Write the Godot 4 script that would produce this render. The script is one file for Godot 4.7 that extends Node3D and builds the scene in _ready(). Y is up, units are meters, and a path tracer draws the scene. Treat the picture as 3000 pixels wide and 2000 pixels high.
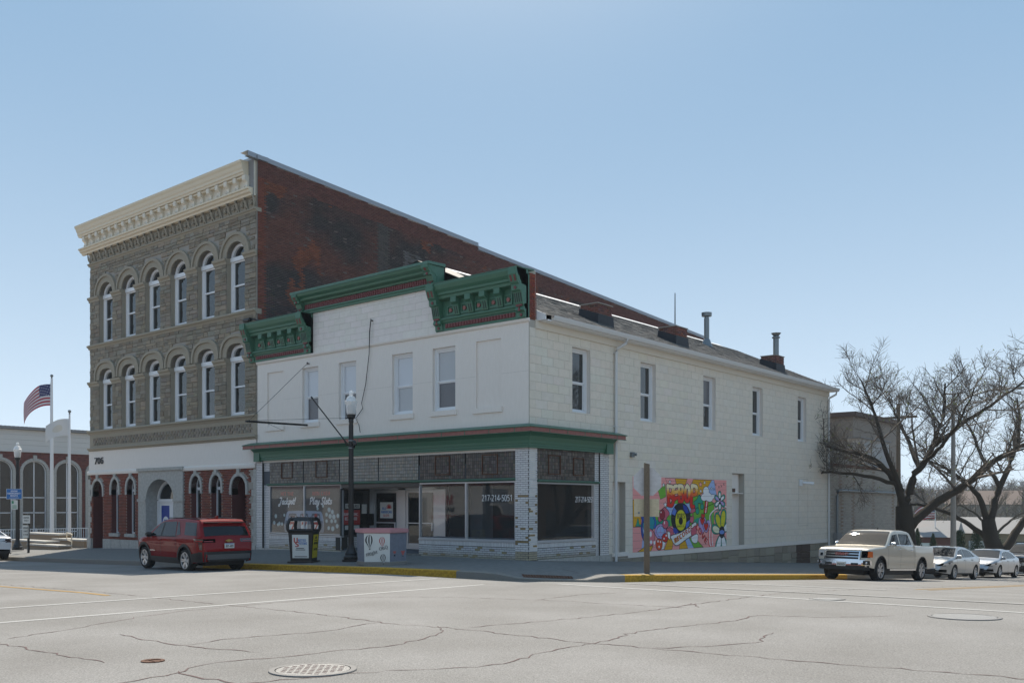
extends Node3D

var rng := RandomNumberGenerator.new()
var M := {}
var taken := {}
const EYE := Vector3(18.836, 1.770, 23.446)

# ---------------------------------------------------------------- mesh builder
class MB:
	var v := PackedVector3Array()
	var n := PackedVector3Array()
	var c := PackedColorArray()
	var t := PackedVector2Array()
	var ix := PackedInt32Array()
	var xf := Transform3D()
	var col := Color(1, 1, 1)

	func quad(a: Vector3, b: Vector3, d: Vector3, e: Vector3, uv := Rect2(0, 0, 1, 1)) -> void:
		a = xf * a
		b = xf * b
		d = xf * d
		e = xf * e
		var nn := (d - a).cross(e - b)
		if nn.length_squared() < 1e-16:
			return
		nn = nn.normalized()
		var k := v.size()
		v.append(a); v.append(b); v.append(d); v.append(e)
		for i in 4:
			n.append(nn)
			c.append(col)
		t.append(Vector2(uv.position.x, uv.end.y)); t.append(uv.end); t.append(Vector2(uv.end.x, uv.position.y)); t.append(uv.position)
		ix.append(k); ix.append(k + 2); ix.append(k + 1); ix.append(k); ix.append(k + 3); ix.append(k + 2)

	func tri(a: Vector3, b: Vector3, d: Vector3) -> void:
		a = xf * a
		b = xf * b
		d = xf * d
		var nn := (b - a).cross(d - a)
		if nn.length_squared() < 1e-16:
			return
		nn = nn.normalized()
		var k := v.size()
		v.append(a); v.append(b); v.append(d)
		for i in 3:
			n.append(nn)
			c.append(col)
			t.append(Vector2(0, 0))
		ix.append(k); ix.append(k + 2); ix.append(k + 1)

	func box(x0: float, y0: float, z0: float, x1: float, y1: float, z1: float, back := true) -> void:
		quad(Vector3(x0, y0, z1), Vector3(x1, y0, z1), Vector3(x1, y1, z1), Vector3(x0, y1, z1))
		if back:
			quad(Vector3(x1, y0, z0), Vector3(x0, y0, z0), Vector3(x0, y1, z0), Vector3(x1, y1, z0))
		quad(Vector3(x0, y0, z0), Vector3(x0, y0, z1), Vector3(x0, y1, z1), Vector3(x0, y1, z0))
		quad(Vector3(x1, y0, z1), Vector3(x1, y0, z0), Vector3(x1, y1, z0), Vector3(x1, y1, z1))
		quad(Vector3(x0, y1, z1), Vector3(x1, y1, z1), Vector3(x1, y1, z0), Vector3(x0, y1, z0))
		quad(Vector3(x0, y0, z0), Vector3(x1, y0, z0), Vector3(x1, y0, z1), Vector3(x0, y0, z1))

	func frame(x0: float, y0: float, x1: float, y1: float, w: float, z0: float, z1: float) -> void:
		box(x0, y0, z0, x1, y0 + w, z1)
		box(x0, y1 - w, z0, x1, y1, z1)
		box(x0, y0 + w, z0, x0 + w, y1 - w, z1)
		box(x1 - w, y0 + w, z0, x1, y1 - w, z1)

	func wall(x0: float, y0: float, x1: float, y1: float, o: float, holes: Array) -> void:
		var xs := [x0, x1]
		var ys := [y0, y1]
		for h in holes:
			for q in [h[0], h[2]]:
				if q > x0 and q < x1 and not xs.has(q): xs.append(q)
			for q in [h[1], h[3]]:
				if q > y0 and q < y1 and not ys.has(q): ys.append(q)
		xs.sort()
		ys.sort()
		for i in xs.size() - 1:
			for j in ys.size() - 1:
				var mx: float = (xs[i] + xs[i + 1]) / 2
				var my: float = (ys[j] + ys[j + 1]) / 2
				var open := false
				for h in holes:
					if mx > h[0] and mx < h[2] and my > h[1] and my < h[3]: open = true
				if not open:
					quad(Vector3(xs[i], ys[j], o), Vector3(xs[i + 1], ys[j], o), Vector3(xs[i + 1], ys[j + 1], o), Vector3(xs[i], ys[j + 1], o))

	func reveal(h: Array, o0: float, o1: float) -> void:   # inner faces of a rectangular hole, o0 in front
		quad(Vector3(h[0], h[1], o0), Vector3(h[0], h[1], o1), Vector3(h[0], h[3], o1), Vector3(h[0], h[3], o0))
		quad(Vector3(h[2], h[1], o1), Vector3(h[2], h[1], o0), Vector3(h[2], h[3], o0), Vector3(h[2], h[3], o1))
		quad(Vector3(h[0], h[1], o0), Vector3(h[2], h[1], o0), Vector3(h[2], h[1], o1), Vector3(h[0], h[1], o1))
		quad(Vector3(h[0], h[3], o1), Vector3(h[2], h[3], o1), Vector3(h[2], h[3], o0), Vector3(h[0], h[3], o0))

	func arc(cx: float, ys: float, rx: float, ry: float, p := 2.0, k := 16) -> Array:  # left to right over the top
		var a := []
		for i in k + 1:
			var q := PI - PI * i / k
			var cc := cos(q)
			var ss := sin(q)
			a.append(Vector2(cx + rx * signf(cc) * pow(absf(cc), 2.0 / p), ys + ry * pow(absf(ss), 2.0 / p)))
		return a

	func arch_fill(a: Array, y1: float, o: float) -> void:  # wall between an arch and the level y1 above it
		for i in a.size() - 1:
			quad(Vector3(a[i].x, a[i].y, o), Vector3(a[i + 1].x, a[i + 1].y, o), Vector3(a[i + 1].x, y1, o), Vector3(a[i].x, y1, o))

	func arch_soffit(a: Array, o0: float, o1: float) -> void:
		for i in a.size() - 1:
			quad(Vector3(a[i].x, a[i].y, o1), Vector3(a[i + 1].x, a[i + 1].y, o1), Vector3(a[i + 1].x, a[i + 1].y, o0), Vector3(a[i].x, a[i].y, o0))

	func arch_ring(a: Array, b: Array, o0: float, o1: float) -> void:  # a inner, b outer; o1 front
		for i in a.size() - 1:
			quad(Vector3(a[i].x, a[i].y, o1), Vector3(a[i + 1].x, a[i + 1].y, o1), Vector3(b[i + 1].x, b[i + 1].y, o1), Vector3(b[i].x, b[i].y, o1))
			quad(Vector3(b[i].x, b[i].y, o1), Vector3(b[i + 1].x, b[i + 1].y, o1), Vector3(b[i + 1].x, b[i + 1].y, o0), Vector3(b[i].x, b[i].y, o0))
			quad(Vector3(a[i].x, a[i].y, o0), Vector3(a[i + 1].x, a[i + 1].y, o0), Vector3(a[i + 1].x, a[i + 1].y, o1), Vector3(a[i].x, a[i].y, o1))
		quad(Vector3(b[0].x, b[0].y, o0), Vector3(a[0].x, a[0].y, o0), Vector3(a[0].x, a[0].y, o1), Vector3(b[0].x, b[0].y, o1))
		var e := a.size() - 1
		quad(Vector3(a[e].x, a[e].y, o0), Vector3(b[e].x, b[e].y, o0), Vector3(b[e].x, b[e].y, o1), Vector3(a[e].x, a[e].y, o1))

	func arch_face(a: Array, y0: float, o: float) -> void:  # everything below an arch down to y0
		for i in a.size() - 1:
			quad(Vector3(a[i].x, y0, o), Vector3(a[i + 1].x, y0, o), Vector3(a[i + 1].x, a[i + 1].y, o), Vector3(a[i].x, a[i].y, o))

	func sweep(p: Array, x0: float, x1: float, m0 := 0.0, m1 := 0.0, caps := true) -> void:  # closed profile of (out, up), clockwise seen from the right end
		var k := p.size()
		for i in k:
			var a: Vector2 = p[i]
			var b: Vector2 = p[(i + 1) % k]
			quad(Vector3(x0 + m0 * a.x, a.y, a.x), Vector3(x1 + m1 * a.x, a.y, a.x), Vector3(x1 + m1 * b.x, b.y, b.x), Vector3(x0 + m0 * b.x, b.y, b.x))
		if caps:
			var ids := Geometry2D.triangulate_polygon(PackedVector2Array(p))
			for i in range(0, ids.size(), 3):
				var a: Vector2 = p[ids[i]]
				var b: Vector2 = p[ids[i + 1]]
				var d: Vector2 = p[ids[i + 2]]
				tri(Vector3(x0 + m0 * a.x, a.y, a.x), Vector3(x0 + m0 * b.x, b.y, b.x), Vector3(x0 + m0 * d.x, d.y, d.x))
				tri(Vector3(x1 + m1 * a.x, a.y, a.x), Vector3(x1 + m1 * d.x, d.y, d.x), Vector3(x1 + m1 * b.x, b.y, b.x))

	func prism(p: Array, z0: float, z1: float) -> void:  # (x, y) outline, anticlockwise, from z0 to z1 (front)
		var k := p.size()
		for i in k:
			var a: Vector2 = p[i]
			var b: Vector2 = p[(i + 1) % k]
			quad(Vector3(a.x, a.y, z1), Vector3(a.x, a.y, z0), Vector3(b.x, b.y, z0), Vector3(b.x, b.y, z1))
		var ids := Geometry2D.triangulate_polygon(PackedVector2Array(p))
		for i in range(0, ids.size(), 3):
			var a: Vector2 = p[ids[i]]
			var b: Vector2 = p[ids[i + 1]]
			var d: Vector2 = p[ids[i + 2]]
			if (b - a).cross(d - a) < 0:
				var s := b
				b = d
				d = s
			tri(Vector3(a.x, a.y, z1), Vector3(b.x, b.y, z1), Vector3(d.x, d.y, z1))
			tri(Vector3(a.x, a.y, z0), Vector3(d.x, d.y, z0), Vector3(b.x, b.y, z0))

	func smooth_quad(p: Array, q: Array) -> void:   # points and their normals, already in place
		var k := v.size()
		for i in 4:
			v.append(xf * p[i])
			n.append((xf.basis * q[i]).normalized())
			c.append(col)
			t.append(Vector2(0, 0))
		ix.append(k); ix.append(k + 2); ix.append(k + 1); ix.append(k); ix.append(k + 3); ix.append(k + 2)

	func tube(p: Array, r: Array, sides := 6, cap := false) -> void:
		var ring := []
		var nor := []
		for i in p.size():
			var d: Vector3 = (p[mini(i + 1, p.size() - 1)] - p[maxi(i - 1, 0)]).normalized()
			var u := d.cross(Vector3.UP if absf(d.y) < 0.95 else Vector3.RIGHT).normalized()
			var w := u.cross(d)
			var a := []
			var b := []
			for j in sides:
				var q := TAU * j / sides
				var o := u * cos(q) + w * sin(q)
				b.append(o)
				a.append(p[i] + o * r[i])
			ring.append(a)
			nor.append(b)
		for i in p.size() - 1:
			for j in sides:
				var k := (j + 1) % sides
				smooth_quad([ring[i][k], ring[i][j], ring[i + 1][j], ring[i + 1][k]], [nor[i][k], nor[i][j], nor[i + 1][j], nor[i + 1][k]])
		if cap:
			for e in [0, p.size() - 1]:
				for j in range(1, sides - 1):
					if e == 0: tri(ring[e][0], ring[e][j], ring[e][j + 1])
					else: tri(ring[e][0], ring[e][j + 1], ring[e][j])

	func lathe(p: Array, sides := 20) -> void:   # (radius, height) from bottom to top about y
		for i in p.size() - 1:
			var a: Vector2 = p[i]
			var b: Vector2 = p[i + 1]
			var d := (b - a)
			if d.length() < 1e-6: continue
			var nn := Vector2(d.y, -d.x).normalized()
			for j in sides:
				var q := TAU * j / sides
				var s := TAU * (j + 1) / sides
				var cq := Vector3(cos(q), 0, -sin(q))
				var cs := Vector3(cos(s), 0, -sin(s))
				var up := Vector3(0, nn.y, 0)
				smooth_quad([cq * a.x + Vector3(0, a.y, 0), cs * a.x + Vector3(0, a.y, 0), cs * b.x + Vector3(0, b.y, 0), cq * b.x + Vector3(0, b.y, 0)], [cq * nn.x + up, cs * nn.x + up, cs * nn.x + up, cq * nn.x + up])

	func mesh() -> ArrayMesh:
		var a := []
		a.resize(Mesh.ARRAY_MAX)
		a[Mesh.ARRAY_VERTEX] = v
		a[Mesh.ARRAY_NORMAL] = n
		a[Mesh.ARRAY_COLOR] = c
		a[Mesh.ARRAY_TEX_UV] = t
		a[Mesh.ARRAY_INDEX] = ix
		var m := ArrayMesh.new()
		m.add_surface_from_arrays(Mesh.PRIMITIVE_TRIANGLES, a)
		return m

func V(x: float, y: float, z: float) -> Vector3:
	return Vector3(x, y, z)

func numbered(called: String) -> String:
	taken[called] = taken.get(called, -1) + 1
	return called if taken[called] == 0 else "%s_%03d" % [called, taken[called]]

func tag(o: Node, label: String, category := "", group := "", kind := "") -> Node:
	if label: o.set_meta("label", label)
	if category: o.set_meta("category", category)
	if group: o.set_meta("group", group)
	if kind: o.set_meta("kind", kind)
	return o

func thing(called: String, label: String, category: String, at := Vector3.ZERO, turn := 0.0, group := "", kind := "") -> Node3D:
	var o := Node3D.new()
	o.name = numbered(called)
	add_child(o)
	o.position = at
	o.rotation.y = turn
	tag(o, label, category, group, kind)
	return o

func put(mb: MB, called: String, parent: Node, m: Material, kind := "") -> MeshInstance3D:
	var o := MeshInstance3D.new()
	o.mesh = mb.mesh()
	o.material_override = m
	if parent == self:
		o.name = numbered(called)
		add_child(o)
	else:
		o.name = called
		parent.add_child(o, true)
	if kind: o.set_meta("kind", kind)
	return o

func on(xf := Transform3D(), col := Color(1, 1, 1)) -> MB:
	var b := MB.new()
	b.xf = xf
	b.col = col
	return b

# the two street fronts: x runs to the right along the wall, z out of it
var FRONT := Transform3D()
var SIDE := Transform3D(Basis(Vector3(0, 0, -1), Vector3(0, 1, 0), Vector3(1, 0, 0)), Vector3.ZERO)

# rows of bricks or blocks: [x, y, w, h] each
func bond(x0: float, y0: float, x1: float, y1: float, l: float, h: float, joint: float, keep = null, shift := 0.5, jitter := 0.0) -> Array:
	var out := []
	var row := 0
	var y := y0
	while y < y1 - 0.012:
		var hh := minf(h, y1 - y)
		var x := x0 - (l * shift if row % 2 else 0.0)
		while x < x1 - 0.012:
			var ll := l * (1.0 + rng.randf_range(-jitter, jitter))
			var a := maxf(x, x0)
			var b := minf(x + ll, x1)
			if b - a > 0.03 and (keep == null or keep.call((a + b) / 2, y + hh / 2)):
				out.append([a + joint / 2, y + joint / 2, b - a - joint, hh - joint])
			x += ll
		y += h
		row += 1
	return out

var unit_cache := {}
func unit_box(col: Color) -> ArrayMesh:
	if not unit_cache.has(col):
		var b := on(Transform3D(), col)
		var e := 0.045
		# a block with its front edges taken off
		b.quad(V(e, e, 1), V(1 - e, e, 1), V(1 - e, 1 - e, 1), V(e, 1 - e, 1))
		b.quad(V(0, 0, 0.6), V(1, 0, 0.6), V(1 - e, e, 1), V(e, e, 1))
		b.quad(V(1, 0, 0.6), V(1, 1, 0.6), V(1 - e, 1 - e, 1), V(1 - e, e, 1))
		b.quad(V(1, 1, 0.6), V(0, 1, 0.6), V(e, 1 - e, 1), V(1 - e, 1 - e, 1))
		b.quad(V(0, 1, 0.6), V(0, 0, 0.6), V(e, e, 1), V(e, 1 - e, 1))
		b.quad(V(0, 0, 0), V(1, 0, 0), V(1, 0, 0.6), V(0, 0, 0.6))
		b.quad(V(1, 0, 0), V(1, 1, 0), V(1, 1, 0.6), V(1, 0, 0.6))
		b.quad(V(1, 1, 0), V(0, 1, 0), V(0, 1, 0.6), V(1, 1, 0.6))
		b.quad(V(0, 1, 0), V(0, 0, 0), V(0, 0, 0.6), V(0, 1, 0.6))
		unit_cache[col] = b.mesh()
	return unit_cache[col]

# lays pieces on a face: the nearest large ones as parts of their own, the rest as one part
func lay(parent: Node, called: String, list: Array, xf: Transform3D, o0: float, o1: float, m: Material, tone: Callable, limit := 300, wobble := 0.0) -> void:
	var order := []
	for p in list:
		var d: float = (xf * V(p[0] + p[2] / 2, p[1] + p[3] / 2, 0)).distance_to(EYE)
		order.append([-p[2] * p[3] / (d * d), p])
	order.sort_custom(func(a, b): return a[0] < b[0])
	var rest := on(xf)
	for k in order.size():
		var p: Array = order[k][1]
		var oo := o1 + rng.randf_range(-wobble, wobble)
		var cc: Color = tone.call(p[0] + p[2] / 2, p[1] + p[3] / 2)
		if k < limit:
			cc = Color(snappedf(cc.r, 0.02), snappedf(cc.g, 0.02), snappedf(cc.b, 0.02))
			var i := MeshInstance3D.new()
			i.mesh = unit_box(cc)
			i.material_override = m
			i.name = called
			parent.add_child(i, true)
			i.transform = xf * Transform3D(Basis.from_scale(V(p[2], p[3], oo - o0)), V(p[0], p[1], o0))
		else:
			rest.col = cc
			rest.box(p[0], p[1], o0, p[0] + p[2], p[1] + p[3], oo, false)
	if order.size() > limit:
		put(rest, called, parent, m, "stuff")

func vary(base: Color, amount: float, warm := 0.0) -> Callable:
	return func(_x, _y):
		var k := 1.0 + rng.randf_range(-amount, amount)
		var w := rng.randf_range(-warm, warm)
		return Color(base.r * k * (1 + w), base.g * k, base.b * k * (1 - w))

# ---------------------------------------------------------------- materials
func noise_tex(freq: float, sd: int, c0: Color, c1: Color, size := 512, kind := FastNoiseLite.TYPE_SIMPLEX, bump := 0.0, octaves := 4) -> NoiseTexture2D:
	var f := FastNoiseLite.new()
	f.noise_type = kind
	f.seed = sd
	f.frequency = freq
	f.fractal_octaves = octaves
	var t := NoiseTexture2D.new()
	t.width = size
	t.height = size
	t.seamless = true
	t.noise = f
	if bump > 0:
		t.as_normal_map = true
		t.bump_strength = bump
	else:
		var g := Gradient.new()
		g.set_color(0, c0.linear_to_srgb())
		g.set_color(1, c1.linear_to_srgb())
		t.color_ramp = g
	return t

func mat(called: String, lin: Color, rough := 0.8, o := {}) -> StandardMaterial3D:
	var m := StandardMaterial3D.new()
	m.resource_name = called
	m.albedo_color = lin.linear_to_srgb()
	m.roughness = rough
	m.metallic = o.get("metal", 0.0)
	m.metallic_specular = o.get("spec", 0.5)
	if o.get("vc", false): m.vertex_color_use_as_albedo = true
	if o.has("tex"):
		m.albedo_texture = o.tex
		if o.has("tri"):
			m.uv1_triplanar = true
			m.uv1_world_triplanar = o.get("world", true)
			m.uv1_scale = Vector3.ONE * o.tri if not o.tri is Vector3 else o.tri
	if o.has("bump"):
		m.heightmap_enabled = true
		m.heightmap_texture = o.bump
		m.heightmap_scale = o.get("bump_cm", 1.0)
		if o.has("tri") and not o.has("tex"):
			m.uv1_triplanar = true
			m.uv1_world_triplanar = true
			m.uv1_scale = Vector3.ONE * o.tri if not o.tri is Vector3 else o.tri
	if o.has("detail"):
		m.detail_enabled = true
		m.detail_albedo = o.detail
		m.detail_blend_mode = BaseMaterial3D.BLEND_MODE_MUL
		m.detail_uv_layer = BaseMaterial3D.DETAIL_UV_2
		m.uv2_triplanar = true
		m.uv2_world_triplanar = true
		m.uv2_scale = Vector3.ONE * o.get("detail_tri", 0.05) if not o.get("detail_tri", 0.05) is Vector3 else o.detail_tri
	if o.has("coat"):
		m.clearcoat_enabled = true
		m.clearcoat = o.coat
		m.clearcoat_roughness = o.get("coat_rough", 0.05)
	M[called] = m
	return m

func glass(called: String, alpha := 0.12, rough := 0.02, lin := Color(0.8, 0.85, 0.85)) -> StandardMaterial3D:
	var m := mat(called, lin, rough, {"spec": 0.6})
	m.transparency = BaseMaterial3D.TRANSPARENCY_ALPHA
	m.albedo_color.a = alpha
	return m

func make_materials() -> void:
	var G := func(k): return Color(k, k, k)
	var speck := noise_tex(0.22, 1, Color(0.30, 0.30, 0.30), Color(1, 1, 1), 1024, FastNoiseLite.TYPE_VALUE_CUBIC, 0.0, 3)
	var soft := noise_tex(0.012, 2, Color(0.74, 0.73, 0.71), Color(1, 1, 1), 512)
	var soft2 := noise_tex(0.02, 12, Color(0.93, 0.925, 0.91), Color(1, 1, 1), 512)
	var rough_n := noise_tex(0.05, 3, Color(0, 0, 0), Color(1, 1, 1), 512)
	var fine_n := noise_tex(0.25, 4, Color(0, 0, 0), Color(1, 1, 1), 512)
	var streak := noise_tex(0.03, 5, Color(0.95, 0.945, 0.935), Color(1, 1, 1), 512)
	var stone_n := noise_tex(0.06, 6, Color(0.66, 0.64, 0.6), Color(1.0, 1.0, 1.0), 512)
	mat("asphalt", Color(0.385, 0.375, 0.36), 0.93, {"tex": speck, "tri": 0.42, "bump": speck, "bump_cm": 0.35, "detail": soft, "detail_tri": 0.045})
	mat("crack", Color(0.11, 0.07, 0.066), 0.95)
	mat("line_white", Color(0.60, 0.60, 0.58), 0.85, {"tex": speck, "tri": 0.6})
	mat("line_yellow", Color(0.50, 0.30, 0.07), 0.85, {"tex": speck, "tri": 0.6})
	mat("concrete", Color(0.33, 0.325, 0.31), 0.9, {"tex": soft, "tri": 0.5, "bump": fine_n, "bump_cm": 0.15, "detail": speck, "detail_tri": 0.9})
	mat("curb_grey", Color(0.26, 0.25, 0.23), 0.9, {"tex": stone_n, "tri": 0.9})
	mat("curb_yellow", Color(0.62, 0.37, 0.025), 0.75, {"tex": noise_tex(0.035, 41, Color(0.5, 0.46, 0.42), Color(1, 1, 1), 512), "tri": 0.5})
	mat("stone", Color(1, 1, 1), 0.9, {"vc": true, "tex": stone_n, "tri": 1.1, "bump": rough_n, "bump_cm": 2.2})
	mat("stone_trim", Color(0.39, 0.345, 0.27), 0.88, {"tex": stone_n, "tri": 0.6, "bump": fine_n, "bump_cm": 0.3})
	mat("mortar", Color(0.33, 0.30, 0.26), 0.95)
	mat("brick", Color(1, 1, 1), 0.88, {"vc": true, "tex": stone_n, "tri": 1.3})
	mat("mortar_grey", Color(0.20, 0.18, 0.165), 0.95)
	mat("stucco", Color(0.76, 0.705, 0.645), 0.85, {"tex": streak, "tri": V(0.5, 0.12, 0.5), "bump": fine_n, "bump_cm": 0.1})
	mat("white_block", Color(1, 1, 1), 0.8, {"vc": true, "tex": soft2, "tri": 0.3, "bump": rough_n, "bump_cm": 0.25})
	mat("white_joint", Color(0.42, 0.39, 0.34), 0.9)
	mat("limestone", Color(0.46, 0.45, 0.42), 0.85, {"tex": soft, "tri": 0.7})
	mat("cream", Color(0.70, 0.60, 0.44), 0.6)
	mat("cream_pale", Color(0.71, 0.645, 0.53), 0.6)
	mat("grey_sheet", Color(0.30, 0.32, 0.35), 0.45, {"metal": 0.3})
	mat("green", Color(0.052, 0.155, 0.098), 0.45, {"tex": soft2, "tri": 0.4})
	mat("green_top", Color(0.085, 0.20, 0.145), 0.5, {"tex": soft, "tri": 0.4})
	mat("oxblood", Color(0.155, 0.035, 0.033), 0.5)
	mat("belt_red", Color(0.30, 0.11, 0.09), 0.55, {"tex": soft, "tri": 0.7})
	mat("glazed", Color(1, 1, 1), 0.22, {"vc": true, "spec": 0.6})
	mat("grout_dark", Color(0.055, 0.05, 0.045), 0.95)
	mat("tile", Color(1, 1, 1), 0.35, {"vc": true, "tex": stone_n, "tri": 1.6})
	mat("grout", Color(0.05, 0.047, 0.043), 0.95)
	mat("white_paint", Color(0.74, 0.75, 0.76), 0.45)
	mat("alu", Color(0.50, 0.52, 0.54), 0.35, {"metal": 0.5})
	mat("dark_alu", Color(0.06, 0.055, 0.05), 0.4)
	mat("dark_pane", Color(0.012, 0.016, 0.018), 0.03, {"spec": 1.0})
	mat("blind_pane", Color(0.40, 0.41, 0.42), 0.5, {"coat": 1.0, "coat_rough": 0.02})
	mat("pale_pane", Color(0.55, 0.57, 0.60), 0.5, {"coat": 1.0, "coat_rough": 0.02})
	mat("screen_pane", Color(0.115, 0.115, 0.125), 0.4, {"coat": 0.5, "coat_rough": 0.1})
	glass("shop_glass", 0.03)
	mat("shingle", Color(1, 1, 1), 0.95, {"vc": true, "tex": fine_n if false else speck, "tri": 2.0})
	mat("roof_base", Color(0.10, 0.10, 0.10), 0.95)
	mat("ridge_white", Color(0.75, 0.74, 0.73), 0.6)
	mat("membrane", Color(0.012, 0.013, 0.018), 0.6)
	mat("gutter", Color(0.60, 0.60, 0.59), 0.4)
	mat("frieze_paint", Color(0.66, 0.60, 0.50), 0.6)
	mat("galv", Color(0.20, 0.22, 0.23), 0.4, {"metal": 0.6})
	mat("black_iron", Color(0.012, 0.012, 0.013), 0.38)
	mat("black_plastic", Color(0.014, 0.014, 0.015), 0.45)
	mat("rust", Color(0.13, 0.06, 0.035), 0.9, {"tex": stone_n, "tri": 2.0})
	mat("found", Color(1, 1, 1), 0.92, {"vc": true, "tex": stone_n, "tri": 0.9, "bump": rough_n, "bump_cm": 2.5})
	mat("lettering_black", Color(0.012, 0.012, 0.014), 0.5)
	mat("lettering_white", Color(0.8, 0.8, 0.8), 0.5)
	mat("lettering_red", Color(0.45, 0.04, 0.03), 0.5)
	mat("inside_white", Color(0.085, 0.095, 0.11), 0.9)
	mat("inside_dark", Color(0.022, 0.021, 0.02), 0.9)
	mat("bark", Color(0.085, 0.068, 0.05), 0.95, {"tex": stone_n, "tri": V(2.0, 0.6, 2.0), "bump": rough_n, "bump_cm": 5.0})
	mat("twig", Color(0.135, 0.115, 0.095), 0.9)
	mat("bud", Color(0.22, 0.26, 0.05), 0.7)
	mat("conifer", Color(1, 1, 1), 0.9, {"vc": true})
	mat("old_wood", Color(0.23, 0.18, 0.13), 0.9, {"tex": noise_tex(0.05, 31, Color(0.45, 0.42, 0.38), Color(1, 1, 1), 256), "tri": V(6.0, 0.5, 6.0)})
	mat("tyre", Color(0.016, 0.016, 0.016), 0.85)
	mat("rim", Color(0.55, 0.56, 0.58), 0.28, {"metal": 0.8})
	mat("rim_dark", Color(0.03, 0.03, 0.033), 0.4)
	mat("car_black", Color(0.010, 0.010, 0.011), 0.55)
	mat("car_glass", Color(0.008, 0.012, 0.016), 0.02, {"spec": 0.42})
	mat("chrome", Color(0.75, 0.76, 0.78), 0.08, {"metal": 1.0})
	mat("lens_red", Color(0.30, 0.01, 0.012), 0.12, {"coat": 1.0})
	mat("lens_dark", Color(0.04, 0.02, 0.022), 0.1, {"coat": 1.0})
	mat("lens_amber", Color(0.65, 0.13, 0.02), 0.15, {"coat": 1.0})
	mat("lens_clear", Color(0.62, 0.63, 0.65), 0.12, {"metal": 0.5, "coat": 1.0})
	mat("paint_red", Color(0.19, 0.005, 0.007), 0.5, {"spec": 0.1, "coat": 0.55, "coat_rough": 0.02})
	mat("paint_pearl", Color(0.58, 0.53, 0.44), 0.35, {"metal": 0.25, "coat": 1.0, "coat_rough": 0.03})
	mat("paint_silver", Color(0.46, 0.46, 0.45), 0.32, {"metal": 0.5, "coat": 1.0, "coat_rough": 0.03})
	mat("paint_blue_silver", Color(0.44, 0.46, 0.49), 0.32, {"metal": 0.5, "coat": 1.0, "coat_rough": 0.03})
	mat("paint_white", Color(0.66, 0.67, 0.69), 0.35, {"coat": 1.0, "coat_rough": 0.03})
	mat("paint_black", Color(0.012, 0.014, 0.018), 0.3, {"coat": 1.0, "coat_rough": 0.03})
	mat("grey_plastic", Color(0.07, 0.075, 0.078), 0.55)
	mat("sign_blue", Color(0.012, 0.14, 0.42), 0.45)
	mat("sign_white", Color(0.62, 0.63, 0.60), 0.5)
	mat("sign_back", Color(0.62, 0.60, 0.60), 0.55, {"tex": soft, "tri": 1.0})
	mat("plate_cream", Color(0.62, 0.53, 0.36), 0.5, {"tex": soft, "tri": 1.5})
	mat("cotton", Color(1, 1, 1), 0.9, {"vc": true})
	mat("city_brick", Color(1, 1, 1), 0.9, {"vc": true})
	mat("pale_panel", Color(0.60, 0.585, 0.55), 0.75)
	mat("brown_roof", Color(0.11, 0.075, 0.06), 0.8)
	mat("tan_wall", Color(0.30, 0.23, 0.16), 0.85)
	mat("mud_red", Color(0.14, 0.05, 0.045), 0.85)
	mat("far_white", Color(0.68, 0.69, 0.70), 0.7)
	mat("far_grey", Color(0.24, 0.235, 0.23), 0.85)
	mat("grass", Color(0.08, 0.11, 0.035), 0.95, {"tex": soft, "tri": 0.3})
	mat("brush", Color(0.16, 0.135, 0.115), 0.95)
	mat("print", Color(1, 1, 1), 0.6)

# ---------------------------------------------------------------- heights
const PX := [-400.0, -200.0, -60.0, -40.0, -23.0, -15.0, -7.0, 0.0, 5.2, 20.0, 60.0, 300.0]
const PY := [-3.2, -2.4, -1.15, -0.92, -0.55, -0.38, -0.19, -0.03, 0.0, 0.18, 0.5, 1.2]
const QX := [-600.0, -330.0, -150.0, -100.0, -50.0, -25.0, -10.3, 0.9, 5.2, 30.0, 60.0, 300.0]
const QY := [14.0, 5.0, -4.6, -4.4, -2.8, -1.67, -0.85, -0.22, 0.0, 0.3, 0.7, 1.5]

func lin(xs: Array, ys: Array, x: float) -> float:
	if x <= xs[0]: return ys[0]
	for i in xs.size() - 1:
		if x <= xs[i + 1]:
			return lerpf(ys[i], ys[i + 1], (x - xs[i]) / (xs[i + 1] - xs[i]))
	return ys[-1]

func road_y(x: float, z: float) -> float:
	return -0.08 + lin(PX, PY, x) + lin(QX, QY, z)

func back_y(x: float) -> float:   # foot of the fronts along the front street
	return lin([-58.0, -45.0, -30.0, -12.0, 0.0], [-1.0, -0.8, -0.46, 0.0, 0.0], x)

func walk_y(x: float, z: float) -> float:   # pavements
	var cf := road_y(x, 5.2) + 0.13
	var cs := road_y(5.2, z) + 0.15
	if x <= 0.0:
		return lerpf(back_y(x), cf, clampf(z / 5.2, 0, 1))
	if z <= 0.0:
		return lerpf(0.05 * z, cs, clampf(x / 5.2, 0, 1))
	var u := x / 5.2
	var w := z / 5.2
	var c10 := road_y(5.2, 0) + 0.15
	var c01 := road_y(0, 5.2) + 0.13
	var flat := c10 * u * (1 - w) + c01 * w * (1 - u) - 0.06 * u * w
	var d := Vector2(x - 1.7, z - 1.7)
	if d.x > 0 and d.y > 0:
		var rr := clampf(d.length() / 3.5, 0, 1)
		return lerpf(flat, ring_y(d.angle()), rr * rr)
	return flat

func ring_y(q: float) -> float:   # top of the rounded kerb; it drops to the road at the ramp
	var x := 1.7 + 3.5 * cos(q)
	var z := 1.7 + 3.5 * sin(q)
	var up := lerpf(0.15, 0.13, q / (PI / 2))
	up = lerpf(up, 0.012, smoothstep(0.28, 0.56, q) * (1.0 - smoothstep(1.0, 1.3, q)))
	return road_y(x, z) + up

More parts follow.
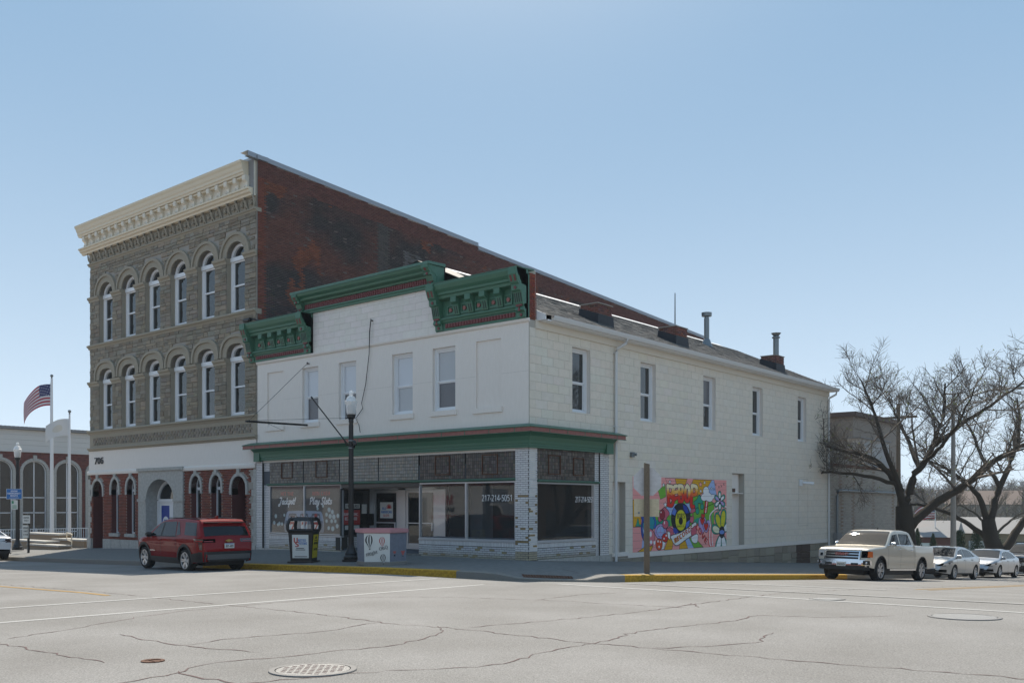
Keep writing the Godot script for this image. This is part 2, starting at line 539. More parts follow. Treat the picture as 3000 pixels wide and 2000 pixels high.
func steps(a: float, b: float, s: float) -> Array:
	var n := maxi(1, int(ceil(absf(b - a) / s)))
	var o := []
	for i in n + 1: o.append(lerpf(a, b, float(i) / n))
	return o

func sheet(mb: MB, xs: Array, zs: Array, h: Callable) -> void:
	for i in xs.size() - 1:
		for j in zs.size() - 1:
			mb.quad(V(xs[i], h.call(xs[i], zs[j + 1]), zs[j + 1]), V(xs[i + 1], h.call(xs[i + 1], zs[j + 1]), zs[j + 1]), V(xs[i + 1], h.call(xs[i + 1], zs[j]), zs[j]), V(xs[i], h.call(xs[i], zs[j]), zs[j]))

func ribbon(mb: MB, p: Array, w: float, lift: float, h = null, ragged := 0.0) -> void:   # a flat line laid on the road
	var q := []
	for i in p.size() - 1:
		var d: float = p[i].distance_to(p[i + 1])
		var n := maxi(1, int(d / (0.14 if ragged > 0 else 0.6)))
		for k in n: q.append(p[i].lerp(p[i + 1], float(k) / n) + Vector2(rng.randf_range(-ragged, ragged), rng.randf_range(-ragged, ragged)))
	q.append(p[-1])
	var l := []
	var r := []
	for i in q.size():
		var d: Vector2 = (q[mini(i + 1, q.size() - 1)] - q[maxi(i - 1, 0)]).normalized().orthogonal()
		var ww := w * (rng.randf_range(0.35, 1.5) if ragged > 0 else 1.0) / 2
		if ragged > 0 and (i == 0 or i == q.size() - 1): ww *= 0.3
		for s in [1.0, -1.0]:
			var e: Vector2 = q[i] + d * ww * s
			var y: float = h.call(e.x, e.y) if h != null else road_y(e.x, e.y)
			(l if s > 0 else r).append(V(e.x, y + lift, e.y))
	for i in q.size() - 1:
		mb.quad(r[i], r[i + 1], l[i + 1], l[i])
		if mb.n[-1].y < 0:
			for k in 4: mb.n[mb.n.size() - 1 - k] *= -1.0

func pts(a: Array) -> Array:
	var o := []
	for i in range(0, a.size(), 2): o.append(Vector2(a[i], a[i + 1]))
	return o

func manhole(x: float, z: float, r: float, label: String, holes := true) -> void:
	var y := road_y(x, z)
	var t := thing("manhole_cover", label, "manhole cover", V(x, y, z), 0.35)
	t.basis = Basis(Quaternion(Vector3.UP, (V(-0.012, 1, -0.012)).normalized())) * t.basis
	var b := on()
	b.lathe([Vector2(r + 0.07, 0.004), Vector2(r + 0.065, 0.014), Vector2(r + 0.01, 0.014)], 40)
	put(b, "frame", t, M.rim_ring)
	b = on()
	b.lathe([Vector2(r, 0.0), Vector2(r, 0.012), Vector2(0.0, 0.012)], 40)
	put(b, "lid", t, M.cover_metal)
	if holes:
		b = on()
		for i in range(-4, 5):
			for j in range(-3, 4):
				var p := Vector2(i * 0.075 + (0.037 if j % 2 else 0.0), j * 0.08)
				if p.length() < r * 0.86:
					b.box(p.x - 0.022, 0.0125, p.y - 0.013, p.x + 0.022, 0.0145, p.y + 0.013)
		put(b, "slot", t, M.crack, "stuff")

func build_sky() -> void:
	var cam := Camera3D.new()
	cam.name = "Camera"
	cam.projection = Camera3D.PROJECTION_FRUSTUM
	cam.near = 0.1
	cam.far = 1500.0
	cam.keep_aspect = Camera3D.KEEP_WIDTH
	cam.size = 0.1 * 3000.0 / 2745.0
	cam.frustum_offset = Vector2(0, 0.1 * (1480.0 - 1000.0) / 2745.0)
	cam.position = EYE
	cam.rotation.y = deg_to_rad(39.8)
	add_child(cam)
	cam.current = true
	var e := Environment.new()
	e.background_mode = Environment.BG_SKY
	var m := ProceduralSkyMaterial.new()
	m.sky_top_color = Color(0.47, 0.60, 0.725)
	m.sky_horizon_color = Color(0.83, 0.89, 0.935)
	m.sky_curve = 0.15
	m.ground_bottom_color = Color(0.5, 0.5, 0.48)
	m.ground_horizon_color = Color(0.72, 0.76, 0.78)
	m.sun_angle_max = 55.0
	m.sun_curve = 0.25
	var s := Sky.new()
	s.sky_material = m
	e.sky = s
	e.tonemap_mode = Environment.TONE_MAPPER_LINEAR
	e.tonemap_exposure = 1.36
	e.sdfgi_enabled = true
	e.ssao_enabled = true
	e.ssil_enabled = true
	e.fog_enabled = true
	e.fog_density = 0.00035
	e.fog_light_color = Color(0.86, 0.91, 0.96)
	var w := WorldEnvironment.new()
	w.name = "WorldEnvironment"
	w.environment = e
	add_child(w)
	var sun := DirectionalLight3D.new()
	sun.name = "Sun"
	sun.light_energy = 1.5
	sun.light_color = Color(1.0, 0.96, 0.90)
	sun.light_angular_distance = 0.55
	sun.shadow_enabled = true
	add_child(sun)
	sun.look_at_from_position(V(0, 0, 0), V(0.40, -0.80, 0.457), Vector3.UP)

func build_ground() -> void:
	var b := on()
	var xs := [-700.0, -400.0, -200.0, -120.0]
	xs.append_array(steps(-60, -40, 5))
	xs.append_array(steps(-36, 40, 2))
	xs.append_array([60.0, 100.0, 200.0, 400.0])
	var zs := [-900.0, -600.0, -330.0, -240.0, -150.0, -120.0, -100.0]
	zs.append_array(steps(-90, -40, 10))
	zs.append_array(steps(-36, 40, 2))
	zs.append_array([60.0, 100.0, 200.0, 400.0])
	var under := func(x, z):
		return road_y(x, z) - (0.12 if x < 5.0 and z < 5.0 else 0.0)
	sheet(b, xs, zs, under)
	var road := put(b, "road", self, M.asphalt, "structure")

	# painted lines
	for l in [[4.45, 7.2, 4.4, 21.2], [2.15, 6.4, 2.15, 21.2]]:
		b = on()
		ribbon(b, pts(l), 0.14, 0.005)
		put(b, "crosswalk_line", road, M.line_white)
	for l in [[5.6, 5.9, 17.9, 7.0], [6.3, 4.3, 17.9, 4.9]]:
		b = on()
		ribbon(b, pts(l), 0.14, 0.005)
		put(b, "crosswalk_line", road, M.line_white)
	b = on()
	ribbon(b, pts([6.4, 1.0, 11.4, 0.6]), 0.35, 0.005)
	put(b, "stop_line", road, M.line_white)
	for l in [[-4.2, 14.42, 1.0, 14.4], [-60.0, 14.5, -5.2, 14.42]]:
		b = on()
		ribbon(b, pts(l), 0.13, 0.005)
		put(b, "centre_line", road, M.line_yellow)
	for l in [[11.6, -1.0, 11.5, -60.0], [11.9, -1.0, 11.8, -60.0]]:
		b = on()
		ribbon(b, pts(l), 0.11, 0.005)
		put(b, "centre_line", road, M.line_yellow)
	# cracks
	var cr := [
		[6.4, 18.5, 6.2, 17.9, 5.9, 17.3, 5.2, 16.1, 4.8, 14.9, 4.7, 12.5, 4.86, 11.6, 5.6, 10.7, 6.7, 10.1, 8.6, 9.6, 10.2, 9.5, 11.0, 9.35],
		[6.6, 18.7, 7.6, 18.7, 8.5, 18.7, 9.35, 18.67], [7.1, 17.3, 7.95, 17.42, 8.73, 17.41, 9.07, 17.39, 9.5, 17.24, 9.93, 17.16],
		[10.6, 19.4, 10.6, 18.7, 10.36, 18.33, 10.19, 17.99, 10.39, 17.26, 10.45, 16.96, 10.57, 16.31, 10.66, 15.85, 10.51, 15.34, 10.34, 14.79, 10.09, 14.37, 9.62, 14.02],
		[4.9, 14.0, 6.58, 13.96, 8.91, 14.23, 9.97, 14.08, 10.95, 14.12, 12.25, 14.19, 13.17, 14.1, 14.23, 14.05, 15.58, 13.9, 18.0, 13.6],
		[10.09, 13.85, 10.3, 12.96, 10.55, 11.81, 10.7, 10.82, 10.73, 9.23, 10.61, 8.56, 11.09, 9.2], [12.0, 17.16, 12.25, 16.86, 12.52, 16.39, 12.57, 15.89, 12.37, 15.03, 12.38, 13.82, 12.18, 13.12, 12.24, 12.11, 12.55, 10.76, 12.43, 9.78, 13.42, 9.49, 14.11, 8.5],
		[10.4, 18.5, 10.8, 18.55, 11.16, 18.51, 11.5, 18.54, 12.0, 17.2], [10.7, 9.2, 10.8, 6.0, 10.9, 1.0, 11.1, -8.0, 11.0, -30.0], [5.2, 14.0, 0.0, 14.1, -8.0, 14.0, -20.0, 14.1],
		[8.6, 14.2, 8.9, 15.5, 8.6, 16.6, 8.7, 17.4], [13.2, 14.1, 13.9, 12.9, 13.6, 11.8], [8.0, 9.7, 7.9, 8.2, 8.3, 7.1],
	]
	for l in cr:
		b = on()
		ribbon(b, pts(l), 0.02, 0.004, null, 0.05)
		put(b, "crack", road, M.crack)

	# pavements
	var walk := Node3D.new()
	walk.name = "sidewalk"
	add_child(walk)
	tag(walk, "", "", "", "structure")
	var slab := func(x0, z0, x1, z1):
		var q := on()
		var g := 0.006
		sheet(q, steps(x0 + g, x1 - g, 1.3), steps(z0 + g, z1 - g, 1.3), walk_y)
		var dx := [x0 + g, x1 - g]
		var dz := [z0 + g, z1 - g]
		for k in 2:
			var sx: float = dx[k]
			var sz: float = dz[k]
			q.quad(V(dx[0], walk_y(dx[0], sz) - 0.1, sz), V(dx[1], walk_y(dx[1], sz) - 0.1, sz), V(dx[1], walk_y(dx[1], sz), sz), V(dx[0], walk_y(dx[0], sz), sz))
			q.quad(V(sx, walk_y(sx, dz[1]) - 0.1, dz[1]), V(sx, walk_y(sx, dz[0]) - 0.1, dz[0]), V(sx, walk_y(sx, dz[0]), dz[0]), V(sx, walk_y(sx, dz[1]), dz[1]))
		put(q, "slab", walk, M.concrete)
	for x in steps(-60, 0, 3.0).slice(0, -1):
		for z in [[-1.5, 1.7], [1.7, 5.0]]:
			if x >= -29.9: slab.call(x, maxf(z[0], -1.5), x + 3.0, z[1])
			else: slab.call(x, z[0], x + 3.0, z[1])
	for z in steps(-1.6 * 38, 0, 3.2).slice(0, -1):
		slab.call(0.0, z, 1.7, z + 3.2)
		slab.call(1.7, z, 5.0, z + 3.2)
	slab.call(0.0, 0.0, 1.7, 1.7)
	slab.call(1.7, 0.0, 5.0, 1.7)
	slab.call(0.0, 1.7, 1.7, 5.0)
	for k in 3:
		var q := on()
		for i in 6:
			for j in 4:
				var a0 := PI / 2 * (k + i / 6.0) / 3
				var a1 := PI / 2 * (k + (i + 1) / 6.0) / 3
				var r0 := 3.3 * j / 4
				var r1 := 3.3 * (j + 1) / 4
				var f := func(r, a):
					var x := 1.7 + r * cos(a) as float
					var z := 1.7 + r * sin(a) as float
					return V(x, walk_y(x, z), z)
				q.quad(f.call(r1, a0), f.call(r0, a0), f.call(r0, a1), f.call(r1, a1))
		for i in q.n.size():
			if q.n[i].y < 0: q.n[i] *= -1.0
		put(q, "slab", walk, M.concrete)
	# expansion strip across the corner
	b = on()
	ribbon(b, pts([2.5, 1.6, 3.6, 2.3]), 0.03, 0.004, walk_y)
	put(b, "joint", walk, M.crack)

	# kerbs
	var curb := Node3D.new()
	curb.name = "curb"
	add_child(curb)
	tag(curb, "", "", "", "structure")
	var kerb := func(a: Vector2, c: Vector2, inner_a: Vector2, inner_c: Vector2, ya: float, yc: float, m):
		var q := on()
		var p := [V(a.x, ya - 0.02, a.y), V(c.x, yc - 0.02, c.y)]
		var i := [V(inner_a.x, ya, inner_a.y), V(inner_c.x, yc, inner_c.y)]
		var o := [p[0] + (i[0] - p[0]) * 0.15 + V(0, 0.015, 0), p[1] + (i[1] - p[1]) * 0.15 + V(0, 0.015, 0)]
		q.quad(p[0] - V(0, 0.35, 0), p[1] - V(0, 0.35, 0), p[1], p[0])
		q.quad(p[0], p[1], o[1], o[0])
		q.quad(o[0], o[1], i[1], i[0])
		q.quad(i[0], i[1], i[1] - V(0, 0.2, 0), i[0] - V(0, 0.2, 0))
		put(q, "curb_stone", curb, m)
	var gap := 0.004
	for x in steps(-62, 1.7, 3.1).slice(0, -1):
		var x1: float = minf(x + 63.7 / 21, 1.7) - gap
		var yel: bool = x > -11.5 and x < -0.3
		kerb.call(Vector2(x, 5.2), Vector2(x1, 5.2), Vector2(x, 5.0), Vector2(x1, 5.0), road_y(x, 5.2) + 0.134, road_y(x1, 5.2) + 0.134, M.curb_yellow if yel else M.curb_grey)
	for k in 9:
		var a0 := PI / 2 * (1 - k / 9.0)
		var a1 := PI / 2 * (1 - (k + 1) / 9.0)
		var ce := Vector2(1.7, 1.7)
		kerb.call(ce + Vector2.from_angle(a0) * 3.5, ce + Vector2.from_angle(a1) * 3.5, ce + Vector2.from_angle(a0) * 3.3, ce + Vector2.from_angle(a1) * 3.3, ring_y(a0) + 0.004, ring_y(a1) + 0.004, M.curb_yellow if k == 8 else M.curb_grey)
	for z in steps(1.7, -60.3, 3.1).slice(0, -1):
		var z1: float = z - 3.1 + gap
		kerb.call(Vector2(5.2, z), Vector2(5.2, z1), Vector2(5.0, z), Vector2(5.0, z1), road_y(5.2, z) + 0.154, road_y(5.2, z1) + 0.154, M.curb_yellow if z > -13.0 else M.curb_grey)

	# covers and plates in the street
	mat("cover_metal", Color(0.20, 0.20, 0.197), 0.5, {"metal": 0.4, "bump": noise_tex(0.3, 50, Color.BLACK, Color.WHITE, 256), "tri": 6.0, "bump_cm": 0.3})
	mat("rim_ring", Color(0.16, 0.155, 0.15), 0.7)
	manhole(11.41, 17.6, 0.36, "large round slotted manhole cover in the road nearest the camera")
	manhole(15.0, 8.1, 0.45, "broad pale manhole cover in cracked asphalt at the right edge", false)
	manhole(12.12, 6.14, 0.26, "thin flat manhole cover between the crosswalk lines of the side street", false)
	var t := thing("valve_cover", "small dark round valve cover in the road at left of the slotted manhole", "valve cover", V(9.62, road_y(9.62, 18.29), 18.29))
	b = on()
	b.lathe([Vector2(0.12, -0.01), Vector2(0.12, 0.012), Vector2(0.085, 0.012), Vector2(0.08, 0.004), Vector2(0, 0.004)], 20)
	put(b, "lid", t, M.rust)
	b = on()
	b.box(-0.07, 0.006, -0.012, 0.07, 0.012, 0.012)
	put(b, "bar", t, M.rust)
	# ramp plate of cast iron
	t = thing("tactile_plate", "rusty dark iron tactile plate set in the corner ramp", "tactile plate")
	var cc := [V(2.98, 0, 4.02), V(4.02, 0, 3.16), V(4.86, 0, 4.15), V(3.9, 0, 5.0)]
	b = on()
	for i in 8:
		for j in 8:
			var f := func(u, w):
				var p: Vector3 = cc[3].lerp(cc[2], u).lerp(cc[0].lerp(cc[1], u), w)
				var dd := minf(Vector2(p.x - 1.7, p.z - 1.7).length(), 3.34)
				var q := Vector2(p.x - 1.7, p.z - 1.7).normalized() * dd
				return V(1.7 + q.x, walk_y(1.7 + q.x, 1.7 + q.y) + 0.008, 1.7 + q.y)
			b.quad(f.call(i / 8.0, j / 8.0), f.call((i + 1) / 8.0, j / 8.0), f.call((i + 1) / 8.0, (j + 1) / 8.0), f.call(i / 8.0, (j + 1) / 8.0))
	put(b, "plate", t, M.rust)
	b = on()
	for i in 18:
		for j in 10:
			var p: Vector3 = cc[3].lerp(cc[2], (i + 0.5) / 18).lerp(cc[0].lerp(cc[1], (i + 0.5) / 18), (j + 0.5) / 10)
			if Vector2(p.x - 1.7, p.z - 1.7).length() < 3.3:
				var y := walk_y(p.x, p.z) + 0.008
				b.box(p.x - 0.016, y, p.z - 0.016, p.x + 0.016, y + 0.008, p.z + 0.016)
	put(b, "dome", t, M.rust, "stuff")

# ---------------------------------------------------------------- windows
# a sash window in a hole of a wall: frame > upper and lower sash > pane
func sash_window(parent: Node, xf: Transform3D, h: Array, recess: float, up: Material, low: Material, wall_m: Material, called := "window", mid := 0.5) -> void:
	var b := on(xf)
	b.reveal(h, 0.0, -recess)
	put(b, "window_reveal", parent, wall_m)
	b = on(xf)
	b.frame(h[0], h[1], h[2], h[3], 0.07, -recess - 0.02, -recess + 0.05)
	b.frame(h[0] + 0.07, h[1] + 0.07, h[2] - 0.07, h[3] - 0.07, 0.035, -recess - 0.03, -recess + 0.02)
	var f := put(b, called, parent, M.white_paint)
	var ym: float = lerpf(h[1], h[3], mid)
	b = on(xf)
	b.frame(h[0] + 0.09, ym - 0.03, h[2] - 0.09, h[3] - 0.09, 0.05, -recess - 0.05, -recess + 0.005)
	put(b, "sash", f, M.white_paint)
	b = on(xf)
	b.frame(h[0] + 0.095, h[1] + 0.09, h[2] - 0.095, ym - 0.025, 0.045, -recess - 0.07, -recess - 0.02)
	put(b, "sash", f, M.white_paint)
	b = on(xf)
	b.quad(V(h[0] + 0.1, ym, -recess - 0.03), V(h[2] - 0.1, ym, -recess - 0.03), V(h[2] - 0.1, h[3] - 0.1, -recess - 0.03), V(h[0] + 0.1, h[3] - 0.1, -recess - 0.03))
	put(b, "pane", f, up)
	b = on(xf)
	b.quad(V(h[0] + 0.1, h[1] + 0.1, -recess - 0.05), V(h[2] - 0.1, h[1] + 0.1, -recess - 0.05), V(h[2] - 0.1, ym, -recess - 0.05), V(h[0] + 0.1, ym, -recess - 0.05))
	put(b, "pane", f, low)

func chimney(parent: Node, x: float, z: float, y: float, top: float, w: float, d: float) -> void:
	var xf := Transform3D(Basis(), V(x, y, z))
	var b := on(xf)
	b.box(-w / 2 + 0.012, -0.6, -d / 2 + 0.012, w / 2 - 0.012, top - 0.005, d / 2 - 0.012)
	var c := put(b, "chimney", parent, M.mortar)
	var faces := [[Transform3D(Basis(), V(0, 0, d / 2)), w], [Transform3D(Basis(V(0, 0, -1), V(0, 1, 0), V(1, 0, 0)), V(w / 2, 0, 0)), d]]
	for f in faces:
		var ff: Transform3D = xf * f[0]
		lay(c, "brick", bond(-f[1] / 2, -0.5, f[1] / 2, top, 0.21, 0.078, 0.012), ff, -0.014, 0.002, M.brick, vary(Color(0.17, 0.055, 0.042), 0.45, 0.2), 60)
	b = on(xf)
	b.box(-w / 2 - 0.03, top, -d / 2 - 0.03, w / 2 + 0.03, top + 0.035, d / 2 + 0.03)
	put(b, "cap", c, M.mortar)
	# flashing: a black skirt that follows the slope
	b = on(xf)
	var s := 0.465
	var e := 0.03
	var hh := 0.32
	var p := [Vector2(-w / 2 - e, d / 2 + e), Vector2(w / 2 + e, d / 2 + e), Vector2(w / 2 + e, -d / 2 - e), Vector2(-w / 2 - e, -d / 2 - e)]
	for i in 4:
		var a: Vector2 = p[i]
		var q: Vector2 = p[(i + 1) % 4]
		b.quad(V(a.x * 1.06, -a.x * s - 0.05, a.y * 1.06), V(q.x * 1.06, -q.x * s - 0.05, q.y * 1.06), V(q.x, -q.x * s * 0.75 + hh, q.y), V(a.x, -a.x * s * 0.75 + hh, a.y))
	put(b, "flashing", c, M.membrane)

func big_console(parent: Node, xf: Transform3D, x: float, y0: float, y1: float, w: float, depth: float, high: bool) -> void:
	var hh := y1 - y0
	var p := [Vector2(0.0, y0), Vector2(depth * 0.22, y0 + hh * 0.02), Vector2(depth * 0.24, y0 + hh * 0.12), Vector2(depth * 0.42, y0 + hh * 0.16), Vector2(depth * 0.36, y0 + hh * 0.24), Vector2(depth * 0.44, y0 + hh * 0.30), Vector2(depth * 0.56, y0 + hh * 0.52), Vector2(depth * 0.72, y0 + hh * 0.55), Vector2(depth * 0.74, y0 + hh * 0.66), Vector2(depth * 0.84, y0 + hh * 0.70), Vector2(depth * 0.98, y0 + hh * 0.85), Vector2(depth, y0 + hh * 0.86), Vector2(depth, y1), Vector2(0, y1)]
	var b := on(xf)
	b.sweep(p, x - w / 2, x + w / 2)
	var c := put(b, "bracket", parent, M.green)
	b = on(xf)
	var o := func(y): return lerpf(depth * 0.44, depth * 0.56, clampf((y - y0 - hh * 0.30) / (hh * 0.22), 0, 1))
	if not high:
		for k in 4:   # fluted panel
			var fx := x - w * 0.36 + k * w * 0.24
			var ya := y0 + hh * 0.32
			var yb := y0 + hh * 0.50
			b.quad(V(fx - w * 0.055, ya, o.call(ya) + 0.006), V(fx + w * 0.055, ya, o.call(ya) + 0.006), V(fx + w * 0.055, yb, o.call(yb) + 0.006), V(fx - w * 0.055, yb, o.call(yb) + 0.006))
		put(b, "groove", c, M.membrane)
		b = on(xf)
		for sgn in [-1, 1]:
			var cx: float = x + sgn * w * 0.24
			b.quad(V(cx - w * 0.11, y0 + hh * 0.72, depth * 0.875), V(cx + w * 0.11, y0 + hh * 0.72, depth * 0.875), V(cx + w * 0.11, y0 + hh * 0.84, depth * 0.985), V(cx - w * 0.11, y0 + hh * 0.84, depth * 0.985))
	else:
		b.quad(V(x - w * 0.16, y0 + hh * 0.72, depth * 0.872), V(x + w * 0.16, y0 + hh * 0.72, depth * 0.872), V(x + w * 0.16, y0 + hh * 0.84, depth * 0.985), V(x - w * 0.16, y0 + hh * 0.84, depth * 0.985))
	# rosettes and drops
	var disc := func(cx: float, cy: float, oo: float, r: float):
		var pp := []
		for k in 10: pp.append(Vector2(cx + r * cos(TAU * k / 10), cy + r * sin(TAU * k / 10)))
		b.prism(pp, oo - 0.02, oo + 0.025)
	disc.call(x, y0 + hh * 0.60, depth * 0.735, w * 0.15)
	b.prism([Vector2(x - w * 0.16, y0 + hh * 0.14), Vector2(x + w * 0.16, y0 + hh * 0.14), Vector2(x, y0 + hh * 0.23)], depth * 0.3, depth * 0.44)
	b.box(x - w * 0.36, y0 + hh * 0.235, depth * 0.3, x + w * 0.36, y0 + hh * 0.275, depth * 0.44)
	disc.call(x, y0 + hh * 0.07, depth * 0.24, w * 0.15)
	put(b, "ornament", c, M.oxblood)

func low_cornice(parent: Node, x0: float, x1: float, n: int) -> void:
	var b := on()
	b.box(x0, 7.78, -0.3, x1, 9.2, 0.10)
	var base := put(b, "cornice", parent, M.green)
	b = on()
	b.sweep([Vector2(0.1, 8.80), Vector2(0.34, 8.84), Vector2(0.36, 8.93), Vector2(0.42, 8.96), Vector2(0.43, 9.03), Vector2(0.52, 9.12), Vector2(0.58, 9.26), Vector2(0.58, 9.33), Vector2(0.1, 9.35)], x0, x1)
	put(b, "crown_moulding", base, M.green)
	b = on()
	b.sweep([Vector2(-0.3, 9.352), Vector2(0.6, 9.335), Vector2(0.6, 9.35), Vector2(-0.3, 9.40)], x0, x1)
	put(b, "cap", base, M.green_top)
	b = on()
	b.sweep([Vector2(0.1, 8.06), Vector2(0.15, 8.06), Vector2(0.17, 8.12), Vector2(0.22, 8.15), Vector2(0.22, 8.20), Vector2(0.1, 8.24)], x0, x1)
	put(b, "lower_moulding", base, M.green)
	b = on()
	b.box(x0 + 0.45, 7.865, 0.1, x1 - 0.45, 8.01, 0.11)
	for k in int((x1 - x0 - 0.9) / 0.13):   # rounded flutes
		var cx := x0 + 0.45 + 0.065 + k * 0.13
		b.tube([V(cx, 7.87, 0.10), V(cx, 8.005, 0.10)], [0.055, 0.055], 8)
	put(b, "red_fluting", base, M.oxblood)
	var w := (x1 - x0 - 0.8) / n
	for k in n + 1:
		var cx := x0 + 0.4 + w * k
		if k > 0 and k < n:
			b = on()
			b.sweep([Vector2(0.1, 8.24), Vector2(0.16, 8.25), Vector2(0.25, 8.56), Vector2(0.24, 8.60), Vector2(0.36, 8.66), Vector2(0.36, 8.84), Vector2(0.1, 8.84)], cx - 0.125, cx + 0.125)
			var m := put(b, "bracket", base, M.green)
			b = on()
			for g in 2:
				var fx := cx - 0.045 + g * 0.09
				b.quad(V(fx - 0.016, 8.29, 0.178), V(fx + 0.016, 8.29, 0.178), V(fx + 0.016, 8.53, 0.247), V(fx - 0.016, 8.53, 0.247))
			put(b, "groove", m, M.membrane)
		if k < n:
			var mx := cx + w / 2
			b = on()
			b.frame(mx - 0.17, 8.28, mx + 0.17, 8.62, 0.05, 0.1, 0.14)
			put(b, "panel_frame", base, M.green)
			b = on()
			var pp := []
			for q in 12: pp.append(Vector2(mx + 0.07 * cos(TAU * q / 12), 8.45 + 0.07 * sin(TAU * q / 12)))
			b.prism(pp, 0.1, 0.15)
			put(b, "rosette", base, M.belt_red)
	for cx in [x0 + 0.17, x1 - 0.17]:
		big_console(base, FRONT, cx, 7.78, 9.33, 0.34, 0.62, false)

func text_mesh(parent: Node, called: String, s: String, xf: Transform3D, h: float, w: float, m: Material, depth := 0.012, font := "Droid Sans", weight := 700) -> MeshInstance3D:
	var f := SystemFont.new()
	f.font_names = PackedStringArray([font])
	f.font_weight = weight
	var t := TextMesh.new()
	t.text = s
	t.font = f
	t.font_size = 64
	t.depth = depth / 0.01
	t.pixel_size = 0.01
	t.curve_step = 3.0
	t.width = 6000
	var bb := t.get_aabb()
	var o := MeshInstance3D.new()
	o.mesh = t
	o.material_override = m
	o.name = called
	parent.add_child(o, true)
	var sx := w / maxf(bb.size.x, 0.01)
	var sy := h / maxf(bb.size.y, 0.01)
	o.transform = xf * Transform3D(Basis.from_scale(V(sx, sy, 0.01)), V(-bb.get_center().x * sx, -bb.get_center().y * sy, depth * 0.5 + 0.002))
	return o

func glazed_tone(x: float, y: float) -> Color:
	var k := rng.randf_range(0.88, 1.0)
	return Color(0.66 * k, 0.66 * k, 0.66 * k)

func bulk_tone(x: float, y: float) -> Color:
	var d := clampf((y - 0.02) / 0.22, 0, 1)
	var k := rng.randf_range(0.84, 1.0)
	if rng.randf() < 0.05: return Color(0.30, 0.25, 0.16)
	return Color(0.36, 0.34, 0.27).lerp(Color(0.56, 0.57, 0.58), d) * Color(k, k, k)

func glazed_field(parent: Node, xf: Transform3D, x0: float, y0: float, x1: float, y1: float, tone: Callable, limit := 60) -> void:
	var b := on(xf)
	b.quad(V(x0, y0, 0.0), V(x1, y0, 0.0), V(x1, y1, 0.0), V(x0, y1, 0.0))
	put(b, "joint", parent, M.grout_dark)
	lay(parent, "brick", bond(x0, y0, x1, y1, 0.215, 0.0703, 0.012), xf, 0.0, 0.008, M.glazed, tone, limit)

func worn_tone(x: float, y: float) -> Color:   # the worn corner pier has lost its glaze here and there
	var k := rng.randf_range(0.9, 1.0)
	var p := 0.0
	if y < 2.2 and y > 0.25: p = 0.13
	if y < 0.25: return Color(0.40, 0.36, 0.26) * Color(k, k, k)
	return Color(0.27, 0.20, 0.11) if rng.randf() < p else Color(0.68 * k, 0.68 * k, 0.68 * k)

func transom(parent: Node, xf: Transform3D, x0: float, x1: float, y0: float, y1: float, base: Color, spread: float, lights: Array, limit: int) -> void:
	var b := on(xf)
	b.quad(V(x0, y0, 0.0), V(x1, y0, 0.0), V(x1, y1, 0.0), V(x0, y1, 0.0))
	var t := put(b, "transom_panel", parent, M.grout)
	lay(t, "tile", bond(x0 + 0.02, y0, x1 - 0.02, y1, 0.094, 0.117, 0.014, null, 0.0), xf, 0.0, 0.012, M.tile, vary(base, spread, 0.08), limit, 0.002)
	for l in lights:
		b = on(xf)
		b.frame(l[0], l[1], l[2], l[3], 0.03, 0.0, 0.045)
		put(b, "hopper_frame", t, M.rust)

func shop_window(parent: Node, xf: Transform3D, x0: float, y0: float, x1: float, y1: float, mulls: Array) -> MeshInstance3D:
	var b := on(xf)
	b.frame(x0, y0, x1, y1, 0.045, -0.10, 0.02)
	var f := put(b, "display_window", parent, M.alu)
	var at := [x0 + 0.045]
	for m in mulls:
		b = on(xf)
		b.box(m - 0.035, y0 + 0.045, -0.08, m + 0.035, y1 - 0.045, 0.015)
		put(b, "mullion", f, M.alu)
		at.append(m - 0.035)
		at.append(m + 0.035)
	at.append(x1 - 0.045)
	for k in range(0, at.size(), 2):
		b = on(xf)
		b.quad(V(at[k], y0 + 0.045, -0.03), V(at[k + 1], y0 + 0.045, -0.03), V(at[k + 1], y1 - 0.045, -0.03), V(at[k], y1 - 0.045, -0.03))
		put(b, "pane", f, M.shop_glass)
	return f

func shop_door(parent: Node, xf: Transform3D, x0: float, x1: float, y0: float, y1: float) -> MeshInstance3D:
	var b := on(xf)
	b.frame(x0, y0, x1, y1, 0.1, -0.03, 0.03)
	b.box(x0 + 0.1, y0 + 0.1, -0.025, x1 - 0.1, y0 + 0.26, 0.025)
	var d := put(b, "door", parent, M.alu)
	b = on(xf)
	b.quad(V(x0 + 0.1, y0 + 0.26, 0.0), V(x1 - 0.1, y0 + 0.26, 0.0), V(x1 - 0.1, y1 - 0.1, 0.0), V(x0 + 0.1, y1 - 0.1, 0.0))
	put(b, "pane", d, M.shop_glass)
	b = on(xf)
	var ym := lerpf(y0, y1, 0.45)
	b.box(x0 + 0.1, ym - 0.02, 0.05, x1 - 0.1, ym + 0.02, 0.08)
	b.box(x1 - 0.16, ym - 0.28, 0.03, x1 - 0.12, ym + 0.02, 0.09)
	put(b, "handle", d, M.alu)
	return d

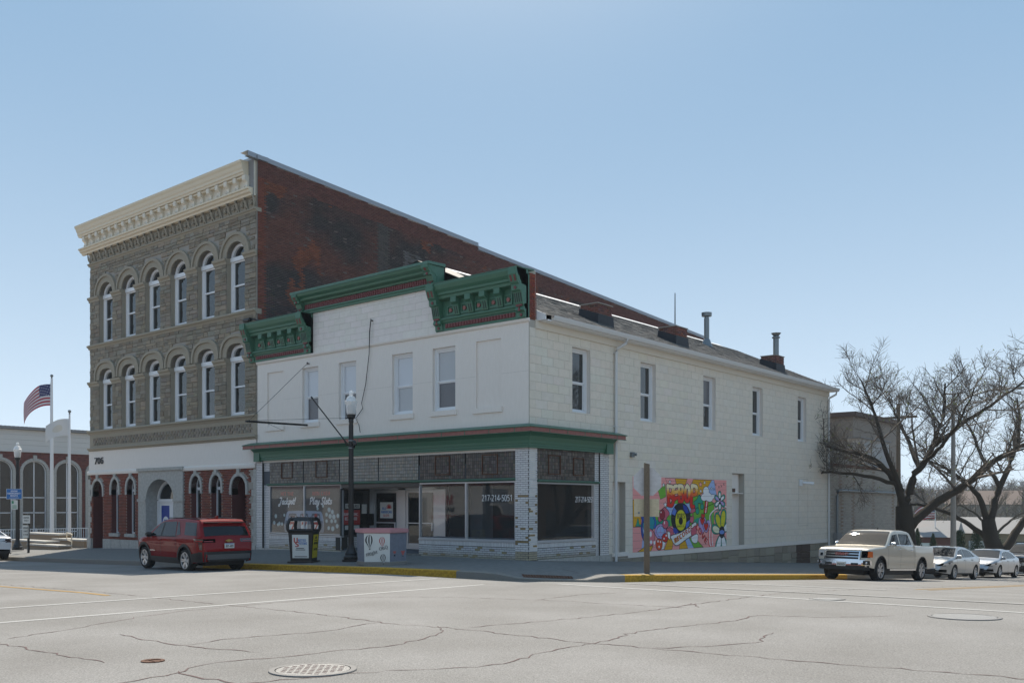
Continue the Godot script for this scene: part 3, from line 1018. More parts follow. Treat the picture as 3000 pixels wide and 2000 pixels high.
func build_white() -> void:
	var t := thing("corner_store", "white two storey corner shop building with green bracketed cornice and colourful wall mural", "building")
	var b := on()
	# upper front
	var win := [[-11.63, 5.06, -10.62, 7.25], [-9.38, 5.06, -8.37, 7.25], [-6.39, 5.06, -5.32, 7.25], [-4.32, 5.06, -3.23, 7.25]]
	var blind := [[-13.95, 5.03, -12.86, 7.27], [-2.27, 5.03, -1.18, 7.27]]
	b.wall(-14.65, 3.55, 0.0, 7.75, 0.0, win + blind)
	for h in blind:
		b.reveal(h, 0.0, -0.05)
		b.quad(V(h[0], h[1], -0.05), V(h[2], h[1], -0.05), V(h[2], h[3], -0.05), V(h[0], h[3], -0.05))
	b.quad(V(-14.65, 3.0, -0.35), V(-14.65, 3.0, 0.0), V(-14.65, 9.3, 0.0), V(-14.65, 9.3, -0.35))
	b.quad(V(0, 9.38, -0.35), V(-14.65, 9.38, -0.35), V(-14.65, 7.5, -0.35), V(0, 7.5, -0.35))
	put(b, "front_wall", t, M.stucco)
	for q in [[-14.65, -13.95], [-12.86, -11.63], [-10.62, -9.38], [-8.37, -6.39], [-5.32, -4.32], [-3.23, -2.27], [-1.18, -0.02]]:
		b = on()
		b.box(q[0], 6.098, -0.01, q[1], 6.104, 0.001)
		put(b, "render_joint", t, M.white_joint)
	b = on()
	b.sweep([Vector2(0.0, 7.66), Vector2(0.05, 7.68), Vector2(0.08, 7.73), Vector2(0.08, 7.775), Vector2(0, 7.785)], -14.65, 0.05)
	put(b, "string_course", t, M.stucco)
	var pm := [M.pale_pane, M.pale_pane, M.pale_pane, M.blind_pane]
	var lm := [M.screen_pane, M.screen_pane, M.blind_pane, M.screen_pane]
	for k in 4:
		sash_window(t, FRONT, win[k], 0.16, pm[k], lm[k], M.stucco, "window", 0.475)
	for h in win + blind:
		b = on()
		b.box(h[0] - 0.11, h[1] - 0.18, -0.02, h[2] + 0.08, h[1] - 0.005, 0.05)
		put(b, "sill", t, M.stucco)

	# raised middle of the parapet, scored like blocks
	b = on()
	b.box(-10.95, 7.78, -0.3, -4.02, 9.5, 0.0)
	put(b, "parapet_wall", t, M.white_joint)
	lay(t, "block", bond(-10.93, 7.79, -4.04, 9.42, 0.64, 0.235, 0.008), FRONT, 0.0, 0.006, M.white_block, vary(Color(0.76, 0.71, 0.66), 0.03), 120)
	low_cornice(t, -15.05, -10.95, 5)
	low_cornice(t, -4.05, -0.02, 5)
	b = on()
	b.box(-11.7, 9.36, -0.3, -4.05, 10.1, 0.06)
	var hc := put(b, "raised_cornice", t, M.green)
	b = on()
	b.sweep([Vector2(0.06, 9.36), Vector2(0.10, 9.36), Vector2(0.11, 9.43), Vector2(0.15, 9.46), Vector2(0.15, 9.51), Vector2(0.06, 9.52)], -11.7, -4.05)
	b.sweep([Vector2(0.06, 9.73), Vector2(0.12, 9.74), Vector2(0.14, 9.80), Vector2(0.30, 9.86), Vector2(0.32, 9.93), Vector2(0.46, 10.0), Vector2(0.5, 10.08), Vector2(0.5, 10.1), Vector2(0.06, 10.1)], -11.7, -4.05)
	put(b, "moulding", hc, M.green)
	b = on()
	b.box(-11.5, 9.525, 0.06, -4.25, 9.725, 0.07)
	for k in 60:
		var cx := -11.4 + k * 0.119
		b.tube([V(cx, 9.53, 0.06), V(cx, 9.72, 0.06)], [0.05, 0.05], 6)
	put(b, "red_fluting", hc, M.oxblood)
	b = on()
	b.sweep([Vector2(-0.32, 10.12), Vector2(0.53, 10.10), Vector2(0.53, 10.19), Vector2(-0.32, 10.23)], -11.74, -4.0)
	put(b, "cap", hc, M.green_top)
	for cx in [-11.52, -4.22]:
		big_console(hc, FRONT, cx, 9.36, 10.1, 0.32, 0.52, true)

	# brick end of the parapet
	b = on()
	b.box(-0.3, 7.5, -0.40, -0.02, 9.25, -0.08)
	var pb := put(b, "parapet_end", t, M.mortar_grey)
	lay(pb, "brick", bond(0.06, 7.76, 0.41, 9.25, 0.21, 0.072, 0.01), SIDE.translated(V(-0.02, 0, 0)), 0.0, 0.012, M.brick, vary(Color(0.24, 0.062, 0.035), 0.3, 0.15), 80)

	# side wall, scored like blocks
	var sw := [[2.37, 4.96, 3.42, 7.17], [6.71, 4.96, 7.80, 7.17], [11.60, 4.96, 12.66, 7.17], [16.22, 4.96, 17.27, 7.17], [21.28, 4.96, 22.32, 7.17]]
	var niche := [[4.84, 0.05, 5.68, 2.63], [14.2, 0.0, 15.4, 3.17]]
	var shop := [[0.44, -0.4, 4.59, 4.35]]
	var solid := [[21.38, 0.76, 22.53, 3.1]]
	b = on(SIDE)
	b.wall(0.0, -0.3, 25.3, 7.75, -0.008, sw + niche + shop)
	for h in niche:
		b.reveal(h, -0.008, -0.28)
		b.quad(V(h[0], h[1], -0.28), V(h[2], h[1], -0.28), V(h[2], h[3], -0.28), V(h[0], h[3], -0.28))
	put(b, "side_wall", t, M.white_joint)
	var keep := func(x, y):
		for h in sw + niche + shop:
			if x > h[0] - 0.3 and x < h[2] + 0.3 and y > h[1] - 0.16 and y < h[3] + 0.16: return false
		return y > -0.012 * x + 0.15
	var blocks := bond(0.05, 0.02, 25.28, 7.52, 0.62, 0.288, 0.009, null, 0.5)
	# trim the blocks round the openings
	var kept := []
	for p in blocks:
		var pieces := [[p[0], p[1], p[0] + p[2], p[1] + p[3]]]
		for h in sw + niche + shop:
			var nxt := []
			for r in pieces:
				if r[2] <= h[0] or r[0] >= h[2] or r[3] <= h[1] or r[1] >= h[3]:
					nxt.append(r)
					continue
				if r[0] < h[0]: nxt.append([r[0], r[1], h[0], r[3]])
				if r[2] > h[2]: nxt.append([h[2], r[1], r[2], r[3]])
				var a: float = maxf(r[0], h[0])
				var c: float = minf(r[2], h[2])
				if r[1] < h[1]: nxt.append([a, r[1], c, h[1]])
				if r[3] > h[3]: nxt.append([a, h[3], c, r[3]])
			pieces = nxt
		for r in pieces:
			if r[2] - r[0] > 0.02 and r[3] - r[1] > 0.02: kept.append([r[0], r[1], r[2] - r[0], r[3] - r[1]])
	lay(t, "block", kept, SIDE, -0.008, 0.0, M.white_block, vary(Color(0.74, 0.675, 0.575), 0.025, 0.012), 300, 0.0015)
	b = on(SIDE)
	for k in sw.size():
		sash_window(t, SIDE, sw[k], 0.2, M.dark_pane if k != 2 else M.screen_pane, M.dark_pane, M.stucco, "window", 0.48)
	for h in niche:
		b = on(SIDE)
		b.quad(V(h[0], h[1], -0.27), V(h[2], h[1], -0.27), V(h[2], h[3], -0.27), V(h[0], h[3], -0.27))
		put(b, "blocked_doorway", t, M.stucco)
	b = on(SIDE)
	b.box(4.80, -0.08, -0.01, 5.80, 0.07, 0.07)
	put(b, "step", t, M.stucco)
	b = on(SIDE)
	b.box(14.2, 2.29, -0.26, 15.32, 2.33, -0.02)
	b.box(14.2, 2.33, -0.26, 14.95, 3.15, -0.10)
	put(b, "lintel_panel", t, M.stucco)
	b = on(SIDE)
	b.box(14.22, 2.36, -0.11, 14.68, 2.52, -0.085)
	put(b, "red_sign", t, M.rust)
	b = on(SIDE)
	for h in solid:
		b.frame(h[0], h[1], h[2], h[3], 0.014, 0.002, 0.004)
	b.box(16.55, 0.02, 0.001, 16.565, 4.9, 0.004)
	put(b, "wall_crack", t, M.mortar)

	# base board, foundation stones
	b = on(SIDE)
	b.quad(V(4.6, -2.0, -0.03), V(25.3, -2.0, -0.03), V(25.3, -0.1, -0.03), V(4.6, -0.1, -0.03))
	put(b, "foundation_wall", t, M.mortar)
	b = on(SIDE)
	b.box(5.8, -0.16, 0.0, 25.25, 0.02, 0.035)
	put(b, "base_course", t, M.stucco)
	var stones := []
	var x := 4.85
	while x < 25.2:
		var w := rng.randf_range(0.55, 1.5)
		var foot := -0.05 * (x + w)
		var y := -0.17
		while y > foot - 0.2:
			var hh := rng.randf_range(0.24, 0.42)
			var split := w > 1.0 and rng.randf() < 0.5
			if split:
				stones.append([x + 0.01, y - hh + 0.01, w * 0.55 - 0.02, hh - 0.02])
				stones.append([x + w * 0.55, y - hh + 0.01, w * 0.45 - 0.01, hh - 0.02])
			else:
				stones.append([x + 0.01, y - hh + 0.01, minf(w, 25.25 - x) - 0.02, hh - 0.02])
			y -= hh
		x += w
	lay(t, "stone", stones, SIDE, -0.03, 0.02, M.found, func(px, _y): return Color(0.12, 0.07, 0.05) if px > 21.2 and px < 22.7 else Color(0.43, 0.385, 0.31) * (Color.WHITE * rng.randf_range(0.75, 1.1)), 200, 0.012)

	# eaves, gutter, roof
	b = on(SIDE)
	b.box(0.33, 7.50, -0.02, 25.3, 7.78, 0.05)
	put(b, "frieze_board", t, M.frieze_paint)
	b = on(SIDE)
	b.box(0.55, 7.74, 0.02, 25.45, 7.785, 0.36)
	put(b, "soffit", t, M.white_paint)
	b = on(SIDE)
	b.sweep([Vector2(0.36, 7.76), Vector2(0.46, 7.77), Vector2(0.49, 7.84), Vector2(0.51, 7.92), Vector2(0.485, 7.92), Vector2(0.45, 7.81), Vector2(0.38, 7.80), Vector2(0.375, 7.92), Vector2(0.36, 7.92)], 0.72, 25.55)
	put(b, "gutter", t, M.gutter)
	b = on(SIDE)
	b.sweep([Vector2(0.0, 7.76), Vector2(0.36, 7.76), Vector2(0.36, 7.93), Vector2(0.0, 8.1)], 0.40, 0.46)
	put(b, "rake_return", t, M.white_paint)
	var rx := -5.5
	var ry := 10.60
	var sl := (ry - 7.90) / (0.42 - rx)
	b = on()
	b.quad(V(0.42, 7.90, -0.4), V(0.42, 7.90, -25.6), V(rx, ry, -25.6), V(rx, ry, -0.4))
	b.quad(V(rx, ry, -0.4), V(rx, ry, -25.6), V(-14.64, ry - 2.6, -25.6), V(-14.64, ry - 2.6, -0.4))
	b.tri(V(0.3, 7.8, -25.3), V(-14.6, 7.8, -25.3), V(rx, ry - 0.03, -25.3))
	b.quad(V(0.0, 7.8, -25.3), V(-14.64, 7.8, -25.3), V(-14.64, -1.5, -25.3), V(0.0, -1.5, -25.3))
	var roof := put(b, "roof", t, M.roof_base)
	b = on()
	var rows := 34
	for r in rows:
		var u0 := float(r) / rows
		var u1 := float(r + 1) / rows
		var z := -0.42 - rng.randf() * 0.3
		while z > -25.6:
			var w := rng.randf_range(0.16, 0.42)
			var zz := maxf(z - w, -25.62)
			var k := rng.randf_range(0.55, 1.2)
			b.col = Color(0.205 * k, 0.20 * k, 0.19 * k)
			var lift := 0.012 + 0.008 * rng.randf()
			var a := V(lerpf(0.44, rx, u0), lerpf(7.89, ry, u0) + lift, 0)
			var c := V(lerpf(0.44, rx, u1), lerpf(7.89, ry, u1) + 0.003, 0)
			b.quad(V(a.x, a.y, z), V(a.x, a.y, zz), V(c.x, c.y, zz), V(c.x, c.y, z))
			b.quad(V(a.x, a.y - 0.015, z), V(a.x, a.y - 0.015, zz), V(a.x, a.y, zz), V(a.x, a.y, z))
			z = zz
	put(b, "shingle", roof, M.shingle, "stuff")
	b = on()
	b.xf = Transform3D(Basis(), V(rx, ry, 0))
	b.quad(V(0.22, -0.075, -1.9), V(0.22, -0.075, -23.6), V(0, 0.05, -23.6), V(0, 0.05, -1.9))
	b.quad(V(0, 0.05, -1.9), V(0, 0.05, -23.6), V(-0.22, -0.075, -23.6), V(-0.22, -0.075, -1.9))
	put(b, "ridge_cap", roof, M.ridge_white)
	b = on()
	b.tri(V(rx, ry + 0.03, -0.41), V(rx + 0.1, ry - 0.03 + 0.03, -2.1), V(-1.9, ry + 0.03 - sl * (-1.9 - rx), -0.41))
	b.tri(V(rx, ry + 0.03, -2.0), V(rx, ry + 0.03, -0.41), V(-9.0, ry - 0.9, -0.41))
	b.quad(V(-4.05, 9.3, -0.36), V(-10.9, 9.3, -0.36), V(-10.9, 10.15, -0.36), V(-4.05, 10.15, -0.36))
	put(b, "membrane", roof, M.membrane)
	for c in [[-1.35, -5.75, 0.78], [-1.2, -11.2, 0.80], [-1.2, -21.0, 0.80]]:
		chimney(roof, c[0], c[1], 7.9 + sl * (0.42 - c[0]), 0.56, 0.80, 0.95)
	# vent pipes
	b = on(Transform3D(Basis(), V(-3.9, 7.9 + sl * 4.32, -19.2)))
	b.lathe([Vector2(0.34, -0.2), Vector2(0.17, 0.25), Vector2(0.13, 0.3), Vector2(0.13, 1.35), Vector2(0.11, 1.36), Vector2(0.11, 1.42), Vector2(0.25, 1.44), Vector2(0.26, 1.62), Vector2(0, 1.66)], 16)
	put(b, "vent_pipe", roof, M.galv)
	b = on(Transform3D(Basis(), V(-1.1, 7.9 + sl * 1.52 + 0.5, -21.2)))
	b.lathe([Vector2(0.14, 0.0), Vector2(0.14, 1.05), Vector2(0.20, 1.08), Vector2(0.2, 1.12), Vector2(0.13, 1.18), Vector2(0.25, 1.32), Vector2(0, 1.33)], 14)
	put(b, "vent_pipe", roof, M.galv)
	# downpipes
	for d in [[4.93, -0.25], [25.12, -1.2]]:
		b = on(SIDE)
		b.tube([V(d[0] + 0.22, 7.78, 0.42), V(d[0] + 0.18, 7.60, 0.40), V(d[0] + 0.02, 7.42, 0.12), V(d[0], 7.3, 0.08), V(d[0], d[1], 0.08)], [0.055, 0.055, 0.055, 0.055, 0.055], 10)
		for y in [7.25, 4.6, 1.5]:
			b.box(d[0] - 0.07, y, 0.0, d[0] + 0.07, y + 0.04, 0.14)
		put(b, "downpipe", t, M.gutter)

	build_shopfront(t)

func build_shopfront(t: Node3D) -> void:
	var b := on()
	# green belt cornice round the corner
	var prof := [Vector2(-0.02, 3.63), Vector2(0.10, 3.63), Vector2(0.10, 3.69), Vector2(0.12, 3.70), Vector2(0.12, 3.76), Vector2(0.14, 3.77), Vector2(0.15, 3.86), Vector2(0.20, 4.0), Vector2(0.33, 4.10), Vector2(0.40, 4.12), Vector2(-0.02, 4.14)]
	b.sweep(prof, -14.66, 0.0, 0, 1)
	b.xf = SIDE
	b.sweep(prof, 0.0, 4.62, -1, 0)
	var belt := put(b, "belt_cornice", t, M.green)
	b = on()
	var fas := [Vector2(0.0, 4.142), Vector2(0.42, 4.122), Vector2(0.42, 4.255), Vector2(0.0, 4.26)]
	b.sweep(fas, -15.1, 0.0, 0, 1)
	b.xf = SIDE
	b.sweep(fas, 0.0, 5.05, -1, 0)
	put(b, "red_fascia", belt, M.belt_red)
	b = on()
	var cap := [Vector2(0.0, 4.262), Vector2(0.45, 4.257), Vector2(0.46, 4.285), Vector2(0.0, 4.41)]
	b.sweep(cap, -15.12, 0.0, 0, 1)
	b.xf = SIDE
	b.sweep(cap, 0.0, 5.1, -1, 0)
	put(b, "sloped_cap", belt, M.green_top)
	b = on()
	b.box(-15.12, 4.108, 0.36, 0.36, 4.121, 0.43)
	for k in 14: b.box(-14.3 + k * 1.08, 4.12, 0.42, -14.275 + k * 1.08, 4.257, 0.428)
	b.xf = SIDE
	b.box(-0.36, 4.108, 0.36, 5.1, 4.121, 0.43)
	for k in 5: b.box(0.55 + k * 0.98, 4.12, 0.42, 0.575 + k * 0.98, 4.257, 0.428)
	put(b, "batten", belt, M.green)
	b = on()
	b.box(-14.66, 3.60, 0.05, -14.27, 4.12, 0.19)
	b.xf = SIDE
	b.box(4.2, 3.60, 0.05, 4.62, 4.12, 0.19)
	put(b, "end_block", belt, M.green)

	# structure behind the glazing: floor, ceiling, back wall
	b = on()
	b.box(-14.6, -0.3, -5.0, -0.2, 0.12, -0.15)
	b.box(-14.6, 2.62, -5.0, -0.05, 3.2, -0.05)
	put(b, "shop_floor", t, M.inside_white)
	b = on()
	b.quad(V(-14.6, 0, -5.0), V(-0.1, 0, -5.0), V(-0.1, 3.0, -5.0), V(-14.6, 3.0, -5.0))
	b.quad(V(-14.6, 0, 0), V(-14.6, 0, -5), V(-14.6, 3, -5), V(-14.6, 3, 0))
	b.box(-0.2, 0.1, -5.0, -0.15, 3.0, -3.8)
	b.box(-9.35, 0.1, -5.0, -9.3, 2.7, -1.6)
	b.box(-5.05, 0.1, -5.0, -5.0, 2.7, -1.4)
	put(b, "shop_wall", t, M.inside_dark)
	b = on()
	b.box(-4.98, 0.12, -0.95, -0.6, 0.66, -0.15)
	b.box(-4.9, 0.12, -3.2, -4.3, 2.5, -2.6)
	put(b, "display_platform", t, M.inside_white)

	# piers
	glazed_field(t, Transform3D(Basis(), V(0, 0, 0.03)), -14.68, -0.05, -14.26, 3.63, glazed_tone, 60)
	glazed_field(t, Transform3D(Basis(), V(0, 0, -0.06)), -14.26, -0.05, -13.87, 3.63, glazed_tone, 60)
	b = on()
	b.box(-14.70, -0.4, -0.3, -14.26, 3.63, 0.029)
	b.box(-14.26, -0.4, -0.3, -13.87, 3.63, -0.061)
	b.box(-0.55, -0.4, -0.40, -0.001, 3.63, -0.001)
	b.box(-0.35, -0.4, -4.59, -0.001, 3.63, -4.02)
	b.box(-0.35, -0.4, -4.1, -0.06, 3.63, -3.76)
	put(b, "pier_core", t, M.grout_dark)
	glazed_field(t, FRONT, -0.56, 0.0, 0.0, 3.63, worn_tone, 90)
	glazed_field(t, SIDE, 0.0, 0.0, 0.44, 3.63, worn_tone, 70)
	glazed_field(t, SIDE.translated(V(-0.055, 0, 0)), 3.76, 0.0, 4.03, 3.63, glazed_tone, 40)
	glazed_field(t, SIDE, 4.03, 0.0, 4.59, 3.63, glazed_tone, 60)
	# stone plinths
	b = on()
	b.box(-14.72, -0.55, -0.2, -9.25, 0.0, 0.045)
	b.xf = SIDE
	b.box(0.5, -0.5, -0.2, 4.6, 0.0, 0.012)
	b.box(3.98, -0.5, -0.2, 4.62, -0.005, 0.03)
	put(b, "plinth", t, M.limestone)
	# brick under the windows, with a soldier course on top
	for q in [[FRONT, -13.87, -9.25, -0.02, 0.55], [FRONT, -5.03, -0.56, -0.1, 0.56], [SIDE, 0.44, 3.80, -0.05, 0.54]]:
		var f: Transform3D = q[0].translated_local(V(0, 0, -0.03))
		b = on(f)
		b.box(q[1], q[3] - 0.3, -0.3, q[2], q[4], -0.001)
		put(b, "bulkhead", t, M.grout_dark)
		glazed_field(t, f, q[1], q[3], q[2], q[4] - 0.16, bulk_tone, 70)
		lay(t, "brick", bond(q[1], q[4] - 0.16, q[2], q[4], 0.0703, 0.16, 0.012), f, 0.0, 0.012, M.glazed, glazed_tone, 70)
		b = on(f)
		b.box(q[1], q[4], -0.12, q[2], q[4] + 0.05, 0.035)
		put(b, "sill", t, M.alu)
	# windows
	shop_window(t, FRONT.translated(V(0, 0, -0.05)), -13.87, 0.62, -9.27, 2.60, [-11.57])
	shop_window(t, FRONT.translated(V(0, 0, -0.05)), -5.03, 0.60, -0.57, 2.57, [-2.78])
	shop_window(t, SIDE.translated_local(V(0, 0, -0.05)), 0.45, 0.58, 3.76, 2.53, [])
	# green lintels and transoms
	b = on()
	b.sweep([Vector2(-0.1, 2.57), Vector2(0.03, 2.59), Vector2(0.07, 2.63), Vector2(0.07, 2.66), Vector2(-0.1, 2.68)], -13.95, -0.55)
	b.xf = SIDE
	b.sweep([Vector2(-0.1, 2.53), Vector2(0.03, 2.54), Vector2(0.07, 2.58), Vector2(0.07, 2.61), Vector2(-0.1, 2.63)], 0.44, 3.95)
	put(b, "lintel", t, M.green_top)
	var up := FRONT.translated(V(0, 0, -0.04))
	transom(t, up, -13.84, -11.6, 2.68, 3.64, Color(0.20, 0.19, 0.175), 0.35, [[-13.01, 2.87, -12.29, 3.52]], 60)
	transom(t, up, -11.57, -9.38, 2.68, 3.64, Color(0.20, 0.19, 0.175), 0.35, [[-10.80, 2.86, -10.09, 3.52]], 60)
	transom(t, up, -9.36, -7.17, 2.68, 3.64, Color(0.34, 0.325, 0.295), 0.16, [], 60)
	transom(t, up, -7.15, -5.05, 2.68, 3.64, Color(0.33, 0.315, 0.285), 0.16, [], 60)
	transom(t, up, -5.0, -2.80, 2.68, 3.64, Color(0.115, 0.10, 0.092), 0.4, [[-4.22, 2.83, -3.50, 3.49]], 90)
	transom(t, up, -2.77, -0.57, 2.68, 3.64, Color(0.125, 0.11, 0.10), 0.4, [[-2.02, 2.80, -1.32, 3.47]], 100)
	transom(t, SIDE.translated_local(V(0, 0, -0.04)), 0.44, 3.76, 2.63, 3.64, Color(0.135, 0.115, 0.10), 0.45, [[1.05, 2.80, 1.72, 3.44], [2.45, 2.79, 3.08, 3.40]], 140)
	# entrance
	b = on()
	b.box(-9.27, -0.3, -1.7, -4.95, 0.05, 0.0)
	put(b, "entrance_floor", t, M.concrete)
	b = on()
	b.box(-9.3, 2.45, -1.6, -5.0, 2.62, -0.03)
	b.box(-9.3, 2.40, -0.2, -5.0, 2.56, -0.1)
	put(b, "entrance_ceiling", t, M.dark_alu)
	var inner := Transform3D(Basis(V(0, 0, -1), V(0, 1, 0), V(1, 0, 0)), V(-9.27, 0, 0))
	b = on(inner)
	b.box(0.0, 0.05, -0.3, 1.5, 0.55, -0.02)
	put(b, "return_bulkhead", t, M.grout_dark)
	lay(t, "brick", bond(0.0, 0.06, 1.5, 0.55, 0.215, 0.0703, 0.012), inner, -0.02, -0.01, M.glazed, glazed_tone, 30)
	b = on(inner)
	b.frame(0.0, 0.56, 1.5, 2.42, 0.06, -0.06, 0.0)
	var rw := put(b, "return_window", t, M.dark_alu)
	b = on(inner)
	b.quad(V(0.06, 0.62, -0.03), V(1.44, 0.62, -0.03), V(1.44, 2.36, -0.03), V(0.06, 2.36, -0.03))
	put(b, "pane", rw, M.shop_glass)
	var dw := FRONT.translated(V(0, 0, -1.5))
	b = on(dw)
	b.box(-9.25, 0.05, -0.05, -9.05, 2.45, 0.05)
	b.box(-7.62, 0.05, -0.05, -7.20, 2.45, 0.05)
	b.box(-5.62, 0.05, -0.05, -5.0, 2.45, 0.05)
	b.box(-9.05, 2.37, -0.05, -5.0, 2.45, 0.05)
	put(b, "door_frame", t, M.alu)
	var d1 := shop_door(t, dw, -9.04, -7.63, 0.08, 2.36)
	shop_door(t, dw, -7.19, -5.63, 0.08, 2.36)
	# lamp box, camera and bits on the side wall
	b = on(SIDE)
	b.box(5.97, 3.56, 0.0, 6.15, 3.74, 0.10)
	b.tube([V(6.16, 3.66, 0.05), V(6.2, 3.66, 0.16)], [0.05, 0.055], 10, true)
	put(b, "wall_lamp", t, M.galv)
	b = on(SIDE)
	b.box(21.4, 2.74, 0.0, 21.75, 3.05, 0.06)
	b.tube([V(21.7, 2.9, 0.1), V(21.95, 2.86, 0.55)], [0.06, 0.08], 10, true)
	put(b, "security_camera", t, M.white_paint)
	b = on()
	for p in [[-7.43, 8.63], [-11.19, 7.40], [-8.85, 5.10]]:
		b.tube([V(p[0], p[1], 0.0), V(p[0], p[1], 0.10)], [0.025, 0.025], 8, true)
		b.tube([V(p[0], p[1] - 0.05, 0.1), V(p[0], p[1] + 0.05, 0.1)], [0.02, 0.02], 6, true)
	put(b, "eye_bolt", t, M.black_iron)
	# projecting sign bar with its wires
	var bar := thing("sign_bracket_bar", "thin black horizontal bar held out by wires over the green belt cornice", "sign bracket")
	b = on()
	b.tube([V(-11.25, 4.96, 0.02), V(-11.25, 4.92, 2.9)], [0.04, 0.04], 8, true)
	put(b, "bar", bar, M.black_iron)
	b = on()
	b.tube([V(-11.19, 7.40, 0.08), V(-11.25, 4.95, 2.75)], [0.009, 0.009], 5)
	put(b, "wire", bar, M.black_iron)
	b = on()
	b.tube([V(-8.85, 5.10, 0.08), V(-11.25, 4.95, 2.75)], [0.007, 0.007], 5)
	put(b, "wire", bar, M.black_iron)
	b = on()
	b.tube([V(-12.9, 4.85, 0.03), V(-11.25, 4.93, 2.0)], [0.008, 0.008], 5)
	put(b, "wire", bar, M.black_iron)
	var cb := thing("hanging_cable", "black cable hanging down the white front from an eye bolt", "cable")
	b = on()
	b.tube([V(-7.43, 8.6, 0.11), V(-7.5, 8.2, 0.10), V(-7.55, 7.4, 0.08), V(-7.75, 6.3, 0.07), V(-7.98, 5.6, 0.07), V(-7.9, 5.4, 0.08), V(-8.3, 5.05, 0.08), V(-8.1, 4.8, 0.1), V(-8.0, 4.5, 0.12)], [0.02, 0.022, 0.014, 0.014, 0.014, 0.014, 0.014, 0.014, 0.014], 5)
	put(b, "cable", cb, M.black_iron)

func stone_tone(_x: float, _y: float) -> Color:
	var k := rng.randf_range(0.72, 1.12)
	var w := rng.randf_range(-0.04, 0.07)
	return Color(0.375 * k * (1 + w), 0.33 * k, 0.262 * k * (1 - w))

# random ashlar: courses of uneven stones
func ashlar(x0: float, y0: float, x1: float, y1: float) -> Array:
	var out := []
	var y := y0
	while y < y1 - 0.03:
		var h := minf(rng.randf_range(0.13, 0.25), y1 - y)
		if y1 - y - h < 0.08: h = y1 - y
		var x := x0
		while x < x1 - 0.03:
			var w := rng.randf_range(0.24, 0.62)
			if x1 - x - w < 0.14: w = x1 - x
			if h > 0.19 and rng.randf() < 0.28:
				out.append([x + 0.008, y + 0.008, w - 0.016, h * 0.5 - 0.014])
				out.append([x + 0.008, y + h * 0.5 + 0.002, w - 0.016, h * 0.5 - 0.012])
			else:
				out.append([x + 0.008, y + 0.008, w - 0.016, h - 0.016])
			x += w
		y += h
	return out

func outside_arch(list: Array, arches: Array) -> Array:
	var out := []
	for p in list:
		var ok := true
		for a in arches:
			for c in [Vector2(p[0], p[1]), Vector2(p[0] + p[2], p[1]), Vector2(p[0] + p[2] / 2, p[1]), Vector2(p[0], p[1] + p[3]), Vector2(p[0] + p[2], p[1] + p[3])]:
				var d := Vector2((c.x - a[0]) / a[2], maxf(0.0, c.y - a[1]) / a[3])
				if d.length() < 1.0 and c.y > a[4]: ok = false
		if ok: out.append(p)
	return out

func arched_window(t: Node, cx: float, y0: float, ys: float, hw: float, rise: float, p: float, o: float, split: float) -> void:
	# white timber frame under an arch: tall sash below, fan light above
	var b := on()
	var a := b.arc(cx, ys, hw, rise, p, 14)
	var i := b.arc(cx, ys, hw - 0.17, rise - 0.13, p, 14)
	b.arch_ring(i, a, o - 0.12, o)
	b.box(cx - hw, y0, o - 0.12, cx - hw + 0.17, ys, o)
	b.box(cx + hw - 0.17, y0, o - 0.12, cx + hw, ys, o)
	b.box(cx - hw + 0.17, y0, o - 0.12, cx + hw - 0.17, y0 + 0.1, o)
	b.box(cx - hw - 0.0, ys - 0.14, o - 0.12, cx + hw, ys + 0.04, o + 0.045)
	var f := put(b, "window", t, M.white_paint)
	b = on()
	var ym := lerpf(y0, ys, split)
	b.frame(cx - hw + 0.17, y0 + 0.1, cx + hw - 0.17, ys - 0.14, 0.06, o - 0.10, o - 0.03)
	b.box(cx - hw + 0.23, ym - 0.035, o - 0.10, cx + hw - 0.23, ym + 0.035, o - 0.02)
	put(b, "sash", f, M.white_paint)
	b = on()
	b.quad(V(cx - hw + 0.2, y0 + 0.12, o - 0.09), V(cx + hw - 0.2, y0 + 0.12, o - 0.09), V(cx + hw - 0.2, ym, o - 0.09), V(cx - hw + 0.2, ym, o - 0.09))
	put(b, "pane", f, M.dark_pane)
	b = on()
	b.quad(V(cx - hw + 0.2, ym, o - 0.075), V(cx + hw - 0.2, ym, o - 0.075), V(cx + hw - 0.2, ys - 0.16, o - 0.075), V(cx - hw + 0.2, ys - 0.16, o - 0.075))
	put(b, "pane", f, M.dark_pane)
	b = on()
	b.arch_face(i, ys, o - 0.09)
	put(b, "fan_light", f, M.dark_pane)

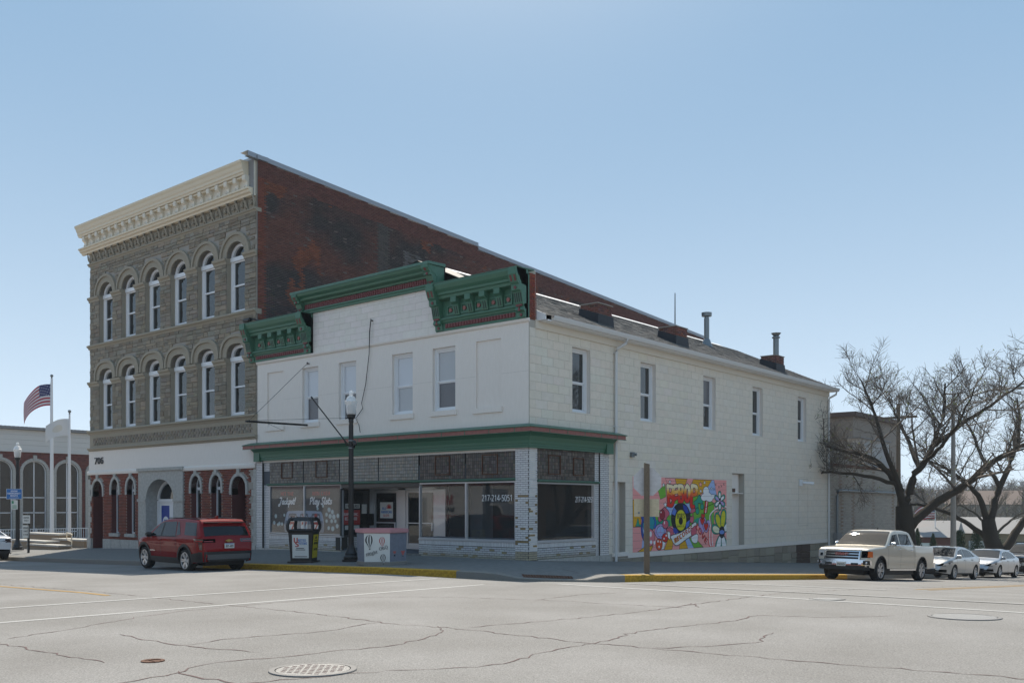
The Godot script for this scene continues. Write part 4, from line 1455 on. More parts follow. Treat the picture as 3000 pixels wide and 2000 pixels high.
func build_stone() -> void:
	var t := thing("stone_building", "three storey grey stone building with arched windows and dark brick side wall", "building")
	var z0 := 0.0
	var open := []
	var cxs := []
	for k in 6:
		var l := -28.28 + 2.28 * k
		open.append([l, l + 1.36])
		cxs.append(l + 0.68)
	# core walls with openings
	var b := on()
	var holes := []
	for q in open:
		holes.append([q[0], 5.63, q[1], 8.8])
		holes.append([q[0], 10.07, q[1], 13.15])
	b.wall(-29.3, 4.57, -14.68, 14.9, -0.005, holes)
	for k in 6:
		var a := b.arc(cxs[k], 8.2, 0.68, 0.55, 2.6)
		b.arch_fill(a, 8.8, -0.005)
		b.arch_soffit(a, -0.005, -0.62)
		a = b.arc(cxs[k], 12.54, 0.68, 0.6)
		b.arch_fill(a, 13.15, -0.005)
		b.arch_soffit(a, -0.005, -0.62)
	put(b, "front_wall", t, M.mortar)
	for q in holes:
		b = on()
		b.quad(V(q[0], q[1], 0), V(q[0], q[1], -0.62), V(q[0], q[3] - 0.6, -0.62), V(q[0], q[3] - 0.6, 0))
		b.quad(V(q[2], q[1], -0.62), V(q[2], q[1], 0), V(q[2], q[3] - 0.6, 0), V(q[2], q[3] - 0.6, -0.62))
		b.quad(V(q[0], q[1], 0), V(q[2], q[1], 0), V(q[2], q[1], -0.62), V(q[0], q[1], -0.62))
		put(b, "jamb", t, M.stone_trim)
	# stones of the piers and of the wall above the arches
	var st := []
	for k in 7:
		var l := -29.28 + 2.28 * k
		st.append_array(ashlar(l + 0.08 if k else -29.28, 5.63, l + 0.98 if k < 6 else -14.72, 7.9))
		st.append_array(ashlar(l + 0.08 if k else -29.28, 10.07, l + 0.98 if k < 6 else -14.72, 12.28))
	var ar := []
	for c in cxs:
		ar.append([c, 8.3, 1.1, 0.86, 7.0])
		ar.append([c, 12.55, 1.1, 0.98, 12.0])
	st.append_array(outside_arch(ashlar(-29.28, 8.16, -14.72, 9.87), ar))
	st.append_array(outside_arch(ashlar(-29.28, 12.54, -14.72, 14.18), ar))
	# smaller stones fill the gaps round the arches
	var small := []
	for y in [8.16, 8.28, 8.40, 8.52, 8.64, 8.76, 8.88, 9.0, 12.54, 12.66, 12.78, 12.9, 13.02, 13.14, 13.26, 13.38]:
		var x := -29.25
		while x < -14.9:
			var p := [x, y, 0.17, 0.105]
			var hit := false
			for s in st:
				if s[1] < y + 0.105 and s[1] + s[3] > y and s[0] < x + 0.17 and s[0] + s[2] > x: hit = true
			if not hit: small.append(p)
			x += 0.185
	st.append_array(outside_arch(small, ar))
	lay(t, "stone", st, FRONT, -0.005, 0.035, M.stone, stone_tone, 300, 0.014)
	# pier caps, arches with hood mouldings
	for k in 7:
		var l := -29.3 + 2.28 * k
		var xa: float = l + 0.06 if k else -29.36
		var xb: float = l + 1.04 if k < 6 else -14.66
		for y in [7.90, 12.28]:
			b = on()
			b.sweep([Vector2(-0.3, y), Vector2(0.05, y), Vector2(0.07, y + 0.1), Vector2(0.14, y + 0.15), Vector2(0.16, y + 0.25), Vector2(-0.3, y + 0.25)], xa, xb)
			put(b, "pier_cap", t, M.stone_trim)
	for c in cxs:
		for q in [[8.2, 0.55, 2.6, 0.34, 0.98], [12.54, 0.60, 2.0, 0.34, 0.98]]:
			b = on()
			var a := b.arc(c, q[0], 0.68, q[1], q[2])
			var o := b.arc(c, q[0], 0.98, q[1] + 0.28, q[2])
			b.arch_ring(a, o, -0.3, 0.05)
			put(b, "arch", t, M.stone_trim)
			b = on()
			var h := b.arc(c, q[0], 1.10, q[1] + 0.40, q[2])
			b.arch_ring(o, h, -0.05, 0.12)
			put(b, "hood_mould", t, M.stone_trim)
	for c in cxs:
		arched_window(t, c, 5.66, 8.18, 0.68, 0.55, 2.6, -0.20, 0.5)
		arched_window(t, c, 10.10, 12.52, 0.68, 0.60, 2.0, -0.20, 0.5)
	# string courses
	for s in [[9.85, 10.07, 0.16], [5.43, 5.64, 0.16], [4.57, 4.74, 0.14], [14.16, 14.32, 0.12]]:
		b = on()
		b.sweep([Vector2(-0.2, s[0]), Vector2(0.04, s[0]), Vector2(s[2] * 0.5, lerpf(s[0], s[1], 0.35)), Vector2(s[2], lerpf(s[0], s[1], 0.6)), Vector2(s[2], lerpf(s[0], s[1], 0.85)), Vector2(s[2] * 0.8, s[1]), Vector2(-0.2, s[1])], -29.4, -14.64)
		put(b, "string_course", t, M.stone_trim)
	# chequered band of small blocks
	b = on()
	b.box(-29.3, 4.74, -0.2, -14.66, 5.43, -0.02)
	put(b, "band_wall", t, M.mortar_grey)
	b = on()
	b.box(-29.3, 4.74, -0.02, -14.66, 4.86, 0.02)
	b.box(-29.3, 5.25, -0.02, -14.66, 5.43, 0.02)
	b.box(-29.3, 4.86, -0.02, -28.95, 5.25, 0.02)
	b.box(-14.98, 4.86, -0.02, -14.66, 5.25, 0.02)
	put(b, "band_frame", t, M.stone_trim)
	var ck := []
	for r in 3:
		for k in 52:
			ck.append([-28.92 + k * 0.2675 + (0.13 if r % 2 else 0.0), 4.87 + r * 0.128, 0.165, 0.118])
	lay(t, "block", ck, FRONT, -0.02, 0.03, M.stone, stone_tone, 160, 0.01)
	# egg frieze
	b = on()
	b.box(-29.35, 14.32, -0.2, -14.7, 14.82, 0.03)
	put(b, "frieze", t, M.stone_trim)
	for k in 23:
		var cx := -28.95 + k * 0.634
		b = on(Transform3D(Basis(), V(cx, 14.57, 0.03)))
		for s in [-1, 1]:
			b.tube([V(s * 0.25, -0.23, 0.03), V(s * 0.29, -0.08, 0.09), V(s * 0.29, 0.1, 0.12), V(s * 0.25, 0.24, 0.16)], [0.035, 0.045, 0.045, 0.035], 6)
		for q in 5:
			var e := TAU * q / 5
			b.tube([V(0.02 * cos(e), 0.02 * sin(e), 0.03), V(0.10 * cos(e), 0.12 * sin(e), 0.07)], [0.03, 0.045], 6, true)
		put(b, "rosette", t, M.stone_trim)
	# cream bracketed cornice
	b = on()
	b.box(-29.55, 14.82, -0.3, -14.75, 16.3, 0.12)
	var co := put(b, "cornice", t, M.cream_pale)
	b = on()
	b.sweep([Vector2(0.1, 14.80), Vector2(0.2, 14.82), Vector2(0.22, 14.9), Vector2(0.30, 14.95), Vector2(0.32, 15.04), Vector2(0.38, 15.06), Vector2(0.38, 15.13), Vector2(0.1, 15.14)], -29.75, -14.78, -0.3, 0)
	put(b, "lower_moulding", co, M.cream)
	b = on()
	b.sweep([Vector2(0.1, 15.70), Vector2(0.36, 15.72), Vector2(0.37, 15.80), Vector2(0.41, 15.83), Vector2(0.41, 15.93), Vector2(0.45, 16.0), Vector2(0.48, 16.12), Vector2(0.53, 16.2), Vector2(0.54, 16.29), Vector2(0.1, 16.31)], -29.7, -15.1, -0.45, 0)
	put(b, "crown_moulding", co, M.cream)
	for k in 22:
		var cx := -29.4 + k * 0.678
		b = on()
		b.sweep([Vector2(0.12, 15.14), Vector2(0.20, 15.14), Vector2(0.25, 15.20), Vector2(0.21, 15.32), Vector2(0.23, 15.42), Vector2(0.335, 15.50), Vector2(0.345, 15.60), Vector2(0.345, 15.7), Vector2(0.12, 15.7)], cx - 0.11, cx + 0.11)
		b.tube([V(cx - 0.05, 15.2, 0.25), V(cx, 15.26, 0.27), V(cx + 0.05, 15.2, 0.25), V(cx, 15.16, 0.24)], [0.03, 0.03, 0.03, 0.02], 6)
		put(b, "bracket", co, M.cream_pale)
		if k < 21:
			b = on()
			b.sweep([Vector2(0.12, 15.6), Vector2(0.3, 15.62), Vector2(0.3, 15.69), Vector2(0.12, 15.69)], cx + 0.12, cx + 0.55)
			put(b, "soffit_block", co, M.cream)
	b = on()
	b.quad(V(-15.05, 14.8, 0.13), V(-14.72, 14.8, 0.13), V(-14.72, 16.34, 0.13), V(-15.3, 16.34, 0.13))
	put(b, "end_plate", co, M.far_grey)
	b = on()
	b.box(-29.3, 16.32, -0.5, -14.55, 16.5, 0.05)
	put(b, "coping", t, M.grey_sheet)
	# side wall of brick with stains, a stepped top
	var top := func(d): return 16.34 - 0.0535 * d if d < 13.9 else 16.32 - 0.0535 * d - 0.13
	b = on()
	b.xf = Transform3D(SIDE.basis, V(-14.66, 0, 0))
	b.quad(V(0.0, -1.0, 0), V(39.0, -2.0, 0), V(39.0, top.call(39.0), 0), V(0.0, top.call(0.0), 0))
	var sw := put(b, "side_wall", t, M.mortar_grey)
	var big := FastNoiseLite.new()
	big.seed = 77
	big.frequency = 0.16
	big.fractal_octaves = 3
	var str := FastNoiseLite.new()
	str.seed = 5
	str.frequency = 0.5
	var fx := Transform3D(SIDE.basis, V(-14.66, 0, 0))
	var ghost := {}   # faded painted letters
	var keep := func(x, y): return y < top.call(x) - 0.02 and y > 7.9 + maxf(0.0, 2.2 - x * 0.02) - (2.3 if x < 6.0 else 0.0)
	var letters := func(x, y) -> bool:
		var u: float = x - 8.5
		var w: float = y - (13.95 - 0.0535 * x)
		if w < -1.2 or w > 0.75 or u < 0 or u > 6.6: return false
		var cell := fmod(u, 1.5)
		var n := int(u / 1.5)
		if cell > 1.15: return false
		var q: float = (w + 1.2) / 1.95
		match n:
			0: return cell < 0.28 or (q > 0.78) or (q > 0.40 and q < 0.55) or (cell > 0.85 and q > 0.45)
			1, 3: return absf(absf(cell - 0.57) - (1.0 - q) * 0.5) < 0.16 or (q > 0.25 and q < 0.38 and absf(cell - 0.57) < 0.35)
			2: return q < 0.45 and absf(cell - 0.57) < 0.15 or q >= 0.45 and absf(absf(cell - 0.57) - (q - 0.45) * 0.9) < 0.15
		return false
	var tone := func(x, y) -> Color:
		var n1 := big.get_noise_2d(x, y * 1.6)
		var n2 := str.get_noise_2d(x * 0.5, y * 0.3)
		var k := rng.randf_range(0.72, 1.2)
		var edge: float = top.call(x) - y
		var c := Color(0.105, 0.058, 0.047)
		if edge < 0.75: c = Color(0.155, 0.058, 0.045)
		elif x > 6.75 and x < 7.5: c = Color(0.10, 0.085, 0.075)
		elif x < 0.35: c = Color(0.21, 0.06, 0.035)
		else:
			var dark := clampf(n1 * 1.9 + 0.45 + (0.4 if x > 7.5 and x < 15 else 0.0), 0, 1)
			c = Color(0.155, 0.062, 0.045).lerp(Color(0.06, 0.047, 0.044), dark)
			if n2 > 0.28: c = c.lerp(Color(0.27, 0.075, 0.03), 0.7)
			if y < 10.4 and x < 6.7: c = c.lerp(Color(0.05, 0.042, 0.042), 0.7)
			if letters.call(x, y) and rng.randf() < 0.8: c = Color(0.15, 0.14, 0.135)
			if rng.randf() < 0.03: c = Color(0.15, 0.115, 0.10)
		return Color(c.r * k, c.g * k, c.b * k)
	lay(sw, "brick", bond(0.02, 7.0, 38.95, 16.4, 0.215, 0.0705, 0.011, keep), fx, 0.0, 0.012, M.brick, tone, 300, 0.003)
	b = on()
	b.xf = fx
	for q in [[-0.5, 13.9], [13.9, 39.1]]:
		var ya: float = top.call(q[0] + 0.01)
		var yb: float = top.call(q[1] - 0.02)
		for s in [0, 1]:
			pass
		b.quad(V(q[0], ya, 0.05), V(q[1], yb, 0.05), V(q[1], yb + 0.2, 0.05), V(q[0], ya + 0.2, 0.05))
		b.quad(V(q[0], ya + 0.2, 0.05), V(q[1], yb + 0.2, 0.05), V(q[1], yb + 0.2, -0.5), V(q[0], ya + 0.2, -0.5))
		b.quad(V(q[0], ya, -0.2), V(q[1], yb, -0.2), V(q[1], yb, 0.05), V(q[0], ya, 0.05))
		b.quad(V(q[1], yb, 0.05), V(q[1], yb, -0.5), V(q[1], yb + 0.2, -0.5), V(q[1], yb + 0.2, 0.05))
	put(b, "side_coping", t, M.grey_sheet)
	b = on()
	b.quad(V(-14.7, 15.9, -0.3), V(-14.7, 14.0, -39), V(-29.2, 14.0, -39), V(-29.2, 15.9, -0.3))
	b.quad(V(-14.66, -2, -39), V(-29.3, -2, -39), V(-29.3, 14.2, -39), V(-14.66, 14.2, -39))
	b.quad(V(-29.3, -2, -39), V(-29.3, -2, 0), V(-29.3, 16.3, 0), V(-29.3, 14.2, -39))
	put(b, "rear_walls", t, M.mortar_grey)
	b = on()
	b.tube([V(-15.35, 9.6, 0.16), V(-14.95, 9.6, 0.16)], [0.09, 0.09], 8, true)
	b.tube([V(-14.95, 9.65, 0.1), V(-14.4, 9.5, 0.02)], [0.03, 0.03], 6)
	put(b, "service_head", t, M.black_iron)
	build_stone_ground(t)

func build_stone_ground(t: Node3D) -> void:
	# white rendered band with the house number
	var b := on()
	b.box(-29.42, 3.55, -0.3, -14.72, 4.57, 0.01)
	b.sweep([Vector2(-0.2, 3.35), Vector2(0.06, 3.35), Vector2(0.08, 3.42), Vector2(0.08, 3.5), Vector2(0.03, 3.56), Vector2(-0.2, 3.57)], -29.5, -14.72)
	put(b, "rendered_band", t, M.stucco)
	text_mesh(t, "house_number", "706", Transform3D(Basis(), V(-28.32, 4.07, 0.015)), 0.34, 0.92, M.lettering_black, 0.03)
	# opening centres: [centre, half width of the surround, spring, kind]
	var ops := [[-28.49, 0.65, 2.52, "door"], [-26.70, 0.50, 2.58, "win"], [-25.13, 0.52, 2.58, "win"], [-19.33, 0.52, 2.60, "win"], [-17.71, 0.52, 2.60, "win"], [-15.98, 0.66, 2.52, "door"]]
	var holes := []
	for o in ops: holes.append([o[0] - o[1] + 0.13, -0.6 if o[3] == "door" else 0.38, o[0] + o[1] - 0.13, 3.2])
	holes.append([-24.29, -0.6, -20.31, 3.40])
	b = on()
	b.wall(-29.4, -0.6, -14.72, 3.4, -0.02, holes)
	for o in ops:
		var a := b.arc(o[0], o[2], o[1] - 0.13, 0.52)
		b.arch_fill(a, 3.2, -0.02)
	put(b, "ground_storey_wall", t, M.mortar)
	var keep := func(x, y):
		if x > -24.3 and x < -20.3: return false
		if x < -29.05 and fmod(y + 0.07, 0.56) > 0.28 and x < -29.2: return false
		if x < -29.25 or x > -14.98: return false
		if x > -15.2 and fmod(y + 0.07, 0.56) > 0.28: return false
		for o in ops:
			if o[3] == "win" and absf(x - o[0]) < o[1] + 0.02 and y > 0.2 and y < 0.4: return false
			if absf(x - o[0]) < o[1] - 0.13 + 0.02 and y < o[2] and (o[3] == "door" or y > 0.38): return false
			if y >= o[2] - 0.3 and Vector2((x - o[0]) / (o[1] + 0.06), (maxf(y, o[2]) - o[2]) / 0.74).length() < 1.0: return false
			if absf(x - o[0]) < 0.14 and y > 3.1: return false
		return true
	lay(t, "brick", bond(-29.27, 0.08, -14.96, 3.36, 0.215, 0.0745, 0.012, keep), FRONT, -0.02, 0.012, M.brick, vary(Color(0.215, 0.062, 0.042), 0.28, 0.12), 300, 0.002)
	# quoins of pale stone at both ends, plinth
	for y in 13:
		var hh := 0.28
		var w: float = 0.34 if y % 2 else 0.2
		b = on()
		b.box(-29.46, -0.5 + y * hh + 0.004, -0.1, -29.46 + w, -0.5 + (y + 1) * hh - 0.004, 0.03)
		put(b, "quoin", t, M.limestone)
		b = on()
		b.box(-14.70 - w, -0.35 + y * hh + 0.004, -0.1, -14.70, -0.35 + (y + 1) * hh - 0.004, 0.03)
		put(b, "quoin", t, M.limestone)
	for q in [[-29.55, -29.12], [-27.85, -27.0], [-26.99, -26.1], [-26.09, -25.2], [-25.19, -24.3], [-20.3, -19.4], [-19.39, -18.5], [-18.49, -17.6], [-17.59, -16.64], [-15.32, -14.7]]:
		b = on()
		b.box(q[0] + 0.005, -0.9, -0.2, q[1] - 0.005, 0.075, 0.07)
		put(b, "plinth_stone", t, M.limestone)
	for o in ops:
		b = on()
		var a := b.arc(o[0], o[2], o[1] - 0.13, 0.52)
		var c := b.arc(o[0], o[2], o[1], 0.66)
		b.arch_ring(a, c, -0.3, 0.05)
		b.box(o[0] - o[1], o[2] - 0.28, -0.3, o[0] - o[1] + 0.13, o[2], 0.05)
		b.box(o[0] + o[1] - 0.13, o[2] - 0.28, -0.3, o[0] + o[1], o[2], 0.05)
		b.prism([Vector2(o[0] - 0.08, o[2] + 0.56), Vector2(o[0] + 0.08, o[2] + 0.56), Vector2(o[0] + 0.12, 3.36), Vector2(o[0] - 0.12, 3.36)], -0.05, 0.07)
		put(b, "arch_surround", t, M.limestone)
		var hw: float = o[1] - 0.13
		b = on()
		var y0: float = -0.6 if o[3] == "door" else 0.38
		b.quad(V(o[0] - hw, y0, 0.0), V(o[0] - hw, y0, -1.6), V(o[0] - hw, o[2], -1.6), V(o[0] - hw, o[2], 0.0))
		b.quad(V(o[0] + hw, y0, -1.6), V(o[0] + hw, y0, 0.0), V(o[0] + hw, o[2], 0.0), V(o[0] + hw, o[2], -1.6))
		b.arch_soffit(a, -0.01, -1.6)
		put(b, "reveal", t, M.mud_red)
		if o[3] == "win":
			var y1: float = o[2]
			b = on()
			var i := b.arc(o[0], y1, hw - 0.05, 0.47)
			b.arch_ring(i, a, -0.34, -0.26)
			b.box(o[0] - hw, 0.38, -0.34, o[0] - hw + 0.06, y1, -0.26)
			b.box(o[0] + hw - 0.06, 0.38, -0.34, o[0] + hw, y1, -0.26)
			b.box(o[0] - hw + 0.06, 0.38, -0.34, o[0] + hw - 0.06, 0.45, -0.26)
			b.box(o[0] - hw + 0.06, y1 - 0.13, -0.34, o[0] + hw - 0.06, y1, -0.25)
			var f := put(b, "window", t, M.white_paint)
			b = on()
			b.quad(V(o[0] - hw + 0.06, 0.45, -0.31), V(o[0] + hw - 0.06, 0.45, -0.31), V(o[0] + hw - 0.06, y1 - 0.13, -0.31), V(o[0] - hw + 0.06, y1 - 0.13, -0.31))
			put(b, "pane", f, M.dark_pane)
			b = on()
			b.arch_face(i, y1, -0.31)
			put(b, "fan_light", f, M.dark_pane)
			b = on()
			b.box(o[0] - o[1] + 0.02, 0.22, -0.2, o[0] + o[1] - 0.02, 0.375, 0.09)
			put(b, "sill", t, M.limestone)
			b = on()
			b.box(o[0] + 0.02, 1.12, -0.305, o[0] + 0.22, 1.42, -0.3)
			put(b, "notice", f, M.notice_orange)
			if o[0] < -25.0 and o[0] > -25.5:
				b = on()
				b.box(o[0] + 0.02, 0.72, -0.305, o[0] + 0.22, 1.04, -0.3)
				put(b, "notice", f, M.notice_green)
				b = on()
				b.box(o[0] - 0.1, 0.46, -0.305, o[0] + 0.26, 0.66, -0.3)
				put(b, "notice", f, M.sign_white)
		else:
			b = on()
			b.quad(V(o[0] - hw, -0.6, -1.6), V(o[0] + hw, -0.6, -1.6), V(o[0] + hw, 3.1, -1.6), V(o[0] - hw, 3.1, -1.6))
			put(b, "passage_end", t, M.inside_dark)
			b = on()
			b.frame(o[0] - hw + 0.05, -0.45, o[0] + hw - 0.05, 2.4, 0.1, -1.58, -1.5)
			put(b, "door", t, M.dark_alu)
	# stone portal with double doors
	b = on()
	var pa := b.arc(-22.35, 2.05, 1.24, 0.97)
	b.wall(-24.29, -0.6, -20.31, 3.5, 0.08, [[-23.59, -0.6, -21.11, 3.02]])
	b.arch_fill(pa, 3.02, 0.08)
	b.arch_soffit(pa, 0.08, -0.75)
	b.quad(V(-23.59, -0.6, 0.08), V(-23.59, -0.6, -0.75), V(-23.59, 2.05, -0.75), V(-23.59, 2.05, 0.08))
	b.quad(V(-21.11, -0.6, -0.75), V(-21.11, -0.6, 0.08), V(-21.11, 2.05, 0.08), V(-21.11, 2.05, -0.75))
	b.quad(V(-20.31, -0.6, 0.08), V(-20.31, -0.6, -0.05), V(-20.31, 3.5, -0.05), V(-20.31, 3.5, 0.08))
	b.quad(V(-24.29, -0.6, -0.05), V(-24.29, -0.6, 0.08), V(-24.29, 3.5, 0.08), V(-24.29, 3.5, -0.05))
	b.box(-24.35, 3.42, -0.1, -20.25, 3.56, 0.15)
	b.box(-24.36, 1.96, 0.0, -23.585, 2.08, 0.12)
	b.box(-21.115, 1.96, 0.0, -20.24, 2.08, 0.12)
	var po := put(b, "portal", t, M.limestone)
	b = on()
	var o1 := b.arc(-22.35, 2.05, 1.23, 0.96)
	var i1 := b.arc(-22.35, 2.05, 1.06, 0.82)
	b.arch_ring(i1, o1, -0.62, -0.5)
	b.box(-23.58, -0.5, -0.62, -23.42, 2.0, -0.5)
	b.box(-21.28, -0.5, -0.62, -21.12, 2.0, -0.5)
	b.box(-23.42, 1.93, -0.62, -21.28, 2.08, -0.48)
	put(b, "door_frame", po, M.white_paint)
	b = on()
	b.arch_face(i1, 2.08, -0.57)
	put(b, "fan_light", po, M.dark_pane)
	for k in 2:
		var xa := -23.42 + k * 1.07
		b = on()
		b.frame(xa, -0.42, xa + 1.07, 1.93, 0.16, -0.6, -0.54)
		var d := put(b, "door", po, M.white_paint)
		b = on()
		b.quad(V(xa + 0.16, -0.26, -0.565), V(xa + 0.91, -0.26, -0.565), V(xa + 0.91, 1.77, -0.565), V(xa + 0.16, 1.77, -0.565))
		put(b, "blue_panel", d, M.poster_blue)
		b = on()
		var pp := []
		for q in 24: pp.append(Vector2(xa + 0.535 + 0.27 * cos(TAU * q / 24), 0.98 + 0.27 * sin(TAU * q / 24)))
		b.prism(pp, -0.564, -0.561)
		put(b, "round_emblem", d, M.lettering_white)
		var sk := Transform3D(Basis(V(1, 0, 0), V(0.22, 1, 0), V(0, 0, 1)), V(xa + 0.535, 0.98, -0.561))
		text_mesh(d, "emblem_letters", "TR", sk, 0.24, 0.34, M.poster_blue, 0.003)
		b = on()
		b.box(xa + 0.30, 0.58, -0.564, xa + 0.74, 0.595, -0.562)
		b.box(xa + 0.25, 0.53, -0.564, xa + 0.82, 0.545, -0.562)
		put(b, "caption", d, M.lettering_white)

func flag_mesh(w: float, h: float, drop: float, swing: float, stars: bool) -> MB:
	# cloth hung from (0,0) down to (0,-h), blown towards -x and sagging
	var b := on()
	var nx := 26
	var ny := 26
	var f := func(u, v):
		var sag: float = drop * u * u
		return V(-w * u * cos(sag * 0.5) * 0.9, -h * v - w * u * sin(sag) * 0.75, sin(u * 7.0 + v * 2.0) * swing * (0.3 + u))
	for i in nx:
		for j in ny:
			var u0 := float(i) / nx
			var u1 := float(i + 1) / nx
			var v0 := float(j) / ny
			var v1 := float(j + 1) / ny
			if stars:
				b.col = Color(0.36, 0.03, 0.05) if j % 4 < 2 else Color(0.6, 0.6, 0.62)
				if u0 < 0.42 and v0 < 0.53: b.col = Color(0.025, 0.03, 0.11) if (i * 5 + j * 3) % 7 else Color(0.5, 0.5, 0.55)
			else:
				b.col = Color(0.66, 0.65, 0.63)
				if Vector2(u0 - 0.5, v0 - 0.5).length() < 0.22: b.col = Color(0.62, 0.58, 0.50)
			b.quad(f.call(u0, v1), f.call(u1, v1), f.call(u1, v0), f.call(u0, v0))
	return b

func flagpole(label: String, at: Vector3, hh: float, r: float) -> Node3D:
	var t := thing("flagpole", label, "flagpole", at)
	var b := on()
	b.tube([V(0, 0, 0), V(0, hh * 0.5, 0), V(0, hh, 0)], [r, r * 0.85, r * 0.55], 12)
	put(b, "pole", t, M.white_paint)
	b = on(Transform3D(Basis(), V(0, hh, 0)))
	b.lathe([Vector2(0.02, 0), Vector2(0.06, 0.02), Vector2(0.06, 0.06), Vector2(0.03, 0.08), Vector2(0.09, 0.13), Vector2(0.11, 0.2), Vector2(0.07, 0.28), Vector2(0, 0.3)], 12)
	put(b, "finial", t, M.galv)
	b = on()
	b.tube([V(0.02, hh - 0.3, 0.1), V(0.0, 1.0, 0.13)], [0.012, 0.012], 4)
	put(b, "halyard", t, M.white_paint)
	return t

func lamp_post(label: String, at: Vector3, hh: float, arm: bool) -> Node3D:
	var t := thing("street_lamp", label, "street lamp", at, 0.0, "black acorn street lamps")
	var b := on()
	b.lathe([Vector2(0.30, 0), Vector2(0.30, 0.06), Vector2(0.24, 0.07), Vector2(0.245, 0.16), Vector2(0.19, 0.22), Vector2(0.20, 0.26), Vector2(0.13, 0.42), Vector2(0.10, 0.55), Vector2(0.10, 0.62)], 20)
	put(b, "base", t, M.black_iron)
	b = on()
	b.tube([V(0, 0.6, 0), V(0, hh * 0.82, 0)], [0.088, 0.068], 16)
	for k in 12:
		var q := TAU * k / 12
		b.tube([V(cos(q) * 0.086, 0.62, sin(q) * 0.086), V(cos(q) * 0.068, hh * 0.8, sin(q) * 0.068)], [0.012, 0.010], 4)
	put(b, "shaft", t, M.black_iron)
	b = on(Transform3D(Basis(), V(0, hh * 0.81, 0)))
	b.lathe([Vector2(0.07, 0), Vector2(0.085, 0.05), Vector2(0.08, 0.1), Vector2(0.10, 0.14), Vector2(0.14, 0.17), Vector2(0.15, 0.25), Vector2(0.15, 0.27), Vector2(0.12, 0.28), Vector2(0, 0.28)], 18)
	put(b, "fitter", t, M.black_iron)
	var g := hh * 0.81 + 0.27
	var k := (hh - g) / 0.74
	b = on(Transform3D(Basis.from_scale(V(1, k, 1)), V(0, g, 0)))
	b.lathe([Vector2(0.13, 0.0), Vector2(0.15, 0.05), Vector2(0.165, 0.16), Vector2(0.175, 0.28), Vector2(0.205, 0.37), Vector2(0.21, 0.40), Vector2(0.17, 0.44), Vector2(0.15, 0.50), Vector2(0.10, 0.56), Vector2(0.06, 0.58), Vector2(0.075, 0.62), Vector2(0.07, 0.68), Vector2(0.03, 0.73), Vector2(0, 0.74)], 24)
	put(b, "globe", t, M.lamp_glass)
	b = on(Transform3D(Basis.from_scale(V(1, k, 1)), V(0, g, 0)))
	b.lathe([Vector2(0.05, 0.0), Vector2(0.10, 0.06), Vector2(0.11, 0.22), Vector2(0.06, 0.30), Vector2(0.0, 0.32)], 16)
	put(b, "reflector", t, M.inside_white)
	if arm:
		b = on()
		var fy := hh * 0.66
		b.tube([V(0.06, fy + 0.2, 0.0), V(0.16, fy + 0.22, 0), V(0.2, fy + 0.13, 0), V(0.14, fy + 0.05, 0), V(0.06, fy + 0.04, 0)], [0.03, 0.06, 0.07, 0.05, 0.03], 8)
		put(b, "outlet_box", t, M.black_iron)
		b = on()
		fy = hh * 0.70
		b.lathe([Vector2(0.092, 3.92), Vector2(0.096, 3.93), Vector2(0.096, 3.95), Vector2(0.092, 3.96)], 16)
		b.lathe([Vector2(0.092, 3.68), Vector2(0.096, 3.69), Vector2(0.096, 3.71), Vector2(0.092, 3.72)], 16)
		put(b, "strap", t, M.galv)
		b = on()
		b.tube([V(-0.10, 3.78, 0.06), V(-0.14, 3.95, 0.16)], [0.035, 0.03], 8, true)
		b.tube([V(-0.12, 3.88, 0.1), V(-0.75, 5.3, 1.0)], [0.022, 0.02], 8, true)
		b.tube([V(-0.74, 5.28, 0.99), V(-0.77, 5.34, 1.02)], [0.035, 0.03], 8, true)
		put(b, "banner_arm", t, M.black_iron)
	return t

func sign_plate(parent: Node, called: String, xf: Transform3D, w: float, h: float, m: Material, lines: Array, ink: Material) -> void:
	var b := on(xf)
	b.box(-w / 2, -h / 2, -0.004, w / 2, h / 2, 0.0)
	var p := put(b, called, parent, m)
	for l in lines:
		text_mesh(p, "lettering", l[0], xf * Transform3D(Basis(), V(0, l[1], 0)), l[2], l[3], ink, 0.004)

